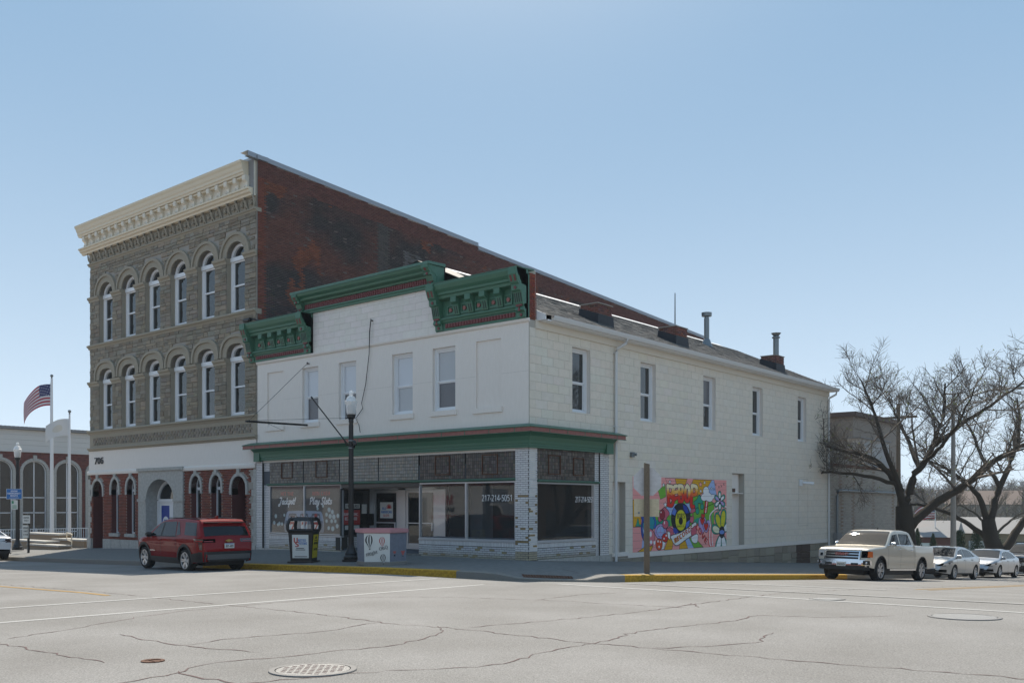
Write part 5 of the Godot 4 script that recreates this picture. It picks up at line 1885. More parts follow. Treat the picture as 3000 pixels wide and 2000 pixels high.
func build_furniture() -> void:
	M.lamp_glass = glass("lamp_glass", 0.55, 0.2, Color(0.9, 0.91, 0.9))
	var ly := walk_y(-4.79, 3.3)
	lamp_post("tall black street lamp with slanted banner arm in front of the slot machine window", V(-4.79, ly, 3.3), 5.58, true)
	var l2 := lamp_post("black street lamp with blue snow route sign beside the red brick civic hall", V(-32.4, -0.55, 2.35), 5.62, false)
	var face := Basis(Vector3.UP, 0.95)
	var sx := Transform3D(face, V(0.12, 2.92, 0.22))
	var b := on(sx)
	b.box(-0.37, -0.27, -0.008, 0.37, 0.27, -0.004)
	var back := put(b, "route_sign", l2, M.sign_white)
	b = on(sx)
	b.box(-0.355, -0.255, -0.003, 0.355, 0.255, 0.0)
	put(b, "face", back, M.sign_blue)
	for l in [["SNOW", 0.15, 0.085, 0.32], ["EMERGENCY", 0.03, 0.085, 0.62], ["ROUTE", -0.09, 0.085, 0.34]]:
		text_mesh(back, "lettering", l[0], sx * Transform3D(Basis(), V(0, l[1], 0)), l[2], l[3], M.lettering_white, 0.004)
	b = on(sx)
	b.box(-0.22, -0.205, 0.0, 0.22, -0.19, 0.003)
	put(b, "small_print", back, M.lettering_white)
	sx = Transform3D(face, V(0.10, 2.36, 0.2))
	b = on(sx)
	b.box(-0.16, -0.24, -0.004, 0.16, 0.24, 0.0)
	var pk := put(b, "parking_sign", l2, M.sign_white)
	b = on(sx)
	b.box(-0.13, 0.06, 0.0, -0.03, 0.2, 0.003)
	for k in 3: b.box(-0.1, -0.06 - k * 0.06, 0.0, 0.11, -0.03 - k * 0.06, 0.003)
	put(b, "lettering", pk, M.letter_green)
	# signs on a short post
	var s := thing("short_sign_post", "black post with two small white traffic signs beside the low stone planter", "sign post", V(-28.85, walk_y(-28.85, 3.3), 3.3))
	b = on()
	b.box(-0.05, 0, -0.04, 0.05, 1.9, 0.04)
	put(b, "post", s, M.black_iron)
	sign_plate(s, "small_sign", Transform3D(Basis(Vector3.UP, 0.9), V(0.05, 1.65, 0.12)), 0.34, 0.40, M.sign_white, [["ENTER", 0.08, 0.07, 0.24], ["ONLY", -0.06, 0.07, 0.2]], M.lettering_black)
	sign_plate(s, "weight_sign", Transform3D(Basis(Vector3.UP, 0.9), V(-0.03, 1.05, 0.12)), 0.30, 0.62, M.sign_white, [["WEIGHT", 0.18, 0.08, 0.22], ["LIMIT", 0.02, 0.08, 0.18], ["5 TONS", -0.15, 0.08, 0.22]], M.lettering_black)

	# wooden sign post on the corner, seen from behind
	var wp := thing("wooden_sign_post", "weathered wooden post carrying the back of an octagonal sign before the mural", "sign post", V(4.62, walk_y(4.62, 0.35), 0.35), 0.62)
	b = on()
	b.prism([Vector2(-0.08, 0), Vector2(0.08, 0), Vector2(0.078, 3.12), Vector2(-0.078, 3.16)], -0.06, 0.06)
	put(b, "post", wp, M.old_wood)
	b = on()
	var oc := []
	for k in 8: oc.append(Vector2(0.02 + 0.43 * cos(TAU * (k + 0.5) / 8), 2.62 + 0.43 * sin(TAU * (k + 0.5) / 8)))
	b.prism(oc, -0.075, -0.07)
	put(b, "octagonal_sign", wp, M.sign_back)
	b = on()
	b.box(-0.36, 1.62, -0.075, 0.36, 2.13, -0.07)
	var pl := put(b, "plate", wp, M.plate_cream)
	b = on()
	b.tube([V(-0.22, 1.73, -0.07), V(-0.22, 1.73, -0.05)], [0.035, 0.03], 10, true)
	put(b, "bolt", pl, M.galv)
	for y in [0.3, 1.2, 1.9, 2.4, 2.9]:
		b = on()
		b.tube([V(0.02, y, 0.055), V(0.02, y, 0.064)], [0.014, 0.014], 8, true)
		put(b, "bolt_hole", wp, M.crack)

	# litter bin
	var t := thing("litter_bin", "black square litter bin with white and yellow advert panels by the kerb", "litter bin", V(-6.15, walk_y(-6.15, 4.15), 4.15), 0.62)
	b = on()
	b.box(-0.42, 0.0, -0.42, 0.42, 0.05, 0.42)
	b.box(-0.34, 0.05, -0.34, 0.34, 0.12, 0.34)
	put(b, "foot", t, M.black_plastic)
	b = on()
	for k in 4:
		var r := Transform3D(Basis(Vector3.UP, PI / 2 * k), Vector3.ZERO)
		b.xf = r
		b.quad(V(-0.34, 0.1, 0.34), V(0.34, 0.1, 0.34), V(0.40, 0.98, 0.40), V(-0.40, 0.98, 0.40))
		b.quad(V(-0.40, 0.98, 0.40), V(0.40, 0.98, 0.40), V(0.44, 1.06, 0.44), V(-0.44, 1.06, 0.44))
		b.quad(V(-0.44, 1.06, 0.44), V(0.44, 1.06, 0.44), V(0.43, 1.09, 0.43), V(-0.43, 1.09, 0.43))
		b.quad(V(-0.43, 1.09, 0.43), V(0.43, 1.09, 0.43), V(0.36, 1.09, 0.36), V(-0.36, 1.09, 0.36))
	put(b, "body", t, M.black_plastic)
	b = on()
	for k in 4:
		b.xf = Transform3D(Basis(Vector3.UP, PI / 2 * k), Vector3.ZERO)
		b.tube([V(0.41, 1.07, 0.41), V(0.42, 1.22, 0.42), V(0.37, 1.4, 0.37), V(0.30, 1.46, 0.30)], [0.055, 0.055, 0.055, 0.05], 8)
		b.box(-0.32, 1.38, -0.32, 0.32, 1.385, 0.32)
		b.quad(V(-0.38, 1.36, 0.38), V(0.38, 1.36, 0.38), V(0.27, 1.48, 0.27), V(-0.27, 1.48, 0.27))
		b.quad(V(-0.27, 1.48, 0.27), V(0.27, 1.48, 0.27), V(0.0, 1.50, 0.0), V(0.0, 1.50, 0.0))
	put(b, "hood", t, M.black_plastic)
	for k in 2:
		var slope := Transform3D(Basis(Vector3.UP, -PI / 2 * (1 - k) + PI / 2 * 0), Vector3.ZERO)
		if k == 1: slope = Transform3D(Basis(Vector3.UP, PI / 2), Vector3.ZERO)
		else: slope = Transform3D()
		slope = slope * Transform3D(Basis(Vector3.RIGHT, 0.068), V(0, 0.54, 0.378))
		b = on(slope)
		b.box(-0.27, -0.38, 0.0, 0.27, 0.38, 0.008)
		var ad := put(b, "advert_panel", t, M.sign_white if k == 0 else M.ad_yellow)
		var z := slope.translated_local(V(0, 0, 0.01))
		if k == 0:
			text_mesh(ad, "lettering", "NITED", z * Transform3D(Basis(), V(0.06, 0.20, 0)), 0.08, 0.26, M.sign_blue, 0.003)
			text_mesh(ad, "lettering", "YSTEMS", z * Transform3D(Basis(), V(0.08, 0.10, 0)), 0.08, 0.28, M.sign_blue, 0.003)
			text_mesh(ad, "lettering", "U", z * Transform3D(Basis(), V(-0.15, 0.20, 0)), 0.17, 0.13, M.lettering_red, 0.003)
			text_mesh(ad, "lettering", "S", z * Transform3D(Basis(), V(-0.11, 0.07, 0)), 0.17, 0.12, M.lettering_red, 0.003)
			b = on(z)
			for q in [[-0.14, 0.12, -0.05], [-0.16, 0.16, -0.10], [-0.2, 0.22, -0.32]]: b.box(q[0], q[2] - 0.02, 0, q[1], q[2], 0.003)
			put(b, "small_print", ad, M.lettering_black)
		else:
			b = on(z)
			b.prism([Vector2(-0.12, 0.25), Vector2(0.12, 0.25), Vector2(0, 0.34)], 0, 0.003)
			b.box(-0.16, 0.18, 0, 0.16, 0.205, 0.003)
			put(b, "roof_mark", ad, M.lettering_black)
			text_mesh(ad, "lettering", "ROOFING", z * Transform3D(Basis(), V(0, 0.10, 0)), 0.07, 0.44, M.lettering_black, 0.003)
			text_mesh(ad, "lettering", "GUTTERS", z * Transform3D(Basis(), V(0, -0.10, 0)), 0.07, 0.40, M.lettering_black, 0.003)

	# hexagonal planter painted with balloons
	var py := walk_y(-2.6, 3.95)
	t = thing("painted_planter", "grey concrete planter painted with hot air balloons and a pink rim", "planter", V(-2.6, py, 3.95), 0.62)
	var hex := func(r: float, y: float) -> Array:
		var a := []
		for k in 6: a.append(V(r * cos(TAU * k / 6), y, r * sin(TAU * k / 6)))
		return a
	var shell := func(prof: Array, called: String, m):
		var q := on()
		for i in prof.size() - 1:
			var lo: Array = hex.call(prof[i].x, prof[i].y)
			var hi: Array = hex.call(prof[i + 1].x, prof[i + 1].y)
			for k in 6:
				var n := (k + 1) % 6
				q.quad(lo[n], lo[k], hi[k], hi[n])
		return put(q, called, t, m)
	shell.call([Vector2(0.78, 0.0), Vector2(0.78, 0.10), Vector2(0.75, 0.12)], "foot", M.curb_grey)
	shell.call([Vector2(0.75, 0.10), Vector2(0.78, 0.98)], "body", M.planter_grey)
	shell.call([Vector2(0.80, 0.97), Vector2(0.83, 0.99), Vector2(0.83, 1.10), Vector2(0.68, 1.10), Vector2(0.68, 0.98), Vector2(0.0, 0.98)], "rim", M.planter_pink)
	var fr := Transform3D(Basis(Vector3.UP, 0.0), V(0, 0, 0.665))
	b = on(fr)
	b.quad(V(-0.385, 0.11, -0.012), V(0.385, 0.11, -0.012), V(0.395, 0.97, 0.016), V(-0.395, 0.97, 0.016))
	put(b, "white_panel", t, M.sign_white)
	var bal := func(f: Transform3D, x: float, y: float, r: float, cols: Array):
		for k in 6:
			var q := on(f)
			var p := []
			for i in 9:
				var e := PI - PI * i / 8
				p.append(e)
			for side in 1:
				var w0 := -1.0 + 2.0 * k / 6
				var w1 := -1.0 + 2.0 * (k + 1) / 6
				for i in 10:
					var v0 := -1.3 + 2.3 * i / 10
					var v1 := -1.3 + 2.3 * (i + 1) / 10
					var g := func(v): return (sqrt(maxf(0.0, 1 - v * v)) if v > -0.3 else lerpf(0.95, 0.16, (-v - 0.3)))
					q.quad(V(x + w0 * r * 0.8 * g.call(v0), y + v0 * r, 0.004), V(x + w1 * r * 0.8 * g.call(v0), y + v0 * r, 0.004), V(x + w1 * r * 0.8 * g.call(v1), y + v1 * r, 0.004), V(x + w0 * r * 0.8 * g.call(v1), y + v1 * r, 0.004))
			put(q, "balloon", t, cols[k % cols.size()])
		var q := on(f)
		q.box(x - r * 0.12, y - r * 1.62, 0.002, x + r * 0.12, y - r * 1.42, 0.006)
		put(q, "basket", t, M.lettering_black)
	var fz := fr.translated_local(V(0, 0, 0.012))
	bal.call(fz, -0.22, 0.76, 0.17, [M.lettering_black, M.sign_white])
	bal.call(fz, 0.17, 0.74, 0.13, [M.balloon_red, M.sign_white])
	bal.call(fz, 0.20, 0.24, 0.12, [M.lettering_black, M.sign_white])
	text_mesh(t, "lettering", "#Right", fz * Transform3D(Basis(Vector3.BACK, 0.28), V(-0.16, 0.36, 0)), 0.13, 0.36, M.lettering_black, 0.003, "Droid Serif", 400)
	text_mesh(t, "lettering", "OnQ", fz * Transform3D(Basis(Vector3.BACK, 0.28), V(0.20, 0.52, 0)), 0.13, 0.26, M.lettering_black, 0.003, "Droid Serif", 400)
	var fs := Transform3D(Basis(Vector3.UP, PI / 3), Vector3.ZERO) * Transform3D(Basis(Vector3.RIGHT, -0.03), V(0, 0, 0.668))
	bal.call(fs, -0.16, 0.68, 0.25, [M.balloon_red])
	bal.call(fs, 0.22, 0.46, 0.13, [M.balloon_red])

func build_civic() -> void:
	# red brick hall far left, its front looks towards +x
	var t := thing("civic_hall", "red brick hall with tall white arched windows behind two flagpoles", "building")
	var X0 := -58.0
	var f := Transform3D(SIDE.basis, V(X0, 0, 0))   # local x = -z
	var cs := []
	for k in 7: cs.append(1.72 + 2.6 * k)
	cs = [4.3, 6.9, 9.5, 12.1, 14.7]
	var b := on(f)
	var holes := []
	for c in cs: holes.append([c - 0.92, -0.85, c + 0.92, 5.3])
	b.wall(-2.0, -1.6, 17.0, 6.1, -0.01, holes)
	for c in cs:
		var a := b.arc(c, 4.4, 0.92, 0.9)
		b.arch_fill(a, 5.3, -0.01)
	b.quad(V(-2.0, -1.6, -12), V(-2.0, -1.6, -0.01), V(-2.0, 7.9, -0.01), V(-2.0, 7.9, -12))
	put(b, "wall", t, M.mortar_grey)
	var keep := func(x, y):
		for c in cs:
			if absf(x - c) < 1.12 and y < 4.4: return false
			if Vector2(x - c, maxf(0, y - 4.4)).length() < 1.12: return false
		return true
	lay(t, "brick", bond(-1.98, -1.2, 16.98, 6.05, 0.22, 0.0745, 0.012, keep), f, -0.01, 0.005, M.city_brick, vary(Color(0.155, 0.05, 0.042), 0.3, 0.1), 300)
	for c in cs:
		b = on(f)
		var a := b.arc(c, 4.4, 0.92, 0.9)
		var o := b.arc(c, 4.4, 1.14, 1.12)
		b.arch_ring(a, o, -0.2, 0.06)
		b.box(c - 1.14, -0.9, -0.2, c - 0.92, 4.4, 0.06)
		b.box(c + 0.92, -0.9, -0.2, c + 1.14, 4.4, 0.06)
		b.box(c - 0.14, 5.3, -0.1, c + 0.14, 5.75, 0.1)
		put(b, "arch_surround", t, M.limestone)
		b = on(f)
		var i := b.arc(c, 4.4, 0.86, 0.84)
		b.arch_ring(i, a, -0.25, -0.14)
		for y in [-0.85, -0.35, 1.2, 2.4]: b.box(c - 0.92, y - 0.035, -0.25, c + 0.92, y + 0.035, -0.14)
		for x in [-0.89, 0.0, 0.89]: b.box(c + x - 0.035, -0.85, -0.25, c + x + 0.035, 4.4 if absf(x) > 0.1 else 5.24, -0.14)
		var w := put(b, "window", t, M.white_paint)
		b = on(f)
		b.arch_face(i, 2.4, -0.2)
		put(b, "pane", w, M.civic_pane)
		for y in [[-0.85, -0.35], [-0.35, 1.2], [1.2, 2.4]]:
			for s in [-1, 1]:
				b = on(f)
				var xa: float = c - 0.86 if s < 0 else c + 0.035
				b.quad(V(xa, y[0], -0.2), V(xa + 0.825, y[0], -0.2), V(xa + 0.825, y[1], -0.2), V(xa, y[1], -0.2))
				put(b, "pane", w, M.civic_pane)
	b = on(f)
	b.box(-2.3, 5.98, -12.0, 17.0, 6.12, 0.12)
	for k in 4: b.box(-2.1, 6.13 + k * 0.4, -12.0, 17.0, 6.52 + k * 0.4, 0.03)
	put(b, "fascia", t, M.pale_panel)
	b = on(f)
	b.box(-2.3, 7.74, -12.2, 17.2, 7.9, 0.3)
	for k in 60: b.box(-2.2 + k * 0.32, 7.9, -0.1, -2.0 + k * 0.32, 7.97, 0.28)
	put(b, "roof_edge", t, M.far_grey)
	# terrace rail
	var r := thing("terrace_railing", "white metal railing along the foot of the brick hall", "railing")
	b = on(f)
	for y in [-0.85, -0.05]: b.box(3.5, y - 0.03, 1.98, 16.5, y + 0.03, 2.03)
	for k in 6: b.box(3.5 + k * 2.6, -1.3, 1.96, 3.58 + k * 2.6, 0.0, 2.04)
	put(b, "rail", r, M.white_paint)
	for k in 72:
		b = on(f)
		b.box(3.62 + k * 0.18, -0.83, 1.99, 3.65 + k * 0.18, -0.07, 2.02)
		put(b, "baluster", r, M.white_paint)
	b = on(f)
	b.box(-3.0, -1.8, -0.2, 17.0, -0.92, 2.3)
	tag(put(b, "terrace", self, M.concrete), "", "", "", "structure")
	# plaza
	b = on()
	sheet(b, steps(-64, -29.4, 4), steps(-40, 0.6, 4), func(x, z): return walk_y(x, 0.0) - 0.012 - 0.25 * smoothstep(-36.0, -56.0, x))
	put(b, "plaza_pavement", self, M.concrete, "structure")
	# flagpoles, flags
	flagpole("taller white flagpole with striped flag before the brick hall", V(-48.3, -1.0, -6.5), 11.7, 0.13)
	flagpole("shorter white flagpole with plain white flag before the brick hall", V(-43.35, -0.9, -5.45), 8.7, 0.10)
	var fl := flag_mesh(2.3, 1.5, 0.9, 0.12, true)
	var fo := put(fl, "striped_flag", self, M.cotton)
	fo.transform = Transform3D(Basis(Vector3.UP, 0.75), V(-48.3, 10.3, -6.5))
	tag(fo, "drooping red and white striped flag with starred blue corner at left", "flag")
	fl = flag_mesh(1.7, 1.1, 0.4, 0.10, false)
	fo = put(fl, "white_flag", self, M.cotton)
	fo.transform = Transform3D(Basis(Vector3.UP, 0.75), V(-43.35, 7.5, -5.45))
	tag(fo, "plain white flag blowing from the shorter flagpole", "flag")
	# low limestone planter walls
	var pw := thing("low_planter_wall", "low stepped tan stone planter wall left of the grey stone building", "wall")
	var yb := -0.85
	for q in [[-37.0, -32.5, 0.2, 0.85, 0.62], [-38.5, -34.0, -1.2, -0.5, 0.95], [-34.0, -30.4, -0.9, -0.2, 0.72], [-33.6, -30.0, 0.7, 1.3, 0.48]]:
		b = on()
		b.box(q[0], yb - 0.3, q[2], q[1], yb + q[4], q[3])
		var w := put(b, "wall_block", pw, M.tan_wall)
		b = on()
		b.box(q[0] - 0.06, yb + q[4], q[2] - 0.06, q[1] + 0.06, yb + q[4] + 0.09, q[3] + 0.06)
		put(b, "coping", w, M.limestone)
	var hr := thing("handrail", "pale tubular handrail beside the left corner of the stone building", "handrail")
	b = on()
	for y in [-0.1, 0.28]: b.tube([V(-32.6, y, -0.3), V(-30.1, y, 0.6), V(-30.05, y - 0.06, 0.62)], [0.03, 0.03, 0.03], 8)
	for p in [[-32.6, -0.3], [-30.1, 0.6]]: b.tube([V(p[0], -0.75, p[1]), V(p[0], 0.29, p[1])], [0.03, 0.03], 8)
	put(b, "rail", hr, M.cream)
	# two weathered posts with fixings
	for k in 2:
		var p := thing("weathered_post", ["weathered peeling wooden post, the outer of two beside the street lamp", "rust stained wooden post, the one nearer the street lamp"][k], "post", V(-37.6 + k * 0.75, -0.85, 2.15 - k * 0.28))
		b = on()
		b.tube([V(0, 0, 0), V(0.05, 2.2, 0), V(0.03, 4.25 - k * 0.12, 0)], [0.2, 0.19, 0.16], 10, true)
		put(b, "shaft", p, M.old_wood_pale)
		b = on()
		b.tube([V(0, 4.24 - k * 0.12, 0), V(0, 4.32 - k * 0.12, 0)], [0.17, 0.15], 10, true)
		put(b, "cap", p, M.rust)
		b = on()
		for q in 7:
			var y := 1.0 + q * 0.45
			b.box(-0.3, y, 0.1, 0.3, y + 0.03, 0.16)
		put(b, "bracket", p, M.galv)
	# utility cabinet
	var c := thing("utility_cabinet", "small dark metal cabinet between the flagpole and the stone building", "cabinet", V(-44.0, -1.1, -8.6), 0.6)
	b = on()
	b.box(-0.6, 0, -0.4, 0.6, 1.1, 0.4)
	put(b, "box", c, M.dark_alu)
	b = on()
	b.box(-0.65, 1.1, -0.45, 0.65, 1.16, 0.45)
	put(b, "lid", c, M.far_grey)

func build_back() -> void:
	# white glazed brick annexe behind the shop
	var t := thing("white_brick_annexe", "low whitewashed brick annexe with rust stains behind the white shop", "building")
	var f := SIDE
	var b := on(f)
	b.quad(V(25.42, -3.2, -0.03), V(36.5, -3.2, -0.03), V(36.5, 3.95, -0.03), V(25.42, 3.95, -0.03))
	b.quad(V(36.5, -3.2, -0.03), V(36.5, -3.2, -10), V(36.5, 3.95, -10), V(36.5, 3.95, -0.03))
	b.quad(V(25.42, 3.95, -0.03), V(36.5, 3.95, -0.03), V(36.5, 3.95, -10), V(25.42, 3.95, -10))
	b.quad(V(25.42, 3.9, -0.15), V(31.0, 3.9, -0.15), V(31.0, 5.3, -0.15), V(25.42, 5.3, -0.15))
	put(b, "wall", t, M.mortar)
	var rustn := FastNoiseLite.new()
	rustn.seed = 9
	rustn.frequency = 0.9
	var tone := func(x, y):
		var k := rng.randf_range(0.86, 1.04)
		var s := rustn.get_noise_2d(x * 1.2, 0.0) * 1.3 + rustn.get_noise_2d(x * 2.0, y * 0.3) * 0.5
		var c := Color(0.50, 0.475, 0.43)
		if s > 0.35: c = c.lerp(Color(0.30, 0.19, 0.12), clampf((s - 0.35) * 1.7, 0, 0.7))
		return Color(c.r * k, c.g * k, c.b * k)
	lay(t, "brick", bond(25.43, -2.3, 36.48, 3.86, 0.40, 0.0975, 0.014), f, -0.03, 0.0, M.brick, tone, 300, 0.003)
	lay(t, "upper_brick", bond(25.43, 4.0, 31.0, 5.25, 0.40, 0.0975, 0.014), f, -0.15, -0.12, M.brick, tone, 60, 0.003)
	b = on(f)
	b.box(25.42, 3.86, -0.2, 36.55, 4.02, 0.05)
	put(b, "coping", t, M.rust)
	b = on(f)
	b.tube([V(26.2, 0.3, 0.12), V(26.2, 2.3, 0.12), V(26.35, 2.54, 0.12), V(26.6, 2.58, 0.12), V(36.4, 2.52, 0.12)], [0.07, 0.07, 0.07, 0.07, 0.07], 8)
	put(b, "conduit", t, M.galv)
	b = on(f)
	b.box(25.95, -0.45, 0.0, 26.5, 0.3, 0.25)
	put(b, "meter_box", t, M.far_grey)
	var g := thing("grey_rendered_block", "plain grey rendered upper block on top of the white annexe", "building", V(-5.0, 3.9, -33.6))
	b = on()
	b.box(-5, 0, -2.6, 4.6, 1.75, 2.5)
	put(b, "wall", g, M.far_grey_pale)
	b = on()
	b.box(-5.1, 1.75, -2.7, 4.7, 1.85, 2.6)
	put(b, "roof", g, M.far_grey)
	var h := thing("timber_rear_house", "dull brown house with outside stair seen through the bare branches", "house", V(-7.0, -2.0, -44.0))
	b = on()
	b.box(-6, 0, -5, 3, 9.8, 4)
	put(b, "wall", h, M.tan_wall_grey)
	b = on()
	b.box(-6.3, 9.8, -5.3, 3.3, 10.1, 4.3)
	put(b, "roof", h, M.brown_roof)
	for q in [[0.2, 6.6], [0.2, 3.6]]:
		b = on(Transform3D(SIDE.basis, V(3.0, 0, 0)))
		b.box(-1.6 + q[0], q[1], -0.1, -0.5 + q[0], q[1] + 1.7, 0.03)
		put(b, "window", h, M.dark_pane)
	b = on()
	for k in 14: b.box(3.05, 3.2 + k * 0.24, -3.4 + k * 0.26, 4.1, 3.26 + k * 0.24, -3.1 + k * 0.26)
	for k in 9: b.box(4.05, 4.0 + k * 0.37, -3.3 + k * 0.4, 4.1, 5.0 + k * 0.37, -3.25 + k * 0.4)
	put(b, "stair", h, M.old_wood)
	# radio mast and pole behind the stone building
	var m := thing("radio_mast", "thin lattice radio mast rising behind the long dark brick wall", "mast", V(-24.6, 6.6, -52.0))
	b = on()
	for k in 3:
		var e := TAU * k / 3
		b.tube([V(0.42 * cos(e), 0, 0.42 * sin(e)), V(0.36 * cos(e), 8.2, 0.36 * sin(e)), V(0.05 * cos(e), 9.1, 0.05 * sin(e))], [0.05, 0.05, 0.04], 5)
		var e2 := TAU * (k + 1) / 3
		for j in 13:
			var y := 0.6 * j
			b.tube([V(0.4 * cos(e), y, 0.4 * sin(e)), V(0.4 * cos(e2), y + 0.6, 0.4 * sin(e2))], [0.024, 0.024], 4)
			b.tube([V(0.4 * cos(e2), y, 0.4 * sin(e2)), V(0.4 * cos(e), y + 0.6, 0.4 * sin(e))], [0.024, 0.024], 4)
	put(b, "lattice", m, M.galv)
	b = on()
	b.tube([V(0, 8.4, 0), V(0, 11.4, 0), V(0, 14.6, 0)], [0.09, 0.07, 0.045], 6)
	put(b, "aerial", m, M.galv)
	# street light with a long arm
	var s := thing("tall_street_light", "tall grey street light with curved arm between the two bare trees", "street light", V(4.1, -1.75, -33.2))
	b = on()
	b.tube([V(0, 0, 0), V(0, 4, 0), V(0, 9.1, 0)], [0.17, 0.14, 0.10], 12)
	put(b, "pole", s, M.pole_grey)
	b = on()
	b.tube([V(0, 8.9, 0), V(0.7, 9.6, -0.2), V(1.8, 9.95, -0.5), V(3.0, 10.0, -0.8)], [0.06, 0.055, 0.05, 0.045], 8)
	put(b, "arm", s, M.pole_grey)
	b = on(Transform3D(Basis(Vector3.UP, 0.25), V(3.2, 10.0, -0.85)))
	b.lathe([Vector2(0.02, -0.1), Vector2(0.14, -0.09), Vector2(0.16, 0.0), Vector2(0.1, 0.08), Vector2(0, 0.1)], 12)
	b.box(-0.35, -0.05, -0.12, 0.45, 0.05, 0.12)
	put(b, "lamp_head", s, M.pole_grey)
	var u := thing("utility_pole", "dark wooden utility pole behind the nearer bare tree", "utility pole", V(-1.5, -2.0, -41.5))
	b = on()
	b.tube([V(0, 0, 0), V(0, 10.6, 0)], [0.17, 0.12], 10, true)
	put(b, "pole", u, M.old_wood)
	b = on()
	b.box(-1.2, 9.6, -0.06, 1.2, 9.75, 0.06)
	put(b, "crossarm", u, M.old_wood)
	# far buildings down the hill
	var gy := func(x, z): return road_y(x, z)
	for q in [
		[-20.0, -96.0, 16.0, 8.0, 3.2, "low red brown shed with two white garage doors beyond the parked cars", 0],
		[-6.0, -104.0, 14.0, 9.0, 3.4, "low tan building with a dark door beside the farther tree", 1],
		[-42.0, -150.0, 14.0, 9.0, 6.0, "white gabled house far beyond the nearer tree trunk", 2],
		[-26.0, -170.0, 12.0, 9.0, 6.5, "grey roofed house on the far hillside behind the flag", 3],
		[-62.0, -170.0, 14.0, 10.0, 6.0, "distant pale house left of the evergreen shrubs", 2],
		[-10.0, -190.0, 15.0, 10.0, 6.0, "distant brick house high on the hill at the right", 1]]:
		var hh := thing("far_house", q[5], "house", V(q[0], gy.call(q[0], q[1]) - 0.3, q[1]), 0.15)
		b = on()
		b.box(-q[2] / 2, 0, -q[3] / 2, q[2] / 2, q[4], q[3] / 2)
		put(b, "wall", hh, [M.mud_red, M.tan_wall, M.far_white, M.tan_wall_grey][q[6]])
		b = on()
		var ov := 0.4
		var rh: float = 2.6 if q[6] > 1 else 1.9
		b.prism([Vector2(-q[3] / 2 - ov, q[4]), Vector2(q[3] / 2 + ov, q[4]), Vector2(0, q[4] + rh)], -q[2] / 2 - ov, q[2] / 2 + ov)
		for i in b.v.size(): b.v[i] = V(b.v[i].z, b.v[i].y, -b.v[i].x)
		for i in b.n.size(): b.n[i] = V(b.n[i].z, b.n[i].y, -b.n[i].x)
		put(b, "roof", hh, [M.far_grey, M.far_grey, M.far_grey, M.brown_roof][q[6]])
		for k in 3:
			b = on()
			var wx: float = -q[2] / 2 + q[2] * (k + 0.6) / 3.4
			if q[6] < 2:
				b.box(wx - (1.4 if k != 1 else 0.5), 0.1, q[3] / 2 - 0.1, wx + (1.4 if k != 1 else 0.5), 2.5, q[3] / 2 + 0.04)
				put(b, "door", hh, M.far_white if k != 1 else M.dark_alu)
			else:
				b.box(wx - 0.5, 2.0, q[3] / 2 - 0.1, wx + 0.5, 3.6, q[3] / 2 + 0.04)
				put(b, "window", hh, M.dark_pane)
	var fp := flagpole("small white flagpole among far houses behind the lamp column", V(-14.0, gy.call(-14, -95) - 0.2, -95.0), 8.0, 0.06)
	var fl := put(flag_mesh(2.6, 1.7, 0.5, 0.1, true), "far_flag", self, M.cotton)
	fl.transform = Transform3D(Basis(Vector3.UP, 0.4), V(-14.0, gy.call(-14, -95) + 6.6, -95.0))
	tag(fl, "small striped flag flying among the far houses at right", "flag")
	# evergreen shrubs in a row
	var labels := ["short evergreen, leftmost of the dark row beyond the pickup", "tall pointed evergreen, second from left of the dark row", "narrow pointed evergreen, third from left of the dark row", "broad evergreen at the middle of the dark row", "rounded evergreen, second from right of the dark row", "wide evergreen at the right end of the dark row"]
	for k in 6:
		var x: float = -10.4 + k * 1.55 + (0.9 if k > 2 else 0.0)
		var z := -71.0 + k * 0.4
		var e := thing("evergreen", labels[k], "evergreen tree", V(x, gy.call(x, z), z), 0.0, "row of evergreens beyond the parked cars")
		var hh: float = [1.9, 3.1, 2.6, 2.9, 3.0, 2.7][k]
		var ww: float = [0.45, 0.65, 0.55, 0.9, 0.95, 1.1][k]
		b = on()
		for i in 1500:
			var v := rng.randf()
			var rr := ww * (1.0 - v * v * (0.95 if k < 3 else 0.7)) * sqrt(rng.randf()) * rng.randf_range(0.75, 1.1)
			var a := rng.randf() * TAU
			var p := V(cos(a) * rr, 0.15 + v * hh, sin(a) * rr)
			var d := V(cos(a) * 0.05, 0.12, sin(a) * 0.05) * rng.randf_range(0.8, 1.8)
			var sd := V(-sin(a), 0, cos(a)) * 0.05
			var kk := rng.randf_range(0.5, 1.3)
			b.col = Color(0.028 * kk, 0.055 * kk, 0.022 * kk)
			b.tri(p - sd, p + sd, p + d)
		put(b, "foliage", e, M.conifer)
		b = on()
		b.tube([V(0, -0.1, 0), V(0, hh * 0.8, 0)], [0.07, 0.02], 6)
		put(b, "trunk", e, M.bark)
	# far woods: bare brush on the hillside
	b = on()
	for i in 1500:
		var z := -rng.randf_range(118, 330)
		var x := rng.randf_range(-0.27, -0.02) * -z - 18.0 + rng.randf_range(-22, 34)
		var y: float = gy.call(x, z)
		var hh := rng.randf_range(3.0, 7.5)
		b.tube([V(x, y, z), V(x + rng.randf_range(-0.5, 0.5), y + hh * 0.6, z), V(x + rng.randf_range(-1, 1), y + hh, z)], [0.13, 0.09, 0.03], 3)
		for j in 12:
			var yy := y + hh * rng.randf_range(0.3, 0.95)
			var o := V(rng.randf_range(-2.2, 2.2), rng.randf_range(0.4, 2.4), rng.randf_range(-1.5, 1.5))
			b.tube([V(x, yy, z), V(x, yy, z) + o * 0.5 + V(0, 0.2, 0), V(x, yy, z) + o], [0.06, 0.045, 0.02], 3)
	tag(put(b, "far_woods", self, M.brush), "grey bare woods on the far hillside", "woods", "", "stuff")
	b = on()
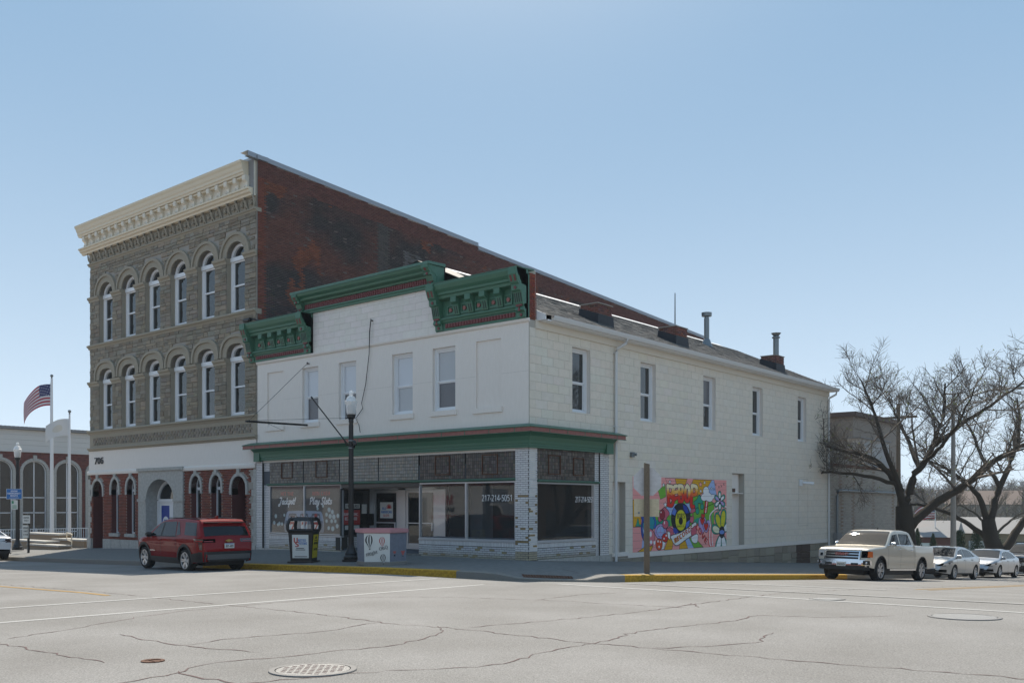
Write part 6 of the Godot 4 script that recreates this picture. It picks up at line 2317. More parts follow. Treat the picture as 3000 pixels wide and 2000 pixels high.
	sheet(b, steps(-140, 2, 8), steps(-260, -62, 8), func(x, z): return road_y(x, z) + 0.04 + (0.0 if x < 2 else -0.1))
	put(b, "far_ground", self, M.grass, "structure")

	# across the street, seen only in the shop windows
	var ac := thing("opposite_shop", "brick shop row with pale ground storey across the street, seen reflected", "building")
	b = on()
	b.box(-70, -1.5, 27.0, 2.0, 3.2, 34.0)
	put(b, "ground_storey", ac, M.pale_panel)
	b = on()
	b.box(-70, 3.2, 27.1, 2.0, 7.4, 34.0)
	put(b, "upper_wall", ac, M.mud_red)
	for k in 14:
		b = on()
		b.box(-66 + k * 4.8, 0.2, 26.97, -63.4 + k * 4.8, 2.4, 27.2)
		put(b, "window", ac, M.dark_pane)
	var db := thing("opposite_brick_block", "dark brick block across the side street, seen reflected", "building")
	b = on()
	b.box(23.5, -3.0, -46.0, 33.0, 7.5, -3.0)
	put(b, "wall", db, M.dark_brick)
	for k in 8:
		b = on()
		b.box(23.44, -1.0, -44.0 + k * 5.0, 23.6, 1.4, -41.5 + k * 5.0)
		put(b, "window", db, M.dark_pane)
	var bt := thing("box_truck", "white box truck with red lettering across the street, seen reflected", "truck", V(-21.5, road_y(-21.5, 19.6), 19.6))
	b = on()
	b.box(-3.2, 0.9, -1.15, 3.0, 3.2, 1.15)
	put(b, "box", bt, M.far_white)
	b = on()
	b.prism([Vector2(3.05, 0.5), Vector2(5.2, 0.5), Vector2(5.2, 1.4), Vector2(4.7, 1.55), Vector2(4.2, 2.3), Vector2(3.05, 2.35)], -1.0, 1.0)
	put(b, "cab", bt, M.far_white)
	b = on()
	b.prism([Vector2(3.2, 1.55), Vector2(4.5, 1.55), Vector2(4.1, 2.2), Vector2(3.2, 2.2)], -1.01, 1.01)
	put(b, "side_window", bt, M.dark_pane)
	for p in [[-2.0, 1], [-2.0, -1], [4.0, 1], [4.0, -1]]:
		b = on(Transform3D(Basis(Vector3.RIGHT, PI / 2), V(p[0], 0.42, p[1] * 0.9)))
		b.lathe([Vector2(0, -0.12), Vector2(0.42, -0.12), Vector2(0.42, 0.12), Vector2(0, 0.12)], 18)
		put(b, "wheel", bt, M.tyre)
	var tb := Transform3D(Basis(Vector3.UP, PI), V(0, 0, -1.16))
	text_mesh(bt, "lettering", "M&M", tb * Transform3D(Basis(), V(0.3, 2.55, 0)), 0.62, 1.7, M.lettering_red, 0.01)
	text_mesh(bt, "lettering", "MASONRY", tb * Transform3D(Basis(), V(0.3, 1.95, 0)), 0.30, 1.9, M.lettering_black, 0.01)
	text_mesh(bt, "lettering", "TUCKPOINTING", tb * Transform3D(Basis(), V(0.3, 1.5, 0)), 0.24, 2.3, M.lettering_red, 0.01)

# ---------------------------------------------------------------- flat prints
func fill(im: Image, p: Array, c: Color) -> void:
	var y0 := 1e9
	var y1 := -1e9
	for q in p:
		y0 = minf(y0, q.y)
		y1 = maxf(y1, q.y)
	for y in range(maxi(0, int(y0)), mini(im.get_height() - 1, int(y1)) + 1):
		var yc := y + 0.5
		var xs := []
		for i in p.size():
			var a: Vector2 = p[i]
			var b: Vector2 = p[(i + 1) % p.size()]
			if (a.y <= yc) != (b.y <= yc): xs.append(a.x + (b.x - a.x) * (yc - a.y) / (b.y - a.y))
		xs.sort()
		for i in range(0, xs.size() - 1, 2):
			var xa := int(round(xs[i]))
			var xb := int(round(xs[i + 1]))
			if xb > xa: im.fill_rect(Rect2i(xa, y, xb - xa, 1), c)

func oval(cx: float, cy: float, rx: float, ry: float, turn := 0.0, k := 28) -> Array:
	var a := []
	for i in k:
		var q := TAU * i / k
		a.append(Vector2(cx, cy) + Vector2(rx * cos(q), ry * sin(q)).rotated(turn))
	return a

func smooth(p: Array, closed := false, k := 5) -> Array:
	var o := []
	var n := p.size()
	for i in (n if closed else n - 1):
		var a: Vector2 = p[(i - 1 + n) % n] if closed or i > 0 else p[i]
		var b: Vector2 = p[i]
		var c: Vector2 = p[(i + 1) % n]
		var d: Vector2 = p[(i + 2) % n] if closed or i + 2 < n else c
		for j in k: o.append(b.cubic_interpolate(c, a, d, float(j) / k))
	if not closed: o.append(p[-1])
	return o

func stroke(im: Image, p: Array, w: float, c: Color, closed := false) -> void:
	for i in (p.size() if closed else p.size() - 1):
		var a: Vector2 = p[i]
		var b: Vector2 = p[(i + 1) % p.size()]
		var d := b - a
		if d.length() < 0.01: continue
		var o := d.normalized().orthogonal() * w / 2
		fill(im, [a + o, b + o, b - o, a - o], c)
	for q in p: fill(im, oval(q.x, q.y, w / 2, w / 2, 0, 10), c)

func shape(im: Image, p: Array, c: Color, edge := 3.0, ink := Color(0.06, 0.05, 0.10)) -> void:
	fill(im, p, c)
	if edge > 0: stroke(im, p, edge, ink, true)

func words(im: Image, s: String, c: Vector2, w: float, h: float, turn: float, col: Color, font := "Droid Sans", weight := 700, shear := 0.0) -> void:
	var f := SystemFont.new()
	f.font_names = PackedStringArray([font])
	f.font_weight = weight
	var t := TextMesh.new()
	t.text = s
	t.font = f
	t.font_size = 64
	t.depth = 0.0
	t.width = 6000
	t.curve_step = 4.0
	var bb := t.get_aabb()
	var a := t.get_mesh_arrays()
	var v: PackedVector3Array = a[Mesh.ARRAY_VERTEX]
	var ix: PackedInt32Array = a[Mesh.ARRAY_INDEX] if a[Mesh.ARRAY_INDEX] != null else PackedInt32Array(range(v.size()))
	var m := bb.get_center()
	for i in range(0, ix.size(), 3):
		var tr := []
		for k in 3:
			var q := v[ix[i + k]]
			var e := Vector2((q.x - m.x) / bb.size.x * w, -(q.y - m.y) / bb.size.y * h)
			e.x -= e.y * shear
			tr.append(c + e.rotated(turn))
		fill(im, tr, col)

func print_mat(called: String, im: Image, rough := 0.6, coat := 0.0) -> StandardMaterial3D:
	im.generate_mipmaps()
	var m := mat(called, Color(1, 1, 1), rough, {"tex": ImageTexture.create_from_image(im)})
	m.texture_repeat = false
	if coat > 0:
		m.clearcoat_enabled = true
		m.clearcoat = coat
		m.clearcoat_roughness = 0.02
	return m

func paint_film() -> Image:   # slot machine film on the two left panes: 1024 x 448
	var W := 1024
	var H := 448
	var im := Image.create_empty(W, H, false, Image.FORMAT_RGB8)
	for y in H: im.fill_rect(Rect2i(0, y, W, 1), Color(0.20, 0.195, 0.20).lerp(Color(0.13, 0.14, 0.15), absf(y - 100.0) / H))
	var r2 := RandomNumberGenerator.new()
	r2.seed = 11
	var dot := func(x: float, y: float, r: float, c: Color): fill(im, oval(x, y, r * 0.95, r, 0, 18), c)
	for i in 26: dot.call(r2.randf_range(20, 1000), r2.randf_range(20, 300), r2.randf_range(8, 20), Color(0.23, 0.25, 0.27))
	for q in [[75, 290, 22], [50, 355, 21], [130, 362, 20], [108, 372, 16], [205, 280, 16], [170, 365, 18], [855, 225, 24], [900, 245, 22], [870, 285, 24], [920, 290, 25], [820, 270, 20], [975, 280, 22], [965, 375, 22], [905, 400, 24], [850, 395, 20], [940, 330, 18], [820, 330, 18], [695, 215, 16], [770, 190, 16], [890, 330, 20]]:
		dot.call(q[0], q[1], q[2], Color(0.52, 0.58, 0.60))
		dot.call(q[0], q[1], q[2] * 0.8, Color(0.64, 0.71, 0.72))
	# the machine
	fill(im, smooth(pts([215, 448, 205, 380, 225, 300, 250, 248, 300, 238, 500, 236, 700, 240, 750, 250, 775, 310, 785, 390, 772, 448]), false, 4), Color(0.55, 0.60, 0.68))
	fill(im, pts([215, 448, 208, 390, 226, 330, 770, 330, 783, 390, 772, 448]), Color(0.40, 0.44, 0.49))
	for k in 3:
		var x := 270.0 + k * 170
		fill(im, smooth(pts([x, 448, x - 4, 340, x + 2, 275, x + 20, 262, x + 100, 262, x + 118, 275, x + 124, 340, x + 120, 448]), false, 4), Color(0.30, 0.32, 0.37))
		fill(im, pts([x + 12, 448, x + 9, 340, x + 14, 282, x + 106, 282, x + 111, 340, x + 108, 448]), Color(0.78, 0.79, 0.80))
		fill(im, pts([x + 14, 282, x + 106, 282, x + 108, 310, x + 12, 310]), Color(0.58, 0.60, 0.66))
		if k == 0: fill(im, pts([x + 25, 284, x + 95, 284, x + 95, 300, x + 25, 300]), Color(0.28, 0.12, 0.14))
		else: fill(im, oval(x + 60, 284, 22, 22, 0, 16), Color(0.62, 0.13, 0.10))
		var seven := pts([x + 20, 340, x + 102, 338, x + 100, 358, x + 72, 400, x + 62, 448, x + 30, 448, x + 40, 405, x + 66, 368, x + 36, 368, x + 34, 378, x + 20, 378])
		shape(im, seven, Color(0.66, 0.12, 0.09), 4, Color(0.93, 0.9, 0.82))
	fill(im, pts([0, 440, 1024, 440, 1024, 448, 0, 448]), Color(0.12, 0.12, 0.13))
	# wording
	words(im, "HIT THE", Vector2(248, 72), 190, 38, 0, Color(0.62, 0.14, 0.12))
	words(im, "WIN CASH", Vector2(740, 72), 250, 38, 0, Color(0.62, 0.14, 0.12))
	var wh := Color(0.86, 0.86, 0.86)
	var pen := func(x: float, y: float, k: float, strokes: Array):
		for s in strokes:
			var p := []
			for i in range(0, s.size(), 2): p.append(Vector2(x + s[i] * k + (40.0 - s[i + 1]) * k * 0.22, y + s[i + 1] * k))
			stroke(im, smooth(p, false, 6), 8.5 * k, wh)
	# hand lettering, one pen stroke list per letter (baseline y = 40)
	var J := [[6, -8, 26, -8, 22, 20, 14, 52, 2, 56, 2, 44, 14, 38]]
	var la := [[24, 14, 10, 16, 8, 34, 16, 40, 24, 26, 24, 12, 24, 36, 30, 40]]
	var lc := [[20, 16, 8, 18, 6, 34, 14, 40, 24, 32]]
	var lk := [[6, -8, 6, 40], [22, 14, 8, 28, 22, 40, 28, 36]]
	var lp := [[8, 12, 8, 62], [8, 16, 20, 12, 24, 26, 14, 40, 8, 34]]
	var lo := [[14, 12, 6, 24, 12, 40, 22, 30, 14, 12]]
	var lt := [[10, -4, 8, 34, 16, 40, 22, 34], [2, 12, 22, 10]]
	var ex := [[8, -10, 5, 24], [5, 38, 5.2, 38.4]]
	var P := [[6, -6, 6, 42], [0, -4, 20, -10, 30, 4, 18, 18, 8, 16]]
	var ll := [[8, -10, 4, 32, 10, 40, 16, 36]]
	var ly := [[4, 14, 6, 34, 16, 36, 22, 14, 20, 44, 8, 62, 0, 54, 14, 44]]
	var S := [[28, -2, 18, -10, 6, 0, 12, 14, 22, 22, 18, 38, 6, 42, 0, 32]]
	var ls := [[18, 14, 8, 16, 10, 24, 18, 30, 12, 40, 4, 36]]
	var x := 120.0
	for q in [[J, 34], [la, 31], [lc, 25], [lk, 28], [lp, 26], [lo, 24], [lt, 22], [ex, 14]]:
		pen.call(x, 122.0, 1.25, q[0])
		x += q[1] * 1.22
	x = 580.0
	for q in [[P, 34], [ll, 15], [la, 31], [ly, 44], [S, 32], [ll, 15], [lo, 24], [lt, 22], [ls, 20]]:
		pen.call(x, 122.0, 1.25, q[0])
		x += q[1] * 1.3
	return im

func paint_mural() -> Image:
	# drawn in units of the painted field: 1200 wide, 456 high
	var W := 1200
	var H := 456
	var im := Image.create_empty(W, H, false, Image.FORMAT_RGB8)
	var ink := Color(0.05, 0.05, 0.10)
	var pink := Color(0.93, 0.62, 0.60)
	var must := Color(0.86, 0.64, 0.06)
	var green := Color(0.44, 0.70, 0.20)
	var teal := Color(0.10, 0.60, 0.50)
	var lblue := Color(0.62, 0.72, 0.88)
	var lilac := Color(0.70, 0.62, 0.82)
	var red := Color(0.82, 0.17, 0.12)
	var rose := Color(0.80, 0.38, 0.45)
	var yel := Color(0.82, 0.80, 0.12)
	var white := Color(0.92, 0.92, 0.92)
	im.fill(pink)
	var P := func(a: Array) -> Array: return mural_map(a)
	shape(im, P.call([183, 560, 270, 592, 320, 720, 316, 1000, 190, 1000]), must, 3)
	shape(im, P.call([228, 990, 250, 930, 258, 880, 268, 860, 282, 890, 286, 935, 300, 970, 320, 955, 320, 992]), teal, 2)
	fill(im, P.call([320, 1000, 420, 1000, 420, 1320, 330, 1360, 345, 1200]), lblue)
	shape(im, P.call([545, 715, 640, 745, 720, 700, 860, 560, 1100, 540, 1260, 490, 1400, 560, 1520, 640, 1520, 1000, 550, 1000]), green, 3)
	fill(im, P.call([545, 1000, 570, 900, 620, 880, 660, 920, 720, 880, 800, 910, 800, 1000]), teal)
	fill(im, P.call([1180, 1000, 1200, 900, 1260, 870, 1320, 920, 1320, 1000]), teal)
	# rays above and below
	shape(im, P.call([720, 215, 880, 225, 905, 320, 760, 330]), pink, 2)
	shape(im, P.call([878, 225, 1080, 238, 1050, 330, 905, 330]), must, 3)
	shape(im, P.call([1180, 246, 1485, 262, 1390, 430, 1250, 520, 1150, 330]), must, 3)
	shape(im, P.call([1485, 262, 1520, 262, 1560, 500, 1480, 560, 1380, 440]), lblue, 2)
	shape(im, P.call([600, 420, 720, 320, 730, 520, 640, 560]), green, 2)
	fill(im, P.call([690, 715, 860, 640, 1160, 640, 1240, 740, 1140, 810, 790, 820]), lblue)
	shape(im, P.call([262, 1405, 400, 1310, 520, 1310, 480, 1395]), must, 3)
	shape(im, P.call([700, 1385, 770, 1200, 860, 1200, 830, 1380]), must, 3)
	fill(im, P.call([830, 1380, 850, 1290, 970, 1290, 960, 1375]), pink)
	shape(im, P.call([950, 1375, 960, 1270, 1050, 1240, 1095, 1368]), must, 3)
	fill(im, P.call([1050, 1230, 1110, 1200, 1190, 1360, 1095, 1368]), lblue)
	shape(im, P.call([1110, 1200, 1190, 1180, 1345, 1355, 1190, 1362]), green, 3)
	# blue wave with teal inside
	shape(im, smooth(P.call([322, 712, 352, 712, 352, 800, 372, 880, 348, 960, 352, 1090, 400, 1200, 396, 1270, 335, 1160, 318, 1020, 332, 900, 308, 790]), true, 4), Color(0.10, 0.28, 0.62), 3)
	shape(im, smooth(P.call([355, 712, 500, 712, 510, 800, 545, 900, 530, 1030, 470, 1080, 380, 1070, 350, 960, 385, 880, 352, 800]), true, 4), Color(0.13, 0.58, 0.62), 3)
	shape(im, smooth(P.call([497, 716, 553, 716, 545, 820, 570, 930, 560, 1020, 528, 1020, 545, 920, 508, 830]), true, 4), Color(0.16, 0.40, 0.75), 3)
	fill(im, P.call([380, 770, 425, 760, 425, 950, 390, 940]), Color(0.72, 0.85, 0.80))
	# big pink cap, peace ring, red caps
	shape(im, oval_map(455, 1175, 95, 145), rose.lerp(pink, 0.4), 4)
	for q in [[400, 1110, 18, 40], [480, 1120, 18, 48], [485, 1250, 20, 32], [540, 1260, 16, 30]]: fill(im, oval_map(q[0], q[1], q[2], q[3]), white)
	shape(im, oval_map(640, 1080, 95, 125), lilac, 4)
	shape(im, oval_map(640, 1080, 62, 88), lblue, 3)
	for l in [[640, 990, 640, 1170], [640, 1080, 585, 1150], [640, 1080, 695, 1150]]: stroke(im, P.call(l), 9, lilac)
	shape(im, P.call([690, 1180, 735, 1180, 700, 1370, 640, 1378]), white, 3)
	shape(im, oval_map(718, 1185, 52, 72), red, 4)
	shape(im, oval_map(618, 1290, 55, 95), Color(0.85, 0.30, 0.12), 4)
	for q in [[735, 1150, 12, 18], [700, 1200, 12, 16], [600, 1240, 12, 20], [640, 1250, 10, 18], [618, 1330, 14, 20]]: fill(im, oval_map(q[0], q[1], q[2], q[3]), white)
	# pink scroll ends
	shape(im, smooth(P.call([740, 1040, 800, 1020, 850, 1060, 850, 1150, 800, 1150, 760, 1110]), true, 4), rose, 4)
	shape(im, P.call([755, 1075, 800, 1100, 800, 1230, 760, 1180]), white, 3)
	# notes
	shape(im, smooth(P.call([690, 700, 740, 715, 790, 800, 740, 880, 765, 1000, 720, 1040, 690, 900, 620, 930, 605, 830]), true, 4), rose, 4)
	shape(im, oval_map(668, 808, 46, 82), Color(0.60, 0.13, 0.20), 4)
	shape(im, oval_map(722, 968, 48, 70), rose, 4)
	fill(im, oval_map(650, 770, 9, 14), white)
	fill(im, oval_map(705, 940, 8, 26), white)
	# the record
	shape(im, oval_map(975, 872, 160, 246), Color(0.04, 0.05, 0.09), 4)
	fill(im, P.call([825, 800, 860, 690, 905, 750, 880, 830]), Color(0.35, 0.48, 0.80))
	fill(im, P.call([1010, 650, 1075, 690, 1110, 790, 1060, 800, 1020, 730]), Color(0.12, 0.25, 0.65))
	fill(im, P.call([1060, 950, 1125, 900, 1110, 1000, 1060, 1050]), Color(0.30, 0.45, 0.80))
	fill(im, P.call([850, 1020, 900, 1040, 940, 1100, 880, 1130, 850, 1090]), Color(0.15, 0.28, 0.66))
	shape(im, oval_map(975, 908, 90, 172), yel, 3)
	fill(im, oval_map(975, 920, 34, 62), Color(0.04, 0.04, 0.06))
	word_map(im, "BOB'S", 978, 838, 122, 88, 0.0, ink)
	word_map(im, "QUINCY, ILL", 972, 1008, 120, 38, 0.0, ink)
	# note, cloud and chimney at right
	shape(im, smooth(P.call([1130, 800, 1160, 690, 1200, 690, 1215, 770, 1180, 790, 1190, 900, 1165, 960, 1125, 930, 1135, 850, 1165, 850, 1165, 790]), true, 3), rose, 4)
	shape(im, P.call([1185, 610, 1240, 570, 1270, 490, 1330, 560, 1350, 700, 1320, 740, 1300, 640, 1260, 640, 1270, 780, 1240, 810]), teal, 4)
	shape(im, oval_map(1248, 762, 30, 54), teal, 4)
	shape(im, oval_map(1324, 692, 28, 50), teal, 4)
	shape(im, P.call([1375, 600, 1430, 605, 1405, 800, 1350, 800]), red, 4)
	fill(im, P.call([1400, 600, 1412, 600, 1388, 800, 1376, 800]), white)
	for q in [[1390, 440, 48, 72], [1360, 540, 52, 58], [1420, 530, 60, 66], [1450, 570, 50, 44], [1500, 530, 42, 32]]: fill(im, oval_map(q[0], q[1], q[2] + 5, q[3] + 7), ink)
	for q in [[1390, 440, 48, 72], [1360, 540, 52, 58], [1420, 530, 60, 66], [1450, 570, 50, 44], [1500, 530, 42, 32]]: fill(im, oval_map(q[0], q[1], q[2], q[3]), white)
	stroke(im, P.call([1345, 720, 1530, 640]), 4, ink)
	# bubble lettering: one thick shaded stroke per letter
	var letters := [
		[[760, 340, 775, 640], [760, 350, 840, 370, 830, 470, 770, 480], [775, 500, 850, 560, 830, 660, 765, 650]],
		[[880, 350, 850, 420, 860, 560], [880, 350, 905, 350], [856, 455, 920, 440], [860, 570, 910, 540]],
		[[945, 345, 950, 600], [945, 345, 1000, 360, 995, 450, 950, 460], [950, 470, 1005, 500, 1000, 590, 950, 600]],
		[[1080, 345, 1050, 420, 1055, 560, 1085, 600, 1110, 540, 1110, 400, 1080, 345]],
		[[1160, 345, 1150, 560, 1150, 680, 1185, 690], [1160, 345, 1230, 370, 1225, 480, 1165, 500]]]
	for pass_ in 2:
		for l in letters:
			for s in l:
				var q: Array = smooth(s_pts(s), false, 8)
				for e in q.size() - 1:
					for k in 4:
						var c: Vector2 = q[e].lerp(q[e + 1], k / 4.0)
						var f := clampf((c.y - 400) / 130.0, 0, 1)
						var colr := Color(0.95, 0.88, 0.72).lerp(Color(0.93, 0.66, 0.22), minf(1, f * 2)) if f < 0.5 else Color(0.93, 0.66, 0.22).lerp(Color(0.85, 0.16, 0.08), f * 2 - 1)
						fill(im, oval_map(c.x, c.y, 21 if pass_ else 28, 29 if pass_ else 38), colr if pass_ else ink)
	# banner
	shape(im, smooth(P.call([815, 1155, 960, 1110, 1120, 1010, 1200, 945, 1230, 960, 1228, 1060, 1180, 1140, 1050, 1230, 930, 1312, 870, 1300, 830, 1230]), true, 4), white, 5)
	word_map(im, "RECORDS", 1020, 1138, 370, 108, -0.62, must.darkened(0.1))
	word_map(im, "RECORDS", 1024, 1134, 350, 92, -0.62, Color(0.70, 0.16, 0.12))
	shape(im, smooth(P.call([1150, 1060, 1225, 1000, 1225, 1150, 1180, 1170, 1145, 1140]), true, 4), rose, 4)
	shape(im, smooth(P.call([1150, 1180, 1250, 1140, 1250, 1260, 1210, 1290, 1160, 1260]), true, 4), white, 4)
	# hearts and LOVE
	var heart := func(cx: float, cy: float, w: float, h: float, c: Color):
		shape(im, smooth(P.call([cx, cy + h, cx - w, cy - h * 0.1, cx - w * 0.8, cy - h * 0.8, cx - w * 0.3, cy - h * 0.85, cx, cy - h * 0.4, cx + w * 0.3, cy - h * 0.85, cx + w * 0.8, cy - h * 0.8, cx + w, cy - h * 0.1]), true, 4), c, 4)
	heart.call(1330.0, 1000.0, 62.0, 150.0, lilac)
	heart.call(1392.0, 1010.0, 62.0, 110.0, lilac)
	heart.call(1390.0, 1020.0, 34.0, 66.0, red)
	heart.call(1340.0, 850.0, 30.0, 50.0, red)
	heart.call(1330.0, 930.0, 34.0, 60.0, red)
	word_map(im, "LOVE", 1318, 1135, 330, 120, 1.02, ink)
	word_map(im, "LOVE", 1316, 1130, 310, 104, 1.02, red)
	# stripes and flowers
	for k in 4: stroke(im, smooth(P.call([1440 + k * 20, 1000, 1425 + k * 22, 1180, 1440 + k * 20, 1330, 1490, 1340 - k * 20]), false, 5), 7, [red, white, rose, white][k])
	for k in 3:
		stroke(im, smooth(P.call([1490 - k * 12, 1010, 1480 - k * 14, 820 + k * 10, 1560, 750 - k * 12, 1600, 790 - k * 30, 1640, 700 - k * 10, 1720, 730 - k * 12]), false, 6), 9, [teal, rose, white][k])
	for a in 6:
		var e := TAU * a / 6 + 0.5
		var cx := 1615 + cos(e) * 58
		var cy := 605 + sin(e) * 100
		shape(im, petal_map(1615, 605, e, 100, 165, 34), teal, 3)
		shape(im, petal_map(1615, 605, e, 82, 140, 20), white if a % 3 else lilac, 2)
	fill(im, oval_map(1618, 578, 16, 22), ink)
	fill(im, oval_map(1618, 640, 16, 22), ink)
	for q in [[-2.2, yel], [-1.35, yel], [-2.95, white.lerp(yel, 0.2)], [2.1, white], [1.2, white], [-0.4, white]]:
		shape(im, petal_map(1650, 1115, q[0], 175, 390, 62), teal, 3)
		shape(im, petal_map(1650, 1115, q[0], 155, 360, 44), q[1], 3)
	shape(im, oval_map(1650, 1118, 46, 96), Color(0.05, 0.06, 0.12), 3)
	fill(im, oval_map(1650, 1118, 40, 34), Color(0.42, 0.55, 0.82))
	# little stars
	for q in [[795, 280, 26], [1300, 330, 34], [1365, 300, 24], [1302, 440, 24], [690, 330, 28], [720, 650, 34], [1480, 400, 18]]:
		var st := []
		for k in 10: st.append_array([q[0] + (q[2] if k % 2 == 0 else q[2] * 0.42) * cos(TAU * k / 10 - 1.57), q[1] + 1.5 * (q[2] if k % 2 == 0 else q[2] * 0.42) * sin(TAU * k / 10 - 1.57)])
		shape(im, P.call(st), white if q[2] < 30 or q[0] < 1000 else pink, 2)
	for q in [[1545, 335], [1600, 375], [1680, 330], [1520, 410], [1640, 360]]:
		stroke(im, P.call([q[0] - 12, q[1] - 18, q[0] + 12, q[1] + 18]), 2.5, ink)
		stroke(im, P.call([q[0] + 12, q[1] - 14, q[0] - 8, q[1] + 20]), 2.5, ink)
	# faint block joints run through the paint
	for k in 10: im.fill_rect(Rect2i(0, 20 + k * 46, W, 1), Color(0.45, 0.38, 0.36))
	return im

func s_pts(a: Array) -> Array:
	return pts(a)

# a sketch of the mural gives each point as seen at an angle; this squares it up to the painted field
func square_up(x: float, y: float) -> Vector2:
	var u := (x - 183.0) / 1542.0
	u = u / (1.168 - 0.168 * u)
	var top := lerpf(180.0, 268.0, (x - 183.0) / 1542.0)
	var bot := lerpf(1408.0, 1345.0, (x - 183.0) / 1542.0)
	return Vector2(u * 1200.0, (y - top) / (bot - top) * 456.0)

func mural_map(a: Array) -> Array:
	var o := []
	for i in range(0, a.size(), 2): o.append(square_up(a[i], a[i + 1]))
	return o

func oval_map(cx: float, cy: float, rx: float, ry: float) -> Array:
	var o := []
	for i in 26: o.append(square_up(cx + rx * cos(TAU * i / 26), cy + ry * sin(TAU * i / 26)))
	return o

func petal_map(cx: float, cy: float, e: float, lx: float, ly: float, w: float) -> Array:
	var o := []
	for i in 20:
		var q := TAU * i / 20
		var along := 0.55 + 0.45 * cos(q)
		var side := sin(q) * (0.55 + 0.45 * along) * w
		o.append(square_up(cx + cos(e) * lx * along - sin(e) * side, cy + sin(e) * ly * along + cos(e) * side * 1.6))
	return o

func word_map(im: Image, s: String, x: float, y: float, w: float, h: float, turn: float, c: Color) -> void:
	var m := square_up(x, y)
	var ex := square_up(x + w * 0.5 * cos(turn), y + w * 0.5 * sin(turn)) - square_up(x - w * 0.5 * cos(turn), y - w * 0.5 * sin(turn))
	var ey := square_up(x, y + h * 0.5) - square_up(x, y - h * 0.5)
	words(im, s, m, ex.length(), ey.length() * (1.0 if absf(turn) < 0.3 else 0.85), ex.angle(), c)

func build_prints() -> void:
	var store := get_node("corner_store")
	var b := on()
	var film := print_mat("film_print", paint_film(), 0.35)
	for q in [[-13.82, -11.61, 0.0, 0.49], [-11.53, -9.32, 0.51, 0.49]]:
		b = on()
		b.quad(V(q[0], 0.67, -0.085), V(q[1], 0.67, -0.085), V(q[1], 2.55, -0.085), V(q[0], 2.55, -0.085), Rect2(q[2], 0, q[3], 1))
		put(b, "window_film", store, film)
	var mu := print_mat("mural_print", paint_mural(), 0.75)
	b = on(SIDE)
	b.quad(V(6.16, 0.03, 0.005), V(13.66, 0.03, 0.005), V(13.66, 2.86, 0.005), V(6.16, 2.86, 0.005))
	put(b, "mural", store, mu)
	# wording on the panes
	text_mesh(store, "phone_lettering", "217-214-5051", Transform3D(Basis(), V(-1.42, 2.02, -0.072)), 0.21, 1.3, M.lettering_white, 0.003, "Droid Sans", 400)
	text_mesh(store, "phone_lettering", "217-214-5051", SIDE * Transform3D(Basis(), V(3.17, 1.98, -0.072)), 0.20, 1.05, M.lettering_white, 0.003, "Droid Sans", 400)
	# notices in the return window and on the door
	var inner := Transform3D(Basis(V(0, 0, -1), V(0, 1, 0), V(1, 0, 0)), V(-9.27, 0, 0))
	b = on(inner)
	b.box(0.14, 1.03, -0.05, 1.02, 1.60, -0.045)
	var rs := put(b, "agency_sign", store, M.lettering_red)
	text_mesh(rs, "lettering", "HAPPEL, INC.", inner * Transform3D(Basis(), V(0.55, 1.42, -0.045)), 0.12, 0.72, M.lettering_white, 0.003, "Droid Serif")
	text_mesh(rs, "lettering", "REALTORS", inner * Transform3D(Basis(), V(0.55, 1.26, -0.045)), 0.12, 0.62, M.lettering_white, 0.003, "Droid Serif")
	b = on(inner)
	b.box(0.28, 1.66, -0.05, 1.0, 1.84, -0.045)
	var fs := put(b, "lease_sign", store, M.sign_white)
	text_mesh(fs, "lettering", "FOR LEASE", inner * Transform3D(Basis(), V(0.64, 1.75, -0.045)), 0.12, 0.62, M.lettering_black, 0.003)
	b = on(inner)
	b.box(0.25, 0.83, -0.05, 0.98, 1.0, -0.045)
	b.box(1.1, 1.45, -0.05, 1.36, 1.82, -0.045)
	put(b, "notice", store, M.sign_white)
	b = on()
	b.box(-8.68, 1.28, -1.498, -7.95, 1.90, -1.492)
	var ds := put(b, "door_sign", store, M.sign_white)
	for l in [["ALL", -0.12, 1.66, 0.1, 0.24], ["AMERICAN", 0.0, 1.52, 0.1, 0.6], ["SLOTS", 0.0, 1.38, 0.1, 0.34]]:
		text_mesh(ds, "lettering", l[0], Transform3D(Basis(), V(-8.32 + l[1], l[2], -1.492)), l[3], l[4], M.sign_blue if l[0] != "SLOTS" else M.lettering_red, 0.003)
	for k in 9:
		var e := PI * k / 8
		b = on()
		b.tube([V(-8.16, 1.66, -1.49), V(-8.16 + cos(e) * 0.15, 1.68 + sin(e) * 0.15, -1.49)], [0.012, 0.016], 4)
		put(b, "firework", ds, M.lettering_red)
	b = on()
	b.box(-9.22, 1.0, -1.45, -9.0, 1.45, -1.35)
	put(b, "mail_box", store, M.black_plastic)

